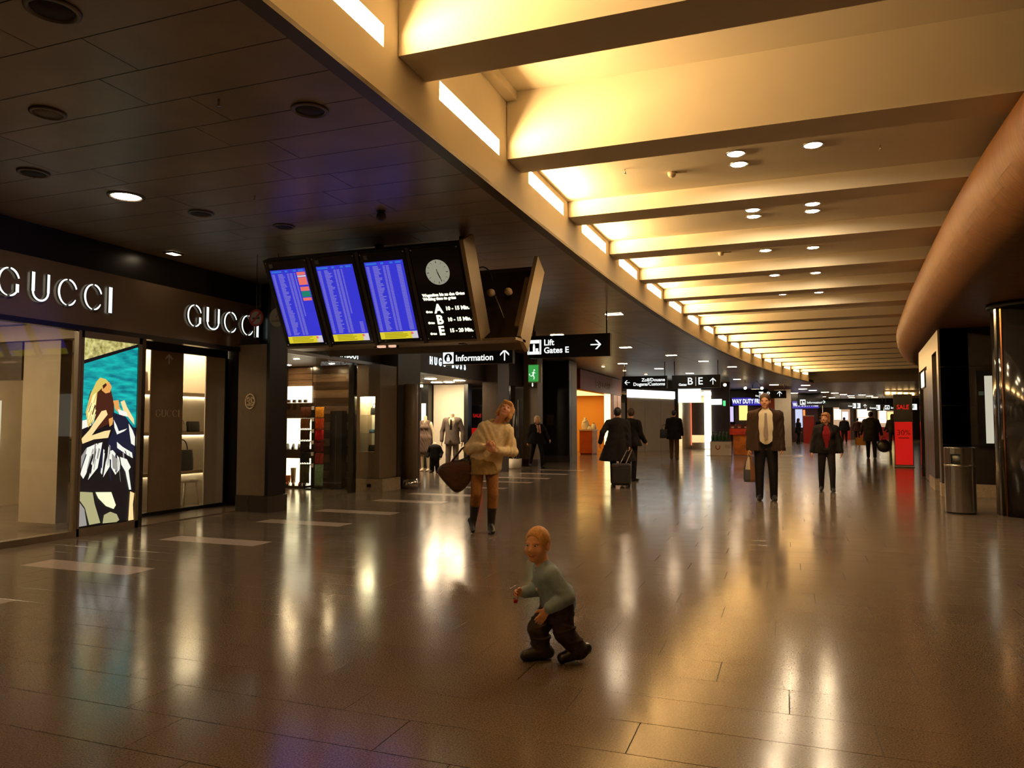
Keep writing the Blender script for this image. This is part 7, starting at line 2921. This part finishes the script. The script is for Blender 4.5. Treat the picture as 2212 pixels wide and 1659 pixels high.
m.lathe([(0.001, -0.03), (0.012, -0.028), (0.014, -0.008)], (0, 0, 0), mat('toy_red', lin((190, 30, 24)), 0.4), 12)
m.build('red_end', t2, world=False)
m = MB()
m.lathe([(0.0145, -0.008), (0.0145, 0.012)], (0, 0, 0), mat('toy_white', (0.8, 0.76, 0.7), 0.4), 12)
m.build('white_band', t2, world=False)
m = MB()
m.lathe([(0.014, 0.012), (0.012, 0.026), (0.001, 0.028)], (0, 0, 0), MATS['toy_red'], 12)
m.build('red_cap', t2, world=False)


# ------------------------------------------------------------------ things carried
def world_pt(root, p):
    return Vector(root.location) + Matrix.Rotation(root.rotation_euler[2], 3, 'Z') @ Vector([float(v) for v in p])


# man's carrier bag in his right hand (viewer's left)
w_, d_ = mh[1]
gp = world_pt(man, w_ + d_ * 0.085)
t = thing('carrier_bag', 'limp striped carrier bag hanging from the hand of the man with tie', 'bag', (gp.x, gp.y, gp.z - 0.52))
cols_ = [mat('bag_grey', lin((70, 70, 76)), 0.5), mat('bag_white', lin((190, 170, 140)), 0.5), mat('bag_brown', lin((120, 78, 40)), 0.5)]
m = MB()
n = 14
rings = []
for z, rx, ry in ((0.0, 0.085, 0.03), (0.05, 0.10, 0.045), (0.22, 0.095, 0.05), (0.36, 0.065, 0.035), (0.44, 0.03, 0.02)):
    rings.append([(rx * math.cos(2 * math.pi * k / n) * (1 + 0.12 * math.sin(5 * k)), ry * math.sin(2 * math.pi * k / n), z) for k in range(n)])
for r_ in range(4):
    for k in range(n):
        j = (k + 1) % n
        m.add([rings[r_][k], rings[r_][j], rings[r_ + 1][j], rings[r_ + 1][k]], [(0, 1, 2, 3)], cols_[0] if k < 3 or k > 12 else (cols_[1] if r_ > 1 and k in (9, 10) else (cols_[2] if k in (11, 12) else cols_[0])), True)
m.add(rings[0], [tuple(range(n - 1, -1, -1))], cols_[0])
m.build('body', t, world=False)
m = MB()
m.tube([(-0.02, 0, 0.43), (-0.018, 0, 0.515), (0.018, 0, 0.515), (0.02, 0, 0.43)], 0.006, cols_[1], 6)
m.build('handle', t, world=False)

# trolley case
w_, d_ = th_[1]
gp = world_pt(trav, w_ + d_ * 0.085)
cx, cy = -3.27, 15.48
t = thing('trolley_case', 'black upright trolley case pulled by the traveller in long coat', 'suitcase', (cx, cy, 0), R(8))
m = MB()
m.box(-0.20, 0.20, -0.13, 0.13, 0.05, 0.50, mat('black_nylon', (0.014, 0.012, 0.011), 0.6, vary=0.3, scale=50), bev=0.03)
m.build('body', t, world=False)
m = MB()
m.box(-0.17, 0.17, -0.155, -0.131, 0.10, 0.40, MATS['black_nylon'], bev=0.01)
m.build('front_pocket', t, world=False)
m = MB()
m.box(-0.185, -0.06, -0.14, -0.131, 0.445, 0.46, mat('red_tab', lin((110, 40, 30)), 0.5))
m.build('red_tab', t, world=False)
for sx in (-1, 1):
    m = MB()
    m.lathe([(0.001, -0.02), (0.045, -0.018), (0.045, 0.018), (0.001, 0.02)], (sx * 0.16, 0.08, 0.046), M_BLACK, 16, True, 'x')
    m.build('wheel', t, world=False)
q = Matrix.Rotation(-R(8), 3, 'Z') @ (gp - Vector((cx, cy, 0)))
m = MB()
for sx in (-1, 1):
    m.tube([(sx * 0.06 + 0.03, 0.10, 0.49), (q.x + sx * 0.05, q.y, q.z)], 0.010, M_GREYMETAL, 8)
m.tube([(q.x - 0.06, q.y, q.z), (q.x + 0.06, q.y, q.z)], 0.014, M_BLACK, 8)
m.build('pull_handle', t, world=False)
# shoulder bag of the walker
hp = world_pt(walk, (-0.30 * -1, -0.02, 0.95))
handbag('shoulder_bag', 'black shoulder bag at the side of the man walking away', (-4.36, 28.55, 0.80), 0.34, 0.14, 0.34, M_LEATHER, None, R(10))
# far traveller's bags
w_, d_ = f1h[0]
gp = world_pt(far1, w_ + d_ * 0.085)
t = thing('paper_bag', 'tilted yellow paper bag held by the large far traveller', 'bag', (gp.x, gp.y, gp.z - 0.36), R(176))
m = MB()
yb = mat('yellow_paper', lin((190, 130, 44)), 0.6)
m.box(-0.19, 0.19, -0.06, 0.06, 0.0, 0.30, yb, bev=0.006)
m.build('body', t, world=False)
m = MB()
m.tube([(-0.08, 0, 0.30), (-0.05, 0, 0.36), (0.05, 0, 0.36), (0.08, 0, 0.30)], 0.006, yb, 6)
m.build('handle', t, world=False)
w_, d_ = f1h[1]
gp = world_pt(far1, w_ + d_ * 0.085)
t = thing('round_case', 'round black case hanging at the side of the large far traveller', 'bag', (gp.x + 0.05, gp.y, gp.z - 0.62), R(176))
m = MB()
m.lathe([(0.001, -0.08), (0.22, -0.07), (0.25, -0.03), (0.25, 0.03), (0.22, 0.07), (0.001, 0.08)], (0, 0, 0.27), M_BLACK, 24, True, 'y')
m.build('body', t, world=False)
m = MB()
m.tube([(-0.06, 0, 0.51), (-0.04, 0, 0.62), (0.04, 0, 0.62), (0.06, 0, 0.51)], 0.012, M_BLACK, 8)
m.build('handle', t, world=False)

# ------------------------------------------------------------------ shop mannequins
M_MANN = mat('mannequin_pale', (0.75, 0.62, 0.42), 0.5)
C_SUIT = fabric('grey_suit', (118, 104, 94), 0.10)
C_DRESS = fabric('taupe_dress', (112, 92, 80), 0.10)
t = thing('mannequin', 'headless pale mannequin in taupe sleeveless dress', 'mannequin', (-9.58, 18.85, 0), R(8))
B = []
for sx in (-1, 1):
    B.append(cap((sx * 0.07, 0, 0.86), (sx * 0.075, -0.01, 0.48), 0.078, 0.055, M_MANN, 0.02))
    B.append(cap((sx * 0.075, -0.01, 0.48), (sx * 0.085, 0.01, 0.09), 0.053, 0.033, M_MANN, 0.02))
    B.append(cap((sx * 0.085, 0.02, 0.05), (sx * 0.095, -0.13, 0.03), 0.035, 0.026, M_MANN, 0.02))
    B.append(cap((sx * 0.17, 0, 1.34), (sx * 0.235, 0.02, 1.07), 0.038, 0.032, M_MANN, 0.02))
    B.append(cap((sx * 0.235, 0.02, 1.07), (sx * 0.26, -0.04, 0.82), 0.031, 0.023, M_MANN, 0.01))
    B += hand_prims((sx * 0.26, -0.04, 0.81), (0, -0.15, -1), (-sx, 0, 0), 0.9, M_MANN, 0.3, sx)
B.append(cap((0, 0, 0.98), (0, 0, 1.25), 0.115, 0.12, M_MANN, 0.05, (0.9, 1.25, 1)))
B.append(cap((-0.11, 0, 1.35), (0.11, 0, 1.35), 0.06, 0.06, M_MANN, 0.05))
B.append(cap((0, 0, 1.36), (0, 0, 1.53), 0.052, 0.048, M_MANN, 0.03))
sdf_mesh('body', B, 0.010, 0.02, t)
DR = [cap((0, 0, 0.58), (0, 0, 0.92), 0.165, 0.17, C_DRESS, 0.03, (0.95, 1.2, 1)), cap((0, 0, 0.95), (0, 0, 1.12), 0.165, 0.125, C_DRESS, 0.05, (0.95, 1.2, 1)), cap((0, 0, 1.12), (0, 0, 1.30), 0.125, 0.135, C_DRESS, 0.05, (0.9, 1.2, 1)),
      cap((-0.10, 0, 1.37), (0.10, 0, 1.37), 0.065, 0.065, C_DRESS, 0.05)]
for sx in (-1, 1):
    DR.append(elp((sx * 0.06, -0.09, 1.24), (0.065, 0.06, 0.065), C_DRESS, None, 0.04))
sdf_mesh('dress', DR, 0.010, 0.03, t, [cap((0, -0.14, 1.30), (0, -0.10, 1.50), 0.03, 0.10, C_DRESS), cap((-0.5, 0, 0.38), (0.5, 0, 0.38), 0.12, 0.12, C_DRESS)], wr=0.004)
t = thing('mannequin', 'headless pale mannequin in grey suit with white shirt and tie', 'mannequin', (-8.74, 18.85, 0), R(8))
B = []
for sx in (-1, 1):
    B.append(cap((sx * 0.09, 0, 0.90), (sx * 0.11, -0.01, 0.50), 0.10, 0.078, C_SUIT, 0.02))
    B.append(cap((sx * 0.11, -0.01, 0.50), (sx * 0.13, 0.01, 0.08), 0.076, 0.066, C_SUIT, 0.02))
    B.append(cap((sx * 0.13, 0.02, 0.045), (sx * 0.15, -0.17, 0.035), 0.042, 0.034, M_SHOEB, 0.01))
    B.append(cap((sx * 0.21, 0, 1.42), (sx * 0.30, 0.03, 1.12), 0.066, 0.058, C_SUIT, 0.03))
    B.append(cap((sx * 0.30, 0.03, 1.12), (sx * 0.30, -0.03, 0.86), 0.056, 0.046, C_SUIT, 0.01))
    B += hand_prims((sx * 0.30, -0.035, 0.85), (0, -0.1, -1), (-sx, 0, 0), 1.0, M_MANN, 0.3, sx)
B.append(cap((0, 0, 0.90), (0, 0, 1.02), 0.15, 0.15, C_SUIT, 0.03, (0.9, 1.2, 1)))
B.append(cap((0, 0, 1.02), (0, 0, 1.36), 0.13, 0.14, C_SHIRT, 0.03, (0.9, 1.25, 1)))
B.append(cap((-0.12, 0, 1.42), (0.12, 0, 1.42), 0.08, 0.08, C_SHIRT, 0.04))
B.append(cap((0, 0, 1.45), (0, 0, 1.60), 0.062, 0.058, M_MANN, 0.02))
sdf_mesh('body', B, 0.011, 0.02, t)
JK = [cap((0, 0, 0.82), (0, 0, 1.10), 0.205, 0.165, C_SUIT, 0.03, (0.9, 1.2, 1)), cap((0, 0, 1.10), (0, 0, 1.36), 0.165, 0.18, C_SUIT, 0.04, (0.88, 1.2, 1)), cap((-0.16, 0, 1.43), (0.16, 0, 1.43), 0.088, 0.088, C_SUIT, 0.05)]
for sx in (-1, 1):
    JK.append(cap((sx * 0.20, 0, 1.43), (sx * 0.30, 0.03, 1.12), 0.078, 0.066, C_SUIT, 0.04))
    JK.append(cap((sx * 0.30, 0.03, 1.12), (sx * 0.30, -0.03, 0.88), 0.066, 0.054, C_SUIT, 0.01))
sdf_mesh('suit_jacket', JK, 0.011, 0.03, t, [cap((0, -0.205, 1.12), (0, -0.20, 1.58), 0.045, 0.175, C_SUIT, None, (1, 0.9, 1)), cap((-0.6, 0, 0.60), (0.6, 0, 0.60), 0.18, 0.18, C_SUIT, None, (1, 0.4, 1)), cap((0, -0.2, 0.72), (0.0, -0.2, 0.95), 0.10, 0.02, C_SUIT), cap((0, 0, 1.50), (0, 0, 1.6), 0.07, 0.09, C_SUIT)], wr=0.003)
m = MB()
m.add([(-0.02, -0.135, 1.46), (0.02, -0.135, 1.46), (0.032, -0.150, 1.18), (-0.032, -0.150, 1.18), (-0.02, -0.12, 1.46), (0.02, -0.12, 1.46), (0.032, -0.13, 1.18), (-0.032, -0.13, 1.18)],
      [(0, 1, 2, 3), (7, 6, 5, 4), (0, 4, 5, 1), (1, 5, 6, 2), (2, 6, 7, 3), (3, 7, 4, 0)], M_BLACK)
o = m.build('tie', None)
o.parent = t
t = thing('mannequin', 'child size mannequin in black jacket between the dress and the suit', 'mannequin', (-9.08, 18.45, 0), R(8))
B = []
for sx in (-1, 1):
    B.append(cap((sx * 0.055, 0, 0.40), (sx * 0.07, -0.01, 0.20), 0.075, 0.062, C_BLK, 0.02))
    B.append(cap((sx * 0.07, -0.01, 0.20), (sx * 0.075, 0.01, 0.06), 0.06, 0.056, C_BLK, 0.02))
    B.append(cap((sx * 0.075, 0.01, 0.032), (sx * 0.085, -0.10, 0.028), 0.032, 0.028, M_SHOEB, 0.01))
    B.append(cap((sx * 0.13, 0, 0.69), (sx * 0.19, 0.02, 0.55), 0.055, 0.048, C_BLK, 0.02))
    B.append(cap((sx * 0.19, 0.02, 0.55), (sx * 0.21, -0.03, 0.64) if False else (sx * 0.19, -0.06, 0.44), 0.047, 0.04, C_BLK, 0.02))
    B += hand_prims((sx * 0.19, -0.065, 0.43), (0, -0.2, -1), (-sx, 0, 0), 0.6, M_MANN, 0.4, sx)
B.append(cap((0, 0, 0.42), (0, 0, 0.66), 0.13, 0.125, C_BLK, 0.04, (0.95, 1.1, 1)))
B.append(cap((-0.08, 0, 0.70), (0.08, 0, 0.70), 0.06, 0.06, C_BLK, 0.04))
B.append(cap((0, 0, 0.72), (0, 0, 0.80), 0.04, 0.038, M_MANN, 0.02))
sdf_mesh('body', B, 0.009, 0.02, t)
